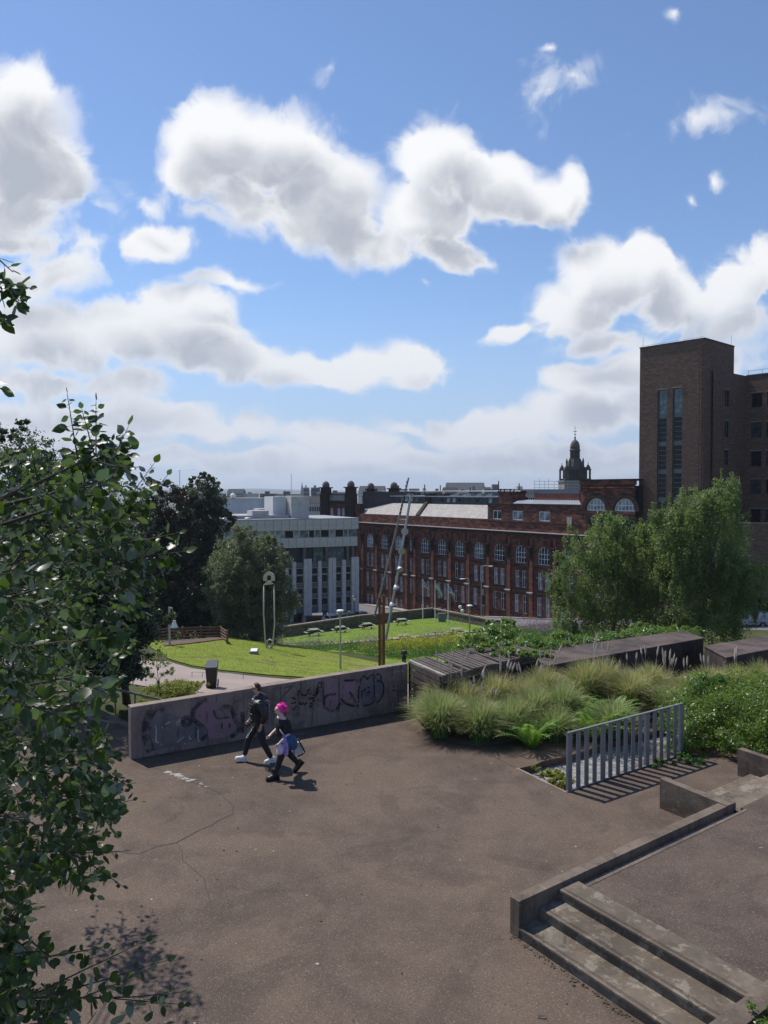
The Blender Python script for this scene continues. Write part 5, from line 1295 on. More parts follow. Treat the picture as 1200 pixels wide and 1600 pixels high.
# flagpoles
def flag_mesh(w, h, n=10):
    pass
for px, D, top, lab, kind in ((661,118,906,'left white flagpole with a red white and blue flag','u'),(680,114,909,'middle white flagpole with a drooping green and white flag','g'),(700.5,108,914,'right white flagpole with a drooping blue and white flag','s')):
    p = gp(px, D); o = thing('flagpole', lab, 'flagpole', p, 0, 'flagpoles on the lower lawn'); H2 = zy(top,D)-p.z
    m = MB(); m.tube([(0,0,-.1),(0,0,H2)], [.075,.045], 8); m.ell((0,0,H2+.05),(.08,.08,.08),8,6); m.build('pole', M['white'], o)
    # cloth hanging from the pole, folded
    N, K = 9, 7
    def cl(u, v, off=0):   # u along fly 0..1, v down hoist 0..1
        L2 = 1.7; Hh = 1.0; droop = .95
        x = L2*u*.62; z = H2-.15-Hh*v-droop*L2*u*u*.8-.25*u; y = .16*math.sin(u*7+v*2)+off
        return (x, y, z)
    def quad(m, u0, u1, v0, v1, off=0): m.add([cl(u0,v1,off),cl(u1,v1,off),cl(u1,v0,off),cl(u0,v0,off)], [(0,1,2,3)])
    cm = {'u': simple('flag_blue', (.06,.07,.16)), 'g': simple('flag_green', (.25,.33,.24)), 's': simple('flag_light_blue', (.14,.19,.34))}[kind]
    m = MB()
    for i in range(N):
        for j in range(K): quad(m, i/N,(i+1)/N,j/K,(j+1)/K)
    f = m.build('flag', cm, o)
    fw = simple('flag_white', (.6,.6,.6)) if 'flag_white' not in MATS else MATS['flag_white']
    fr_ = simple('flag_red', (.28,.06,.06)) if 'flag_red' not in MATS else MATS['flag_red']
    for off in (-.008, .008):
        m = MB()
        for i in range(N):
            u0, u1 = i/N, (i+1)/N
            if kind in 'us':
                for s_ in (0,1):
                    a0 = u0 if s_ else 1-u0; a1 = u1 if s_ else 1-u1; w_ = .10
                    m.add([cl(u0,min(1,a0+w_),off),cl(u1,min(1,a1+w_),off),cl(u1,max(0,a1-w_),off),cl(u0,max(0,a0-w_),off)], [(0,1,2,3)])
            if kind == 'g': quad(m,u0,u1,.33,.66,off)
            if kind == 'u': quad(m,u0,u1,.33,.67,off*1.3)
        if kind == 'u': quad(m,.4,.6,0,1,off*1.3)
        m.build('flag_marking', fw, f)
        if kind == 'u':
            m = MB()
            for i in range(N): quad(m,i/N,(i+1)/N,.41,.59,off*2)
            quad(m,.45,.55,0,1,off*2); m.build('flag_marking', fr_, f)

# park lamps
def park_lamp(px, D, top, lab, hs=1.0):
    p = gp(px, D); H2 = zy(top,D)-p.z; o = thing('park_lamp', lab, 'lamp post', p, 0, 'park lamps')
    m = MB(); m.tube([(0,0,-.1),(0,0,H2-.42)], [.075,.055], 8); m.build('pole', M['steel'], o)
    m = MB(); m.lathe([(.06,H2-.5),(.11,H2-.42),(.16,H2-.14)], n=12); m.build('lamp_shade', M['steel_rail'], o)
    m = MB(); m.lathe([(.26*hs,H2-.12),(.28*hs,H2-.08),(.20*hs,H2-.02),(.05,H2)], n=14); m.build('lamp_cap', M['white'], o, smooth=True)
park_lamp(531.5, 53, 953, 'slim grey park lamp standing on the green mound below the tables')
park_lamp(734.5, 68, 945.5, 'grey park lamp rising behind the slatted timber store')
p = P(265,990,58); o = thing('hanging_bell_lamp', 'grey post with a white bell shaped lamp at the left end of the wooden fence', 'lamp post', (p.x,58,hgt(p.x,58)))
m = MB(); m.tube([(0,0,-.1),(0,0,zy(949,58)-hgt(p.x,58))], .085, 8); m.build('pole', M['steel'], o)
z_ = zy(972,58)-hgt(p.x,58)
m = MB(); m.tube([(0,0,z_+1.0),(.22,0,z_+1.05),(.30,0,z_+.6),(.34,0,z_)], .025, 6); m.build('arm', M['steel'], o)
m = MB(); m.lathe([(.30,-.55),(.27,-.5),(.15,-.22),(.08,0)], (.36,0,z_+.1), 14); m.build('lamp_shade', M['white'], o, smooth=True)

# leaning twin pole light sculpture with rusty posts
D = 57; g0 = gp(597,D)
sc = thing('leaning_light_poles', 'two long leaning metal poles with round lamps held by rusty steel posts', 'sculpture', g0)
def S(px, py, dy=0): q = P(px, py, D+dy); return q-g0
m = MB(); m.tube([S(585,963,1.0), S(611,862,.5), S(638.5,746.5,-.5)], [.085,.075,.06], 8); m.build('long_pole', M['steel_rail'], sc)
m = MB(); m.tube([S(602.5,1000,0), S(620,905,0), S(642,774,0)], [.105,.10,.09], 10); m.build('lamp_pole', M['steel'], sc)
m = MB(); m.tube([S(623.5,811.5,0), S(635,812,0)], .05, 6); m.build('cross_bar', M['steel'], sc)
for i in range(9):
    dk = MB(); a = S(625+i*1.35, 803-i*6.0, -.3); b = S(625.7+i*1.35, 800-i*6.0, -.3); dk.tube([a, b], .078, 8); dk.build('dark_band', M['black'], sc)
for px, py, tilt in ((632.5,830.5,0),(627.5,861.5,.25),(625.5,891,.8),(619.5,920.5,1.3),(613,947.5,1.5)):
    c = S(px, py, -.35); dirv = Vector((.35*min(1,tilt), -math.cos(min(tilt,1.3)), -math.sin(min(tilt,1.3)))).normalized()
    q = dirv.to_track_quat('Z','Y').to_matrix()
    m = MB(); prof = [(.05,-.34),(.10,-.31),(.21,-.16),(.27,-.02),(.27,.0)]; m.lathe(prof, n=16); m.v = [tuple(q @ Vector(v)+c) for v in m.v]; sh = m.build('lamp_shade', M['steel'], sc, smooth=False)
    m = MB(); m.lathe([(.23,.004),(.23,.02),(.08,.03),(.07,.05),(.01,.06)], n=16); m.v = [tuple(q @ Vector(v)+c) for v in m.v]; m.build('lens', M['stringc'], sh)
for px in (593.2,599.6):
    for dx_ in (0,):
        a = S(px, 1060, -1); b = S(px, 930 if px > 596 else 933, -1)
        m = MB(); m.bar(Vector((a.x,a.y,-.2)), Vector((a.x,a.y,b.z)), .20, .13, (0,1,0)); m.build('rusty_post', M['rust'], sc)
m = MB(); a = S(596.5, 1060, -.8); b = S(596.5, 940, -.8); m.bar(Vector((a.x,a.y,-.2)), Vector((a.x,a.y,b.z)), .07, .10, (0,1,0)); m.build('inner_post', M['steel_dark'], sc)

# safety pin monument on the mound
D = 62; g0 = gp(420,D); kx = D/1200
pin = thing('safety_pin_sculpture', 'giant upright metal safety pin sculpture standing on the grass mound', 'sculpture', g0)
def zP(py): return zy(py,D)-g0.z
pinm = simple('pale_aged_metal', (.50,.45,.37), (.38,.34,.28), 3, .5, .1)
m = MB(); xw = 8.2*kx
m.tube([(-xw,0,zP(916)),(-xw-.03,0,zP(960)),(-xw*.75,0,zP(1006)),(-xw*.55,0,zP(1013)),(0,0,zP(1015.5)),(xw*.55,0,zP(1012)),(xw*.75,0,zP(1006)),(xw*.4,0,zP(1001.5)),(0,.08,zP(1000.5)),(-xw*.45,.1,zP(1003)),(-xw*.5,.1,zP(1010)),(0,.05,zP(1014.5)),(xw*.70,0,zP(1005)),(xw*1.02,0,zP(975)),(xw*.95,0,zP(916))], .058, 8); m.build('wire', pinm, pin, smooth=True)
m = MB(); N = 12; R1 = xw*1.12; R0 = xw*.42; zc = zP(903)
pts_o = [(R1*math.cos(math.pi*i/N), zc+R1*math.sin(math.pi*i/N)) for i in range(N+1)]
pts_i = [(R0*math.cos(math.pi*i/N), zc+R0*1.2*math.sin(math.pi*i/N)) for i in range(N+1)]
po_ = [(R1, zP(914)),]+pts_o+[(-R1, zP(914))]; pi_ = [(R0*.9, zP(908)),]+pts_i+[(-R0*.9, zP(908))]
for i in range(len(po_)-1):
    a, b, c, d = po_[i], po_[i+1], pi_[i+1], pi_[i]
    m.hexa([(a[0],-.07,a[1]),(b[0],-.07,b[1]),(c[0],-.07,c[1]),(d[0],-.07,d[1]),(a[0],.07,a[1]),(b[0],.07,b[1]),(c[0],.07,c[1]),(d[0],.07,d[1])])
m.hexa([(-R1,-.07,zP(915)),(R1,-.07,zP(912.5)),(R1,.07,zP(912.5)),(-R1,.07,zP(915)),(-R1,-.07,zP(908)),(R1,-.07,zP(908)),(R1,.07,zP(908)),(-R1,.07,zP(908))]); m.build('clasp', pinm, pin)
q = Vector((P(397,1026,57).x, 57, 0)); q.z = hgt(q.x,q.y)
m = MB(); m.hexa([(-.3,-.3,-.1),(.3,-.3,-.1),(.3,.3,-.1),(-.3,.3,-.1),(-.28,-.28,.28),(.28,-.28,.28),(.28,.28,.42),(-.28,.28,.42)])
pl_ = thing('plaque_block', 'small white plaque block set in the grass below the safety pin', 'plaque', q); m.build('block', M['conc_top'], pl_); m = MB(); m.hexa([(-.24,-.24,.295),(.24,-.24,.295),(.24,.24,.41),(-.24,.24,.41),(-.24,-.24,.31),(.24,-.24,.31),(.24,.24,.43),(-.24,.24,.43)]); m.build('plate', M['white'], pl_)

# wooden rail fence on the top of the mound
fpts = [(246,60.5),(262,62),(284,63.5),(313,65),(343.5,66.5),(354,61.5)]
wfn = thing('rail_fence', 'brown wooden rail fence between the dark trees and the mound', 'fence', gp(246,60.5)); o0 = gp(246,60.5)
tops = [978,977.5,976.5,974.5,972,974.5]
pp = []
for (px, D), t in zip(fpts, tops):
    g = gp(px, D); z1 = g.z+1.15; pp.append((g, z1)); m = MB(); m.box(-.07,.07,-.07,.07,-.1,1.15); m.build('post', M['wood_brown'], wfn, g-o0)
for i in range(len(pp)-1):
    for f in (.30,.56,.82,1.04):
        a = pp[i][0]-o0+Vector((0,-.08,f)); b = pp[i+1][0]-o0+Vector((0,-.08,f)); m = MB(); m.bar(a, b, .045, .11); m.build('rail', M['wood_brown'], wfn)

# wheelie bins
b0 = P(331,1078,34); b0.z = hgt(b0.x,b0.y)+.03
for k, (dx_, dy_) in enumerate(((0,0),(-.14,.72))):
    o = thing('wheelie_bin', ('front' if k == 0 else 'rear')+' black wheelie bin of the pair standing on the path behind the wall', 'bin', b0+Vector((dx_,dy_,0)), R(8), 'pair of black wheelie bins')
    m = MB(); m.hexa([(-.19,-.24,.08),(.19,-.24,.08),(.19,.24,.08),(-.19,.24,.08),(-.25,-.33,.96),(.25,-.33,.96),(.25,.33,.96),(-.25,.33,.96)]); m.build('body', M['black'], o)
    m = MB(); m.hexa([(-.27,-.36,.96),(.27,-.36,.96),(.27,.36,.96),(-.27,.36,.96),(-.25,-.33,1.03),(.25,-.33,1.03),(.25,.33,1.07),(-.25,.33,1.07)]); m.build('lid', simple('grey_lid', (.05,.05,.055), rough=.4) if 'grey_lid' not in MATS else MATS['grey_lid'], o)
    for s in (-1,1): m = MB(); m.tube([(s*.22,.27,.10),(s*.27,.27,.10)], .10, 12); m.build('wheel', M['black'], o)
    m = MB(); m.tube([(-.2,.38,.97),(.2,.38,.97)], .02, 6); m.build('handle', M['black'], o)
# thin wire frame bits near the bins
o = thing('wire_rail', 'thin low wire rail on the path left and right of the bins', 'rail', b0)
for a, b in (((300,1050,40),(380,1052,40)),):
    m = MB(); A_1, B_1 = P(*a)-b0, P(*b)-b0; m.tube([A_1,B_1], .012, 5); m.build('rail', M['steel_rail'], o)
    for q in (A_1, A_1.lerp(B_1,.2), B_1):
        m = MB(); w_ = q+b0; m.tube([q, Vector((q.x,q.y,hgt(w_.x,w_.y)-b0.z))], .015, 5); m.build('post', M['steel_rail'], o)

# street lights and signals by the sandstone building
def tall_light(px, D, top, lab, arm, th=.085):
    p = gp(px, D); H2 = zy(top,D)-p.z; o = thing('street_light', lab, 'street light', p)
    m = MB(); m.tube([(0,0,-.1),(0,0,H2)], [th*1.3,th*.7], 8); m.build('column', M['steel'], o)
    m = MB(); m.tube([(0,0,H2),(arm*.6,0,H2+.1),(arm,0,H2+.02)], .05, 6); m.build('arm', M['steel'], o)
    m = MB(); m.ell((arm*1.1,0,H2),(.42,.16,.09),10,6); m.build('lamp_head', M['white'], o, smooth=True)
tall_light(733, 117, 905, 'tall grey street light in front of the sandstone facade, arm to the left', -.9)
tall_light(752.5, 118, 885, 'taller grey street light right of the first, arm to the right', 1.3)
p = gp(756,113.5); o = thing('traffic_signal', 'dark traffic signal post beside the street light at the facade', 'traffic light', p)
m = MB(); m.tube([(0,0,-.1),(0,0,zy(930,113.5)-p.z)], .055, 8); m.build('pole', M['steel_dark'], o)
for py in (934,941): z_ = zy(py,113.5)-p.z; m = MB(); m.box(-.22,.22,-.3,-.06,z_-.32,z_+.32); h_ = m.build('signal_head', M['black'], o); m = MB(); m.box(-.3,.3,-.055,-.045,z_-.4,z_+.4); m.build('backing_board', M['steel_dark'], h_)
p = gp(553,112); o = thing('lantern_post', 'black lantern with a bright lamp beside the corner of the grey building', 'lamp post', p); H2 = zy(932,112)-p.z
m = MB(); m.tube([(0,0,-.1),(0,0,H2-.6)], .07, 8); m.lathe([(.12,-.1),(.12,.8)]); m.build('pole', M['black'], o)
m = MB(); m.lathe([(.15,H2-.62),(.3,H2-.15)], n=8); m.build('lantern_glass', M['white'], o)
m = MB(); m.lathe([(.38,H2-.15),(.3,H2-.02),(.08,H2+.12)], n=8); m.build('lantern_cap', M['black'], o)
for px, py, D, lab in ((719.5,949,113,'white floodlight head on a short post, upper of the two by the facade'),(723,955,112,'lower white floodlight head behind the stone wall')):
    p = gp(px,D); o = thing('floodlight', lab, 'lamp', p); H2 = zy(py,D)-p.z; m = MB(); m.tube([(0,0,-.1),(0,0,H2-.2)],.04,6); m.build('post', M['steel_dark'], o); m = MB(); m.ell((0,-.05,H2),(.28,.2,.26),10,7); m.build('lamp_head', M['white'], o, smooth=True)

# grey utility cabinet at the wall and an unidentified lumpy dark thing at its end
p = gp(691,115); m = MB(); m.box(-.55,.55,-.25,.25,-.2,1.25); m.box(-.6,.6,-.3,.3,1.25,1.32); o = thing('utility_cabinet', 'grey metal cabinet against the stone wall behind the third flagpole', 'cabinet', p); m.build('body', M['tealmetal'], o); m = MB(); m.box(-.5,-.02,-.27,-.255,-.05,1.18); m.build('door', M['tealmetal'], o); m = MB(); m.box(.02,.5,-.27,-.255,-.05,1.18); m.build('door', M['tealmetal'], o)
p = gp(776,107); o = thing('dark_lump', 'dark knobbly rounded sculpture at the right end of the stone wall', 'sculpture', p)
m = MB(); m.ring((0,0,.62),.45,.16,'y',n=16); m.ring((-.35,.2,.5),.35,.13,'y',n=14); m.ell((0,0,.55),(.3,.25,.35)); m.ell((-.5,-.1,.25),(.35,.3,.3)); m.ell((.35,.1,.95),(.25,.2,.18)); m.build('rings', M['black'], o, smooth=True)
m = MB(); m.ell((-.55,-.28,.45),(.16,.08,.2)); m.ell((.1,-.3,.3),(.14,.08,.12)); m.build('pale_patches', M['steel'], o)

# pale vans parked under the grey building (seen as bright bonnets) and on the road
def van(name, lab, loc, rz, bodym, scale=1.0):
    o = thing(name, lab, 'van', loc, rz); L2, W2, H2 = 4.9, 1.9, 1.95
    side = [(-2.45,.35),(-2.45,1.75),(-2.30,1.93),(.55,1.95),(.95,1.85),(1.65,1.12),(2.30,.98),(2.45,.75),(2.45,.35),(1.95,.35)]
    pts = side
    m = MB(); n = len(pts); vs = []
    for y, ins in ((-W2/2,0),(-W2/2+.0,0)): pass
    def inset(z): return .0 if z < 1.05 else (z-1.05)*.16
    L_a = [(x, -W2/2+inset(z), z) for x, z in pts]; R_a = [(x, W2/2-inset(z), z) for x, z in pts]
    m.add(L_a+R_a, [tuple(range(n)), tuple(range(2*n-1, n-1, -1))]+[((i+1)%n, i, n+i, n+(i+1)%n) for i in range(n)])
    b = m.build('body', bodym, o)
    for s in (-1,1):
        for x in (-1.5,1.55):
            m = MB(); m.tube([(x,s*(W2/2-.16),.33),(x,s*(W2/2+.012),.33)], .33, 16); wh = m.build('tyre', M['black'], o); m = MB(); m.tube([(x,s*(W2/2+.013),.33),(x,s*(W2/2+.03),.33)], .2, 12); m.build('rim', M['steel'], wh)
            m = MB(); m.ring((x, s*(W2/2+.003), .36), .38, .035, 'y', 0, math.pi, 12); m.build('wheel_arch', M['black'], o)
        m = MB(); y = s*(W2/2-.045+.02); f = lambda x, z: (x, s*(W2/2-inset(z)+.012), z)
        m.add([f(.35,1.12),f(1.45,1.12),f(.98,1.68),f(.35,1.72)], [(0,1,2,3) if s < 0 else (3,2,1,0)]); m.build('side_window', M['darkglass'], o)
        m = MB(); m.box(2.40,2.47,s*.62-.16,s*.62+.16,.72,.92); m.build('headlight', M['white'], o)
        m = MB(); m.box(-2.47,-2.44,s*.82-.08,s*.82+.08,.8,1.3); m.build('tail_light', M['rust'], o)
    m = MB(); m.add([(1.70,-.75,1.13),(1.70,.75,1.13),(1.0,.68,1.83),(1.0,-.68,1.83)], [(0,1,2,3)]); m.v = [(x+.02,y,z+.015) for x,y,z in m.v]; m.build('windscreen', M['darkglass'], o)
    m = MB(); m.box(2.42,2.5,-.9,.9,.3,.55); m.box(-2.5,-2.42,-.9,.9,.3,.55); m.build('bumper', M['steel_dark'], o)
    return o
silver = simple('silver_van_paint', (.42,.45,.50), (.38,.41,.46), .5, .28, .3)
D = 99.2; p = gp(1171,D,.05); van('parked_van', 'silver panel van parked on the road at the right edge beyond the birches', p, R(176), silver)
p = gp(1112,98.0,.05); v = van('parked_van', 'dark grey van half hidden behind the birch foliage left of the silver van', p, R(178), simple('dark_grey_paint', (.08,.085,.095), rough=.3))
v.scale = (.9,.9,.8)
def car(lab, px, D, rz, mat):
    p = gp(px, D, .05); o = thing('parked_car', lab, 'car', p, rz, 'cars parked under the grey building')
    side = [(-2.1,.3),(-2.12,.85),(-1.7,.95),(-1.25,1.4),(.35,1.42),(1.05,.98),(2.0,.82),(2.12,.5),(2.1,.3)]; n = len(side)
    f = lambda z: .84 if z < .96 else .84-(z-.96)*.38
    m = MB(); m.add([(x,-f(z),z) for x,z in side]+[(x,f(z),z) for x,z in side], [tuple(range(n)), tuple(range(2*n-1,n-1,-1))]+[((i+1)%n,i,n+i,n+(i+1)%n) for i in range(n)]); m.build('body', mat, o)
    for s in (-1,1):
        for x in (-1.35,1.35): m = MB(); m.tube([(x,s*.7,.31),(x,s*.86,.31)], .31, 12); m.build('wheel', M['black'], o)
        m = MB(); g = lambda x,z: (x, s*(f(z)+.012), z); m.add([g(-1.2,1.0),g(.85,1.0),g(.3,1.34),g(-1.1,1.34)], [(0,1,2,3)]); m.build('side_window', M['darkglass'], o)
    m = MB(); m.add([(1.06,-.72,1.0),(1.06,.72,1.0),(.38,.64,1.40),(.38,-.64,1.40)], [(0,1,2,3)]); m.v = [(x+.02,y,z+.015) for x,y,z in m.v]; m.build('windscreen', M['darkglass'], o)
wp = simple('white_car_paint', (.65,.65,.66), rough=.3)
car('white car parked just right of the first stilt behind the stone wall', 519, 119, R(-60), wp)
car('white car parked between two stilts near the black lantern', 533, 121, R(-62), wp)
car('pale car parked at the right corner of the grey building', 547, 123, R(-64), silver)
car('pale car parked beyond the lantern below the sandstone wall', 566, 128, R(-64), wp)
# guard rail along the near road edge
o = thing('road_rail', 'low pale railing along the road in front of the silver van', 'railing', (50,95.5,hgt(50,95.5)))
for f in (.55,.95): m = MB(); m.tube([(-4,3.2,f-.3),(14,-1.6,f+.1),(34,-2.2,f+.3)], .045, 6); m.build('rail', M['stringc'], o)
for k in range(8): m = MB(); x = -4+k*4.6; y = 3.2-(min(x,14)+4)/18*4.8; m.tube([(x,y,-.6),(x,y,.95+k*.05-.25)], .04, 6); m.build('post', M['stringc'], o)
# litter on the plaza
for i, (px, py) in enumerate(((224,1252),(846,1590))):
    m = MB(); m.add([(-.05,-.02,.006),(.05,-.03,.012),(.06,.02,.006),(-.03,.03,.02)], [(0,1,2,3)]); tag(m.build('fallen_leaf', M['wood_grey'] if i else M['lawn'], loc=G(px,py,0)), ['single fallen green leaf on the plaza near the foreground tree','small dark leaf lying beside the lowest step'][i], 'leaf')
# ================================================================= PEOPLE
def skin(name, V, E, Rd, mat, parent, sub=2, root=0, loc=(0,0,0)):
    me = bpy.data.meshes.new(name); me.from_pydata([tuple(v) for v in V], E, [])
    ob = bpy.data.objects.new('tmp_skin', me); COL.objects.link(ob)
    md = ob.modifiers.new('skin', 'SKIN'); md.use_smooth_shade = True
    sv = me.skin_vertices[0].data
    for i, r in enumerate(Rd): sv[i].radius = r if isinstance(r, tuple) else (r, r)
    sv[root].use_root = True
    if sub: sb_ = ob.modifiers.new('sub', 'SUBSURF'); sb_.levels = sub; sb_.render_levels = sub
    dg = bpy.context.evaluated_depsgraph_get(); dg.update()
    m2 = bpy.data.meshes.new_from_object(ob.evaluated_get(dg)); m2.name = name; m2.materials.clear(); m2.materials.append(mat)
    bpy.data.objects.remove(ob)
    return link(name, m2, parent, loc)
def chainset(chains):
    V, E, Rd, idx = [], [], [], {}
    for ch in chains:
        prev = None
        for p in ch:
            key = tuple(round(c, 4) for c in p[0])
            if key not in idx: idx[key] = len(V); V.append(p[0]); Rd.append(p[1])
            if prev is not None: E.append((prev, idx[key]))
            prev = idx[key]
    return V, E, Rd
skinm = simple('skin', (.52,.32,.24), (.46,.27,.20), 6, .55)
def hand(chains, wrist, d, side, s=1.0, curl=.5):
    "palm and five fingers from the wrist, d = forearm direction"
    d = Vector(d).normalized(); up_ = Vector((0,0,1)) if abs(d.z) < .8 else Vector((1,0,0))
    a = d.cross(up_).normalized(); n = a.cross(d).normalized(); w = Vector(wrist); pc = w+d*.05*s
    chains.append([(tuple(w), (.026*s,.02*s)), (tuple(pc), (.034*s,.018*s)), (tuple(w+d*.085*s), (.034*s,.016*s))])
    for k, (off, ln) in enumerate(((-.028,.065),(-.010,.078),(.009,.072),(.027,.055))):
        b = w+d*.085*s+n*off*s; m1 = b+d*ln*.5*s; e = b+d*ln*.85*s+a*side*-curl*ln*.6*s
        chains.append([(tuple(w+d*.085*s), (.034*s,.016*s)), (tuple(b+d*.012*s), .0095*s), (tuple(m1), .0088*s), (tuple(e), .0075*s)])
    t = pc-n*.03*s; chains.append([(tuple(pc), (.034*s,.018*s)), (tuple(t), .012*s), (tuple(t+d*.035*s-n*.012*s), .010*s), (tuple(t+d*.055*s-n*.006*s), .008*s)])
def figure(lab, loc, rz, J, sc_=1.0):
    p = thing('person', lab, 'person', loc, rz); p.scale = (sc_,)*3; return p
def head_chains(neck, hd, r=.078):
    n, h = Vector(neck), Vector(hd)
    f = Vector((1,0,0))
    return [[(tuple(n), .055), (tuple(n.lerp(h,.45)), .052), (tuple(h+Vector((.01,0,-.045))), (.062,.066)), (tuple(h+Vector((.004,0,.03))), (r,r*.95)), (tuple(h+Vector((-.006,0,.085))), (r*.72,r*.70))],
            [(tuple(h+Vector((.01,0,-.045))), (.062,.066)), (tuple(h+Vector((.062,0,-.065))), (.030,.034))],
            [(tuple(h+Vector((.004,0,.03))), (r,r*.95)), (tuple(h+Vector((.088,0,-.008))), (.013,.016))],
            [(tuple(h+Vector((.004,0,.03))), (r,r*.95)), (tuple(h+Vector((-.01,.085,0))), (.016,.010))],
            [(tuple(h+Vector((.004,0,.03))), (r,r*.95)), (tuple(h+Vector((-.01,-.085,0))), (.016,.010))]]
def face(p, h, sunglass=False):
    h = Vector(h); ew = simple('eye', (.5,.5,.5)) if 'eye' not in MATS else MATS['eye']; lip = simple('lips', (.35,.12,.11)) if 'lips' not in MATS else MATS['lips']
    for s in (-1,1):
        m = MB(); m.ell((h.x+.072, s*.032, h.z+.018), (.010,.014,.010), 8, 6); m.build('eye', M['black'] if sunglass else ew, p)
    m = MB(); m.ell((h.x+.080, 0, h.z-.048), (.010,.026,.008), 8, 6); m.build('mouth', lip, p)
    if sunglass:
        m = MB()
        for s in (-1,1): m.cbox((h.x+.092, s*.034, h.z+.018), (.008,.052,.036)); m.bar((h.x+.09, s*.06, h.z+.022), (h.x-.01, s*.084, h.z+.02), .006, .008)
        m.build('sunglasses', M['black'], p)
    else:
        m = MB()
        for s in (-1,1): m.ring((h.x+.088, s*.034, h.z+.018), .024, .0035, 'y', n=12); m.bar((h.x+.09, s*.06, h.z+.022), (h.x-.01, s*.084, h.z+.02), .005, .006)
        m.build('glasses', M['black'], p)
def shoe(name, p, ankle, toe_dir, mat, par, ln=.29, pitch=0.0, chunky=1.0):
    "a shoe: sole and upper, toe along toe_dir"
    a = Vector(ankle); d = Vector(toe_dir).normalized(); rz_ = math.atan2(d.y, d.x); Mx = Matrix.Rotation(rz_,3,'Z') @ Matrix.Rotation(-pitch,3,'Y')
    prof = [(-.09,.045,.0,.09),(-.05,.048,.0,.125*chunky),(.02,.046,.0,.11),(.09,.050,.0,.075),(.15,.048,.0,.062),(.195,.030,.004,.045)]
    m = MB(); rings = []
    for x, w, z0, z1 in prof:
        rings.append([(x,-w,z0),(x,w,z0),(x,w*1.02,z0+(z1-z0)*.5),(x,w*.55,z1),(x,-w*.55,z1),(x,-w*1.02,z0+(z1-z0)*.5)])
    vs = [v for r in rings for v in r]; fs = []
    for i in range(len(rings)-1):
        for j in range(6): fs.append((i*6+j, i*6+(j+1)%6, (i+1)*6+(j+1)%6, (i+1)*6+j))
    fs += [tuple(reversed(range(6))), tuple(range((len(rings)-1)*6, len(rings)*6))]
    chunky *= .86
    m.add([a+Mx @ (Vector(v)*chunky+Vector((0,0,-.085))) for v in vs], fs)
    s_ = m.build(name, mat, par, smooth=True)
    m = MB(); m.add([a+Mx @ (Vector((x*chunky*1.04,w*s2*1.12*chunky,zz_))+Vector((0,0,-.085))) for zz_ in (-.022,.006) for (x,w,s2) in [(x,w,-1) for x,w,_,_ in prof]+[(x,w,1) for x,w,_,_ in reversed(prof)]], [tuple(reversed(range(12))), tuple(range(12,24))]+[(i,(i+1)%12,12+(i+1)%12,12+i) for i in range(12)])
    m.build('sole', mat, s_)

# ---- man in a black padded jacket
mf, mr = G(386,1192,0), G(425,1189,0)
cen = (mf+mr)/2; dvec = (mf-mr); rzm = math.atan2(dvec.y, dvec.x)
stride = dvec.length
man = thing('person', 'tall man in black padded jacket, dark joggers and white trainers walking left by the wall', 'person', (cen.x, cen.y, 0), rzm)
SF = min(.36, stride*.5)
fa, ra = (SF+.05,-.10,.13), (-SF+.02,.10,.10)          # ankles: far leg ahead
hipL, hipR = (0,.10,.93), (.0,-.10,.93)
kF, kR = (.24,-.10,.52), (-.06,.10,.50)
pel, sp1, ch, nk, hd_ = (0,0,.95), (-.01,0,1.12), (.0,0,1.34), (.03,0,1.52), (.065,0,1.67)
chs = [[(pel,.12),(sp1,.115),(ch,(.13,.12)),(nk,.055)], [(pel,.12),(hipL,.085),(kR,.058),(ra,.042)], [(pel,.12),(hipR,.085),(kF,.058),(fa,.042)]]
chs += head_chains(nk, hd_)
for s, el, wr_ in ((1,(-.10,.27,1.12),(-.02,.25,.90)),(-1,(.06,-.27,1.10),(.20,-.22,.93))):
    shp = (.02,s*.19,1.42); chs += [[(ch,(.13,.12)),(shp,.06),(el,.042),(wr_,.028)]]; hand(chs, wr_, Vector(wr_)-Vector(el), s)
V, E, Rd = chainset(chs); skin('body', V, E, Rd, skinm, man, 2)
face(man, hd_, True)
jk = simple('black_padded_fabric', (.012,.012,.016), (.008,.008,.010), 8, .42, 0, .3, .01, 12)
chs = [[((0,0,.86),(.20,.21)),((0,0,1.0),(.225,.23)),(sp1,(.22,.225)),((.01,0,1.24),(.235,.24)),(ch,(.22,.235)),((.03,0,1.46),(.14,.15)),((.04,0,1.53),(.105,.11))]]
for s, el, wr_ in ((1,(-.11,.28,1.13),(-.02,.26,.93)),(-1,(.07,-.28,1.11),(.18,-.23,.96))):
    chs += [[(ch,(.22,.235)),((.0,s*.22,1.38),.10),(tuple(Vector((0,s*.22,1.38)).lerp(Vector(el),.5)),.105),(el,.095),(tuple(Vector(el).lerp(Vector(wr_),.5)),.09),(wr_,.062)]]
V, E, Rd = chainset(chs); jo_ = skin('jacket', V, E, Rd, jk, man, 2)
qm = MB()
for z_ in (.93,1.00,1.07,1.14,1.21,1.28,1.35):
    qm.ring((0.003,0,z_), .232+.004*math.sin(z_*40), .008, 'z', n=20, sx=1.0, sz=1.06)
qm.build('quilting', jk, jo_)
V, E, Rd = chainset([[((-.02,0,1.43),(.16,.16)),((-.08,.0,1.50),(.125,.13)),((-.11,0,1.55),(.07,.09))]]); skin('hood', V, E, Rd, jk, man, 2)
m = MB(); m.ring((.035,0,1.475), .092, .018, 'z', 2.2, 5.4, 14); m.build('hood_trim', simple('pale_grey_trim', (.42,.45,.52)), man)
m = MB(); m.ring((.065,0,1.44), .075, .015, 'z', -1.3, 1.3, 10); m.build('collar', M['white'], man)
tr = simple('dark_jogger_fabric', (.018,.019,.024), (.012,.012,.016), 8, .8)
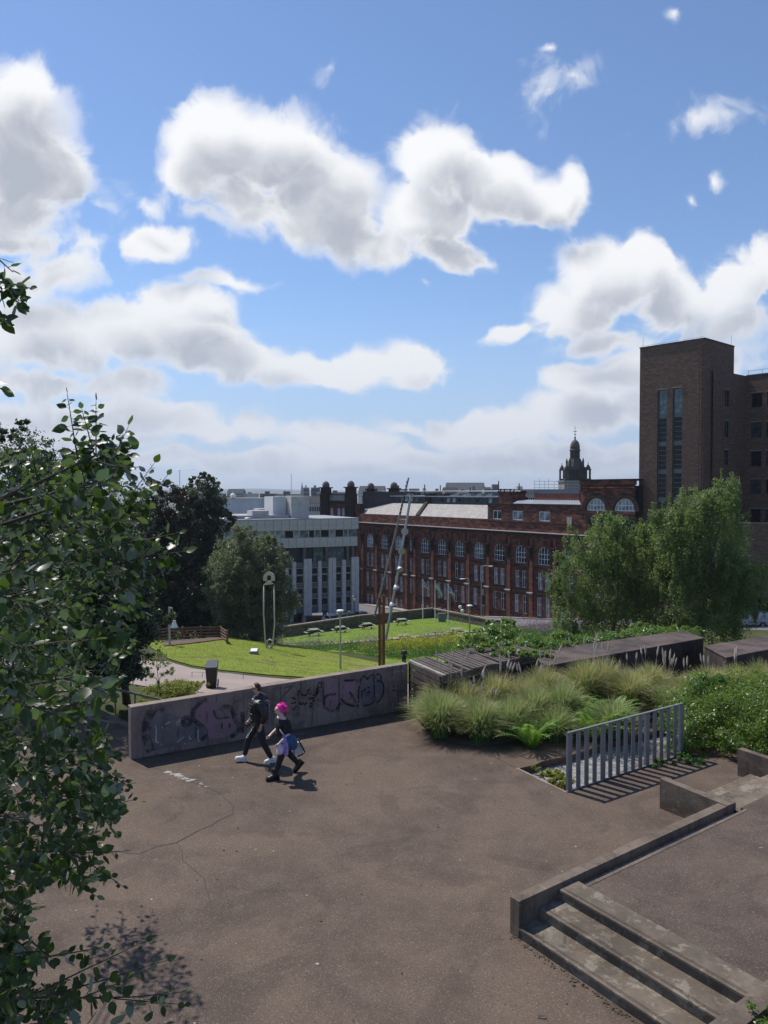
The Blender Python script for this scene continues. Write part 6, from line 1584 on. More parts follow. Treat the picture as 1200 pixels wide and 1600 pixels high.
V, E, Rd = chainset([[((0,0,1.0),(.13,.15)),(pel,(.14,.155)),((.0,.10,.86),(.105,.10)),(kR,(.082,.078)),(ra,(.06,.055))], [(pel,(.14,.155)),((.02,-.10,.86),(.105,.10)),(kF,(.082,.078)),(fa,(.06,.055))]]); tj = skin('joggers', V, E, Rd, tr, man, 2)
# pale lettering-like marks down the thigh facing the camera
m = MB(); hv, kv = Vector((.02,-.10,.84)), Vector(kF)
for i in range(7):
    t = .05+i*.135; c = hv.lerp(kv, t)+Vector((.085-.015*t, .055, 0)); m.cbox(c, (.012,.045+.02*((i*7)%3),.018), 0); m.cbox(c+Vector((.004,-.02+.02*(i%3),-.024)), (.012,.014,.03), 0)
m.build('leg_print', M['white'], tj)
wsh = simple('white_trainer', (.72,.72,.73), rough=.5)
shoe('shoe', man, (SF+.07,-.10,.125), (1,0,0), wsh, man, pitch=.28); shoe('shoe', man, (-SF+.02,.10,.115), (1,0,0), wsh, man, pitch=-.10)
hrm = simple('dark_brown_hair', (.05,.022,.012), (.03,.014,.009), 30, .6, 0, .8, .01, 60)
V, E, Rd = chainset([[((.115,0,hd_[2]+.085),(.065,.035)),((.08,0,hd_[2]+.098),(.082,.05)),((.045,0,hd_[2]+.075),(.092,.075)),((.025,0,hd_[2]+.03),(.090,.078)),((.02,0,hd_[2]-.02),(.074,.062)),((.025,0,hd_[2]-.06),(.05,.04))]])
skin('hair', V, E, Rd, hrm, man, 2)

# ---- woman with pink hair
wf_, wr2 = G(425,1217,0), G(466,1209,0)
cen = (wf_+wr2)/2; dvec = (wf_-wr2); rzw = math.atan2(dvec.y, dvec.x); st2 = dvec.length/2
wom = thing('person', 'woman with bright pink hair, black top and boots carrying bags, walking beside the man', 'person', (cen.x, cen.y, 0), rzw)
fa, ra = (st2-.03,.09,.12), (-st2-.03,-.09,.20)
pel, sp1, ch, nk, hd_ = (0,0,.84), (.02,0,.98), (.05,0,1.16), (.09,0,1.31), (.145,0,1.455)
kF, kR = (.14,.09,.46), (-.10,-.09,.48)
chs = [[(pel,.13),(sp1,.12),(ch,(.125,.12)),(nk,.05)], [(pel,.13),((.0,.09,.82),.09),(kF,.06),(fa,.042)], [(pel,.13),((-.0,-.09,.82),.09),(kR,.06),(ra,.042)]]
chs += head_chains(nk, hd_, .075)
arms = ((1,(.02,.26,.98),(.20,.24,.84)),(-1,(.06,-.26,.98),(.26,-.16,.90)))
for s, el, wr_ in arms:
    chs += [[(ch,(.125,.12)),((.05,s*.17,1.21),.058),(el,.044),(wr_,.028)]]; hand(chs, wr_, Vector(wr_)-Vector(el), s, .95)
V, E, Rd = chainset(chs); skin('body', V, E, Rd, simple('pale_skin', (.62,.43,.36), (.56,.38,.31), 6, .55), wom, 2)
face(wom, hd_, False)
tee = simple('black_cotton', (.010,.010,.012), (.007,.007,.008), 8, .85)
chs = [[((.0,0,.84),(.19,.20)),((.01,0,.95),(.185,.195)),((.03,0,1.06),(.18,.185)),((.055,0,1.17),(.175,.18)),((.08,0,1.26),(.10,.12))]]
for s, el, _w in arms: chs += [[((.055,0,1.17),(.175,.18)),((.05,s*.18,1.21),.095),(tuple(Vector((.05,s*.18,1.21)).lerp(Vector(el),.55)),.095),(tuple(Vector(el)),.085)]]
V, E, Rd = chainset(chs); skin('top', V, E, Rd, tee, wom, 2)
jn = simple('dark_jeans', (.014,.017,.030), (.009,.011,.02), 8, .85)
V, E, Rd = chainset([[((0,0,.90),(.13,.15)),(pel,(.15,.165)),((.01,.09,.75),(.115,.11)),(kF,(.082,.078)),(fa,(.058,.055))], [(pel,(.15,.165)),((-.01,-.09,.75),(.115,.11)),(kR,(.082,.078)),(ra,(.058,.055))]]); skin('jeans', V, E, Rd, jn, wom, 2)
bt = simple('black_boot_leather', (.010,.010,.011), (.007,.007,.008), 6, .35)
shoe('boot', wom, (st2-.03,.09,.125), (1,0,0), bt, wom, chunky=1.15); shoe('boot', wom, (-st2-.03,-.09,.215), (1,0,0), bt, wom, pitch=-.75, chunky=1.15)
m = MB(); m.tube([(st2-.03,.09,.10),(st2-.025,.09,.25)], [.066,.064], 10); m.tube([(-st2-.035,-.09,.18),(-st2-.01,-.09,.30)], [.064,.062], 10); m.build('boot_shaft', bt, wom)
pk = simple('bright_pink_hair', (.95,.02,.42), (.75,.01,.28), 30, .5, 0, .8, .02, 50)
h = Vector(hd_); V, E, Rd = chainset([[(tuple(h+Vector((.045,0,.075))),(.055,.05)),(tuple(h+Vector((.0,0,.075))),(.098,.075)),(tuple(h+Vector((-.035,0,.03))),(.105,.09)),(tuple(h+Vector((-.055,0,-.03))),(.09,.075)),(tuple(h+Vector((-.06,0,-.075))),(.05,.045))]]); hr_ = skin('hair', V, E, Rd, pk, wom, 2)
m = MB(); rr = random.Random(4)
for i in range(150):
    a = rr.uniform(0,2*math.pi); e = rr.uniform(-.5,1.2); d = Vector((-abs(math.cos(a))*math.cos(e)*.9-.0, math.sin(a)*math.cos(e), math.sin(e))); c = h+Vector((-.03,0,.03)); q = c+d*.075; l_ = rr.uniform(.7,1.7)
    m.tube([q, q+d*.03*l_+Vector((-.012,0,.0)), q+d*.05*l_+Vector((-.035*l_,0,-.02*l_))], [.012,.007,.0015], 4)
m.build('hair_locks', pk, hr_)
dn = simple('blue_denim', (.04,.12,.26), (.015,.04,.10), 25, .85, 0, .8, .02, 30)
V, E, Rd = chainset([[((.02,.20,.98),(.11,.11)),((-.03,.24,.88),(.165,.13)),((-.08,.25,.74),(.15,.12)),((-.10,.24,.62),(.07,.07))],[((-.03,.24,.88),(.165,.13)),((.09,.25,.80),(.10,.08))]]); skin('denim_jacket', V, E, Rd, dn, wom, 2)
pu = simple('purple_patterned_cloth', (.14,.06,.42), (.42,.36,.50), 14, .8, fine=30); lv = simple('pale_lilac_cloth', (.60,.50,.56), (.42,.32,.46), 14, .8, fine=30)
V, E, Rd = chainset([[((.10,.20,.98),(.05,.05)),((.09,.27,.86),(.075,.06)),((.10,.27,.72),(.08,.06)),((.09,.26,.58),(.06,.05)),((.07,.25,.52),(.03,.03))]]); skin('purple_cloth', V, E, Rd, pu, wom, 2)
V, E, Rd = chainset([[((.24,.22,.84),(.03,.03)),((.23,.25,.74),(.08,.07)),((.22,.25,.64),(.10,.08)),((.20,.25,.58),(.06,.05))],[((.23,.25,.74),(.08,.07)),((.13,.27,.68),(.06,.05))]]); skin('patterned_bag', V, E, Rd, lv, wom, 2)
tt = thing('tote_bag', 'white tote bag with black strap hanging behind the pink haired woman', 'bag', (cen.x, cen.y, 0), rzw)
m = MB(); m.hexa([(-.33,.10,.50),(-.14,.10,.50),(-.14,.20,.50),(-.33,.20,.50),(-.30,.11,.74),(-.13,.11,.76),(-.13,.19,.76),(-.30,.19,.74)]); m.build('bag_body', simple('off_white_canvas', (.42,.42,.42), (.34,.34,.35)), tt)
m = MB(); m.tube([(-.13,.22,.78),(-.20,.23,.84),(-.30,.225,.66),(-.37,.20,.52),(-.30,.19,.47),(-.2,.2,.46)], .018, 6); m.tube([(-.13,.22,.78),(-.05,.21,.98),(.04,.19,1.2)], .014, 6); m.build('strap', M['black'], tt)
m = MB(); m.tube([(.13,-.10,1.29),(.16,.02,1.2),(.17,.16,1.06),(.12,.20,.98)], .014, 6); m.build('white_strap', M['white'], wom)

# ---- small figures in the park
def small_person(lab, px, D, top, rz, pose, cols, h=1.72):
    g = gp(px, D, .03); o = thing('person', lab, 'person', g, rz); s = h/1.75; J = lambda *a: tuple(k*s for k in a)
    if pose == 'stand': hips, kn, an, chest, nk_, hd2 = J(0,0,.93), 0, 0, J(0,0,1.32), J(.01,0,1.48), J(.03,0,1.63); legs = [[J(0,sd_*.09,.9),J(.02,sd_*.09,.5),J(0,sd_*.09,.08),J(.14,sd_*.09,.04)] for sd_ in (-1,1)]; arms_ = [[J(0,sd_*.19,1.38),J(.0,sd_*.25,1.12),J(.12,sd_*.2,.95)] for sd_ in (-1,1)]
    else: hips = J(0,0,.12); chest = J(-.06,0,.48); nk_ = J(-.05,0,.64); hd2 = J(-.02,0,.79); legs = [[J(.04,sd_*.09,.12),J(.38,sd_*.13,.42),J(.62,sd_*.12,.06),J(.74,sd_*.12,.05)] for sd_ in (-1,1)]; arms_ = [[J(-.06,sd_*.19,.54),J(-.02,sd_*.26,.30),J(.2,sd_*.2,.33)] for sd_ in (-1,1)]
    ch2 = [[(hips,.12*s),(chest,.13*s),(nk_,.05*s),(hd2,.075*s),(tuple(Vector(hd2)+Vector((0,0,.07))),.06*s)]]
    for l in legs: ch2.append([(hips,.12*s)]+[(q,r*s) for q,r in zip(l,(.085,.06,.045,.035))])
    for a in arms_: ch2.append([(chest,.13*s)]+[(q,r*s) for q,r in zip(a,(.06,.045,.032))])
    V, E, Rd = chainset(ch2); skin('body', V, E, Rd, skinm, o, 1)
    V, E, Rd = chainset([[(hips,(.16*s,.15*s)),(chest,(.165*s,.16*s)),(tuple(Vector(chest).lerp(Vector(nk_),.7)),.09*s)]]+[[(chest,(.165*s,.16*s))]+[(q,r*s) for q,r in zip(a[:2],(.085,.06))] for a in arms_]); skin('coat', V, E, Rd, cols[0], o, 1)
    V, E, Rd = chainset([[(hips,.14*s)]+[(q,r*s) for q,r in zip(l[:3],(.10,.08,.06))] for l in legs]); skin('trousers', V, E, Rd, cols[1], o, 1)
    m = MB(); m.ell(tuple(Vector(hd2)+Vector((-.015,0,.05))), (.095*s,.095*s,.085*s)); m.build('hair', hrm, o, smooth=True)
small_person('person in dark green coat standing on the grass beyond the graffiti wall', 631.5, 62, 1013, R(100), 'stand', (simple('dark_green_coat', (.025,.04,.028)), jn), 1.72)
small_person('dark haired person in dark top sitting on the grass left of the one in white', 681, 82, 996, R(10), 'sit', (simple('dark_olive_top', (.03,.035,.02)), jn))
small_person('person in white sitting on the grass among the flowers', 691, 82.5, 996, R(170), 'sit', (simple('white_shirt', (.65,.65,.65)), jn))
small_person('person in dark clothes sitting in the purple flowers left of the rusty posts', 579, 76, 1008, R(0), 'sit', (simple('dark_plum_top', (.03,.02,.03)), jn))
# ================================================================= PLANTS
rg = np.random.default_rng(12)
def unit(v): return v/np.maximum(np.linalg.norm(v, axis=-1, keepdims=True), 1e-9)
def leaves(C, size, aspect=.55, axis=None, wob=1.0, outward=None, kite=True):
    "C (n,3) -> (n,4,3) kite shaped leaves"
    n = len(C); d = rg.normal(size=(n,3)); 
    if axis is not None: d = d*wob+np.asarray(axis)
    d = unit(d); u = rg.normal(size=(n,3))
    if outward is not None: u = u*.6+outward
    b = unit(np.cross(d, u)); L = (size*rg.uniform(.65,1.3,size=(n,1)) if np.isscalar(size) else size[:,None]*rg.uniform(.75,1.2,size=(n,1)))
    nrm = unit(np.cross(b, d))
    p0 = C-d*L*.5; p2 = C+d*L*.5; mid_ = C-d*L*.05
    return np.stack([p0, mid_+b*L*aspect*.5+nrm*L*.06, p2, mid_-b*L*aspect*.5+nrm*L*.06], 1)
def blob_points(lobes, n, shell=.55, lump=.35, seed=0):
    "points through the volume of a set of lobes (c, r), densest near the outside, gathered in twig clumps"
    r_ = np.random.default_rng(seed); vols = np.array([l[1][0]*l[1][1]*l[1][2] for l in lobes])**(2/3); pr = vols/vols.sum()
    nc = max(45, n//85); pick = r_.choice(len(lobes), nc, p=pr); c = np.array([lobes[i][0] for i in pick], float); R_ = np.array([lobes[i][1] for i in pick], float)
    d = unit(r_.normal(size=(nc,3))); rad = (1-shell*r_.random((nc,1))**1.6)*(1+lump*(r_.random((nc,1))-.5))
    cl = c+d*R_*rad; k = r_.integers(0, nc, n); sp_ = (R_.mean(1)*.115)[k][:,None]
    return cl, d, k, sp_
def crown(name, par, lobes, n, size, mat, seed=0, aspect=.55, shell=.55, lump=.35, droop=0.0, spread=1.0, core=None, zsq=.8):
    cl, d, k, sp_ = blob_points(lobes, n, shell, lump, seed); o = rg.normal(size=(n,3))*sp_*spread; o[:,2] *= zsq
    if droop: o[:,2] -= np.abs(rg.normal(size=n))*droop
    C = cl[k]+o; V = leaves(C, size, aspect, axis=(0,0,-.5 if droop else 0), outward=d[k]*1.0+np.array([0,0,.5]))
    off = np.array(par.location); ob = link(name, fast_mesh(name, V-off, mat), par)
    return ob, cl
def limbs(m, base, targets, r0, seed=0, droopy=False):
    r_ = random.Random(seed); base = Vector(base)
    for t in targets:
        t = Vector(t); d = t-base; k1 = base+d*.35+Vector((r_.uniform(-.1,.1)*d.length, r_.uniform(-.1,.1)*d.length, d.length*.08)); k2 = base+d*.7+Vector((r_.uniform(-.06,.06)*d.length, r_.uniform(-.06,.06)*d.length, d.length*.05))
        m.tube([base, k1, k2, t], [r0, r0*.65, r0*.38, r0*.12], 6)
def tree(name, label, base, trunk_h, lobes, n, size, mat, bark, r0=.25, seed=0, group=None, cat='tree', **kw):
    ra = random.Random(seed+900); extra_l = []
    for (c, q) in lobes:                 # ragged tufts standing off every lobe
        for _ in range(6):
            a = ra.uniform(0, 6.283); e = ra.uniform(-.35, 1.35); f_ = ra.uniform(.85, 1.22); k_ = ra.uniform(.22, .42)
            extra_l.append(((c[0]+q[0]*math.cos(a)*math.cos(e)*f_, c[1]+q[1]*math.sin(a)*math.cos(e)*f_, c[2]+q[2]*math.sin(e)*f_), (q[0]*k_, q[1]*k_, q[2]*k_*1.1)))
    o = thing(name, label, cat, base, 0, group); b = Vector(base); m = MB(); top = Vector((np.mean([l[0][0] for l in lobes])-b.x, np.mean([l[0][1] for l in lobes])-b.y, trunk_h))
    m.tube([(0,0,-.6),(0,0,.1),(top*.5).to_tuple(),top.to_tuple()], [r0*1.5,r0*1.15,r0*.85,r0*.6], 9)
    m.build('trunk', bark, o, smooth=True)
    m = MB(); limbs(m, top, [Vector(l[0])-b+Vector((0,0,l[1][2]*.3)) for l in lobes], r0*.55, seed)
    for l in lobes[:14]:
        c = Vector(l[0])-b
        for k in range(3):
            e = c+Vector((rnd.uniform(-1,1)*l[1][0]*.8, rnd.uniform(-1,1)*l[1][1]*.8, rnd.uniform(-.2,.9)*l[1][2])); m.tube([c, c.lerp(e,.5)+Vector((0,0,.1)), e], [r0*.16, r0*.1, r0*.03], 4, False)
    m.build('limb', bark, o)
    crown('crown', o, lobes+extra_l, n, size, mat, seed, **kw); return o
def L(px, py, D, rx, ry, rz_=None):
    "a lobe seen at px,py at depth D; sizes in metres"
    p = P(px, py, D); return (tuple(p), (rx, ry, rz_ or rx))

mb_birch = leafmat('birch_leaves', (.085,.125,.036), (.170,.215,.066), None, .5, .38, (.24,.36,.08), .35)
mb_dark = leafmat('dark_tree_leaves', (.020,.034,.020), (.040,.055,.028), None, .5, .15, (.08,.12,.04), .35)
mb_copper = leafmat('copper_leaves', (.030,.034,.020), (.050,.052,.032), None, .5, .15, (.12,.05,.04), .35)
mb_mid = leafmat('mid_green_leaves', (.026,.050,.026), (.052,.080,.038), None, .45, .22, (.12,.18,.05), .45)
mb_willow = leafmat('grey_willow_leaves', (.085,.105,.058), (.155,.175,.105), (.22,.235,.17), .5, .38, (.26,.32,.13), .4)
mb_poplar = leafmat('poplar_leaves', (.014,.027,.008), (.036,.060,.016), (.20,.22,.18), .40, .22, (.13,.24,.02), .32)
mb_ivy = leafmat('ivy_leaves', (.075,.150,.032), (.135,.230,.055), None, .4, .3, (.28,.42,.06), .5)
mb_hedge = leafmat('bright_shrub_leaves', (.060,.120,.018), (.130,.200,.034), None, .38, .3, (.28,.42,.05), .5)
mb_fern = leafmat('fern_green', (.11,.24,.035), (.17,.31,.055), None, .5, .35, (.26,.42,.06), .3)
mb_weed = leafmat('yellow_green_weeds', (.16,.20,.03), (.28,.30,.06), None, .6, .3, (.4,.42,.08), .3)
mb_yellow = leafmat('yellow_flowers', (.50,.42,.03), (.30,.34,.05), None, .6, .2, None, .2)
mb_purple = leafmat('purple_flowers', (.20,.13,.20), (.30,.22,.27), None, .6, .2, None, .2)
mb_lush = leafmat('lush_low_leaves', (.050,.120,.022), (.090,.180,.035), None, .5, .25, (.2,.35,.05), .3)

# ---- birches on the right
def tz(px, D): return (px-600)/1200*D
bl1 = [L(1015,900,56,1.6,1.6,2.4),L(1020,860,56,1.2,1.4,1.4),L(1010,950,56,1.6,1.6,2.0),L(905,905,57,2.0,2.0,2.6),L(930,850,57,1.7,1.9,2.0),L(950,825,58,1.3,1.5,1.2),L(985,835,58,1.6,2,1.5),L(900,960,57,1.6,1.8,1.8),L(950,930,57,2.4,2.2,2.8),L(1000,885,58,2.3,2.2,2.6),L(990,960,57,2.6,2.2,2.2),L(885,985,57,.9,1.2,1.0),L(1010,820,58,.8,1,.7)]
tree('birch_tree', 'broad light green birch hiding the right end of the arched sandstone facade', (tz(950,57),57,hgt(tz(950,57),57)), 4.5, bl1, 80000, .145, mb_birch, M['bark_birch'], .2, 1, None, droop=.35, shell=.5, lump=.5)
bl2 = [L(1070,835,54,2.0,2.0,2.4),L(1105,800,54,1.7,1.8,2.0),L(1135,760,54.5,.85,1.1,.9),L(1120,780,54,1.2,1.3,1.2),L(1075,790,54,1.2,1.4,1.2),L(1050,870,54,2.0,2.0,2.4),L(1110,870,54,2.4,2.2,2.6),L(1060,940,54,2.6,2.3,2.3),L(1125,935,54.5,2.2,2.2,2.4),L(1150,880,55,1.5,1.6,2.2),L(1160,930,55,1.1,1.3,1.8),L(1055,980,54,2.2,2,1.2),L(1145,820,55,.9,1.2,1.8),L(1045,805,54,.8,1.0,.9),L(1140,985,55,1.2,1.4,1.2)]
tree('birch_tree', 'taller dark green weeping birch in front of the brick tower', (tz(1090,54),54,hgt(tz(1090,54),54)), 5.0, bl2, 105000, .145, mb_birch, M['bark_birch'], .22, 2, None, droop=.45, shell=.5, lump=.5)
# ---- trees left of the grey building
wl_ = [L(390,880,70,2.6,2.6,2.8),L(372,862,70,1.4,2,1.1),L(410,856,70,1.5,2,1.0),L(350,900,70,1.8,2,2.4),L(430,900,70,1.6,2,2.4),L(440,935,70,1.3,2,2.0),L(375,940,70,2.4,2.4,2.8),L(420,960,70,2.2,2.2,2.6),L(345,960,71,1.8,2,2.4),L(440,880,70,.8,1.5,.9),L(395,985,70,2.6,2.2,1.6)]
tree('willow_tree', 'rounded silvery green willow in front of the grey building', (tz(395,70),70,hgt(tz(395,70),70)), 4.0, wl_, 120000, .19, mb_willow, M['bark'], .3, 3, None, shell=.75, lump=.4, aspect=.4)
po_l = [L(318,775,82,2.4,2.5,2.0),L(300,790,82,1.6,2,1.5),L(335,810,82,1.7,2.2,2.6),L(305,850,82,3.0,3,4.0),L(330,900,82,2.6,3,5.0),L(300,940,82,3.0,3,3.5),L(322,757,82,1.1,1.4,.9)]
tree('tall_tree', 'tall dark green tree behind the willow with its top against the hills', (tz(315,82),82,hgt(tz(315,82),82)), 6, po_l, 56000, .27, mb_mid, M['bark'], .35, 4, None, shell=.5, lump=.5)
cp_l = [L(262,790,74,1.8,2,1.9),L(240,810,74,1.8,2,2.2),L(285,830,74,1.4,2,2.2),L(255,870,74,2.8,2.5,3.6),L(270,930,74,3,2.6,3.2),L(225,870,74,2.2,2.4,4),L(210,930,74,2.4,2.4,3.4),L(250,765,74,.9,1.2,.9)]
tree('copper_tree', 'dark brownish leaved tree between the foreground leaves and the tall green tree', (tz(255,74),74,hgt(tz(255,74),74)), 5, cp_l, 50000, .26, mb_copper, M['bark'], .35, 5, None, shell=.5, lump=.5)
dk_l = [L(315,960,72.5,3.2,2.4,2.2),L(270,965,72,3.0,2,1.9),L(350,975,73.5,2.4,2,1.6),L(230,970,70,2.6,2,2.0)]
tree('dark_shrub', 'dark shrubby undergrowth behind the wooden rail fence', (tz(300,72.5),72.5,hgt(tz(300,72.5),72.5)), 1.5, dk_l, 30000, .24, mb_dark, M['bark'], .2, 6, None, 'shrub', shell=.7, lump=.4)
# ---- smaller leaved trees close on the left, behind the near branches
nl = [L(60,785,22,1.7,1.6,1.6),L(10,740,22,1.2,1.3,1.3),L(130,820,22.5,1.6,1.6,1.9),L(40,880,22,2.0,1.7,2.3),L(160,920,23,1.4,1.6,1.8),L(190,860,23,.9,1,1.2),L(200,970,23,.8,1,1.2),L(90,980,22,1.9,1.6,2.0),L(20,1020,22,1.9,1.6,1.8),L(150,1030,22.6,1.2,1.2,.8)]
tree('small_leaved_tree', 'mid distance small leaved tree filling the left edge behind the big leaves', (-11.5,23.6,-.6), 3.0, nl, 70000, .10, mb_mid, M['bark'], .16, 7, None, shell=.6, lump=.5, spread=1.1)
nl2 = [L(180,1000,23,1.0,1.2,1.1),L(190,940,23,.8,1.0,1.2),L(170,1040,22.5,1.0,1.0,.6),L(212,975,23,.4,.6,.8)]
tree('small_leaved_tree', 'dark small leaved tree just left of the bell lamp and rail fence', (tz(195,25),25,hgt(tz(195,25),25)), 2.4, nl2, 30000, .10, mb_mid, M['bark'], .12, 8, None, shell=.7, lump=.5)
# young light shrub near the bins
sh = [L(245,1035,28,.40,.5,.45),L(262,1050,28,.28,.4,.35),L(236,1055,28,.35,.4,.35)]
tree('young_shrub', 'thin young shrub with pale green leaves on the bank left of the bins', (tz(248,28),28,hgt(tz(248,28),28)), .5, sh, 1500, .07, mb_ivy, M['bark'], .03, 9, None, 'shrub', shell=.9, lump=.6)

# ---- the near poplar
def leaf_shape():
    "a broad pointed leaf: midrib folded, edge a little wavy; length 1 along +x"
    xs = [0,.12,.32,.55,.78,.92,1.0]; ws = [0,.20,.33,.335,.21,.09,0]; v = []; 
    for x, w in zip(xs, ws): v.append((x, 0, -.05*math.sin(x*2.6)))
    k = len(v); 
    for s in (1,-1):
        for x, w in list(zip(xs, ws))[1:-1]: v.append((x-.02, s*w, .07*w/.33+.02*math.sin(x*9)-.05*math.sin(x*2.6)))
    f = []
    n = len(xs)
    for s, o in ((1,k),(-1,k+n-2)):
        q = []
        q.append((0,1,o) if s > 0 else (0,o,1))
        for i in range(1, n-2): q.append((i,i+1,o+i,o+i-1) if s > 0 else (i,o+i-1,o+i,i+1))
        q.append((n-2,n-1,o+n-3) if s > 0 else (n-2,o+n-3,n-1))
        f += q
    return v, f
LV, LF = leaf_shape(); LVn = np.array(LV)
def bigleaf_mesh(Fr, name, mat):
    "Fr: list of (origin, Matrix3, length)"
    n = len(Fr); k = len(LVn); allv = np.empty((n,k,3))
    for i, (o, Mx, s) in enumerate(Fr): allv[i] = (LVn*s)@np.array(Mx).T+np.array(o)
    tri = np.array([t for f in LF for t in ([f] if len(f) == 3 else [(f[0],f[1],f[2]),(f[0],f[2],f[3])])])
    idx = (tri[None]+np.arange(n)[:,None,None]*k).reshape(-1,3); nf = len(idx)
    me = bpy.data.meshes.new(name); me.vertices.add(n*k); me.vertices.foreach_set('co', allv.astype(np.float32).ravel())
    me.loops.add(nf*3); me.loops.foreach_set('vertex_index', idx.astype(np.int32).ravel()); me.polygons.add(nf)
    me.polygons.foreach_set('loop_start', np.arange(0,nf*3,3,dtype=np.int32)); me.polygons.foreach_set('loop_total', np.full(nf,3,dtype=np.int32))
    me.polygons.foreach_set('use_smooth', [True]*nf); me.materials.append(mat); me.update(calc_edges=True); return me
poly_near = [(-60,700),(20,705),(60,700),(95,720),(120,690),(140,700),(180,715),(225,735),(240,765),(232,810),(225,850),(232,880),(225,930),(235,975),(212,1020),(200,1060),(165,1085),(165,1120),(178,1165),(205,1225),(188,1270),(178,1325),(150,1375),(110,1390),(55,1400),(30,1440),(70,1480),(110,1520),(120,1600),(60,1680),(-60,1680)]
def inpoly(x, y, pg):
    c = False; j = len(pg)-1
    for i in range(len(pg)):
        if (pg[i][1] > y) != (pg[j][1] > y) and x < (pg[j][0]-pg[i][0])*(y-pg[i][1])/(pg[j][1]-pg[i][1])+pg[i][0]: c = not c
        j = i
    return c
rp = random.Random(21); twigs = []
def twig(px0, py0, px1, py1, D0, D1, n, size=.078, bend=.0, sag=0):
    twigs.append((P(px0,py0,D0), P(px1,py1,D1), n, size, sag))
# shoots against the sky
for t in ((128,760,105,615,5.2,5.1,13,.066),(150,740,150,628,5.4,5.3,13,.07),(165,750,200,668,5.3,5.2,14,.07),(140,800,175,690,5.3,5.3,14,.072),(150,720,128,640,5.2,5.0,9,.066),(170,735,203,705,5.2,5.3,9,.07),(140,790,120,700,5.2,5.3,12,.07),(155,770,165,700,5.1,5.3,11,.07),
          (150,850,240,725,5.6,5.5,18,.07),(160,840,235,770,5.5,5.6,14,.072),(170,860,262,742,5.7,5.6,8,.06),
          (190,880,288,862,5.0,4.9,10,.085),(190,850,280,832,5.2,5.1,9,.075),(170,930,268,892,4.8,4.8,11,.08),(60,760,48,695,6,6,9,.07),(20,760,75,698,6.2,6,11,.07),
          (60,1250,205,1225,5.4,5.3,14,.07),(60,1200,190,1180,5.4,5.3,14,.072),(60,1290,208,1250,5.2,5.3,14,.07),(80,1320,192,1385,5.0,5.1,12,.07),(60,1330,190,1330,5.0,5.2,12,.072),(60,1350,150,1400,5.0,5.1,10,.072),
          (20,1560,290,1570,4.3,4.4,16,.07),(60,1560,262,1500,4.4,4.5,11,.068),(40,1560,228,1470,4.4,4.6,12,.068),(60,1600,200,1530,4.2,4.3,12,.075),(40,1500,160,1480,4.5,4.5,12,.07),(130,1560,285,1550,4.3,4.4,7,.07),(20,1620,260,1600,4.1,4.2,14,.075),
          (-30,400,20,425,3.4,3.3,6,.055),(-20,440,46,450,3.3,3.2,9,.055),(-10,450,40,480,3.3,3.2,8,.055),(-30,470,12,505,3.2,3.1,7,.055),(0,430,30,470,3.2,3.2,7,.05),(-30,600,8,612,3.2,3.2,3,.06),
          (40,1010,150,1000,4.2,4.1,9,.10),(40,1070,185,1060,4.2,4.1,9,.10),(-10,990,90,1030,3.9,3.8,8,.11),(-20,900,80,905,3.9,3.9,8,.10),(0,930,110,985,3.9,3.9,8,.105),(20,1090,120,1125,4.0,4.0,9,.10),(100,1060,170,1085,4.0,4.0,7,.10)):
    i_ = len(twigs); twig(*t[:6], int(t[6]*(2.2 if i_ < 12 else 1.5)), t[7]*(1.42 if i_ < 12 else (.9 if t[7] > .08 else 1.12)))
for _ in range(60):
    x, y = rp.uniform(10,110), rp.uniform(850,1040); twig(x, y, x+rp.uniform(10,30), y+rp.uniform(-20,20), rp.uniform(10.8,12.6), rp.uniform(11,12.8), 11, .10)
tries = 0
while len(twigs) < 610 and tries < 20000:
    tries += 1; x, y = rp.uniform(-60,240), rp.uniform(695,1660)
    if not inpoly(x, y, poly_near): continue
    a = rp.uniform(-1.1,.9); ln = rp.uniform(28,62); x2, y2 = x+ln*math.cos(a), y+ln*math.sin(a)
    if not inpoly(x2, y2, poly_near): continue
    lo, hi = (4.6, 8.5) if y < 1100 else (4.4, 6.8)
    if y > 1430: hi = 5.4
    D_ = rp.uniform(lo, hi); twig(x, y, x2, y2, D_, D_+rp.uniform(-.25,.2), rp.randint(8,12), rp.uniform(.068,.108)*(.85 if y < 760 else 1), 0, .02)
nearroot = Vector((-5.2, 6.6, 0)); pop = thing('poplar_tree', 'dark leafy branches with large leaves reaching in from the left, nearest the camera', 'tree', nearroot)
frames = []; m = MB(); m2 = MB()
for (a, b, n, size, sag) in twigs:
    d = (b-a); ln = d.length; mid_ = a.lerp(b,.5)+Vector((0,0,-sag+rp.uniform(-.02,.03))); pts = [a, mid_, b]
    m.tube([q-nearroot for q in pts], [.006,.0045,.002], 4, False)
    ang = rp.uniform(0, 6.28)
    for i in range(n):
        t = (i+.6)/n; q = a.lerp(mid_, t*2) if t < .5 else mid_.lerp(b, t*2-1); ang += 2.4+rp.uniform(-.4,.4)
        dd = d.normalized(); side = dd.orthogonal().normalized(); side = Matrix.Rotation(ang,3,dd) @ side
        ld = (side*1.0+dd*.55+Vector((0,0,-.45))).normalized()+Vector((rp.gauss(0,.2),rp.gauss(0,.2),rp.gauss(0,.25))); ld.normalize()
        if i == n-1: ld = (dd+Vector((0,0,.1))).normalized()
        upv = Vector((rp.gauss(0,.9), rp.gauss(-.35,.9), .75)); y_ = upv.cross(ld).normalized(); z_ = ld.cross(y_).normalized()
        s_ = size*rp.uniform(.6,1.15)*(1.0 if t < .85 else .7); stem = q+ld*s_*.30
        m2.tube([q-nearroot, stem-nearroot], [.0016,.0012], 3, False)
        frames.append((stem-nearroot, Matrix((ld, y_, z_)).transposed(), s_))
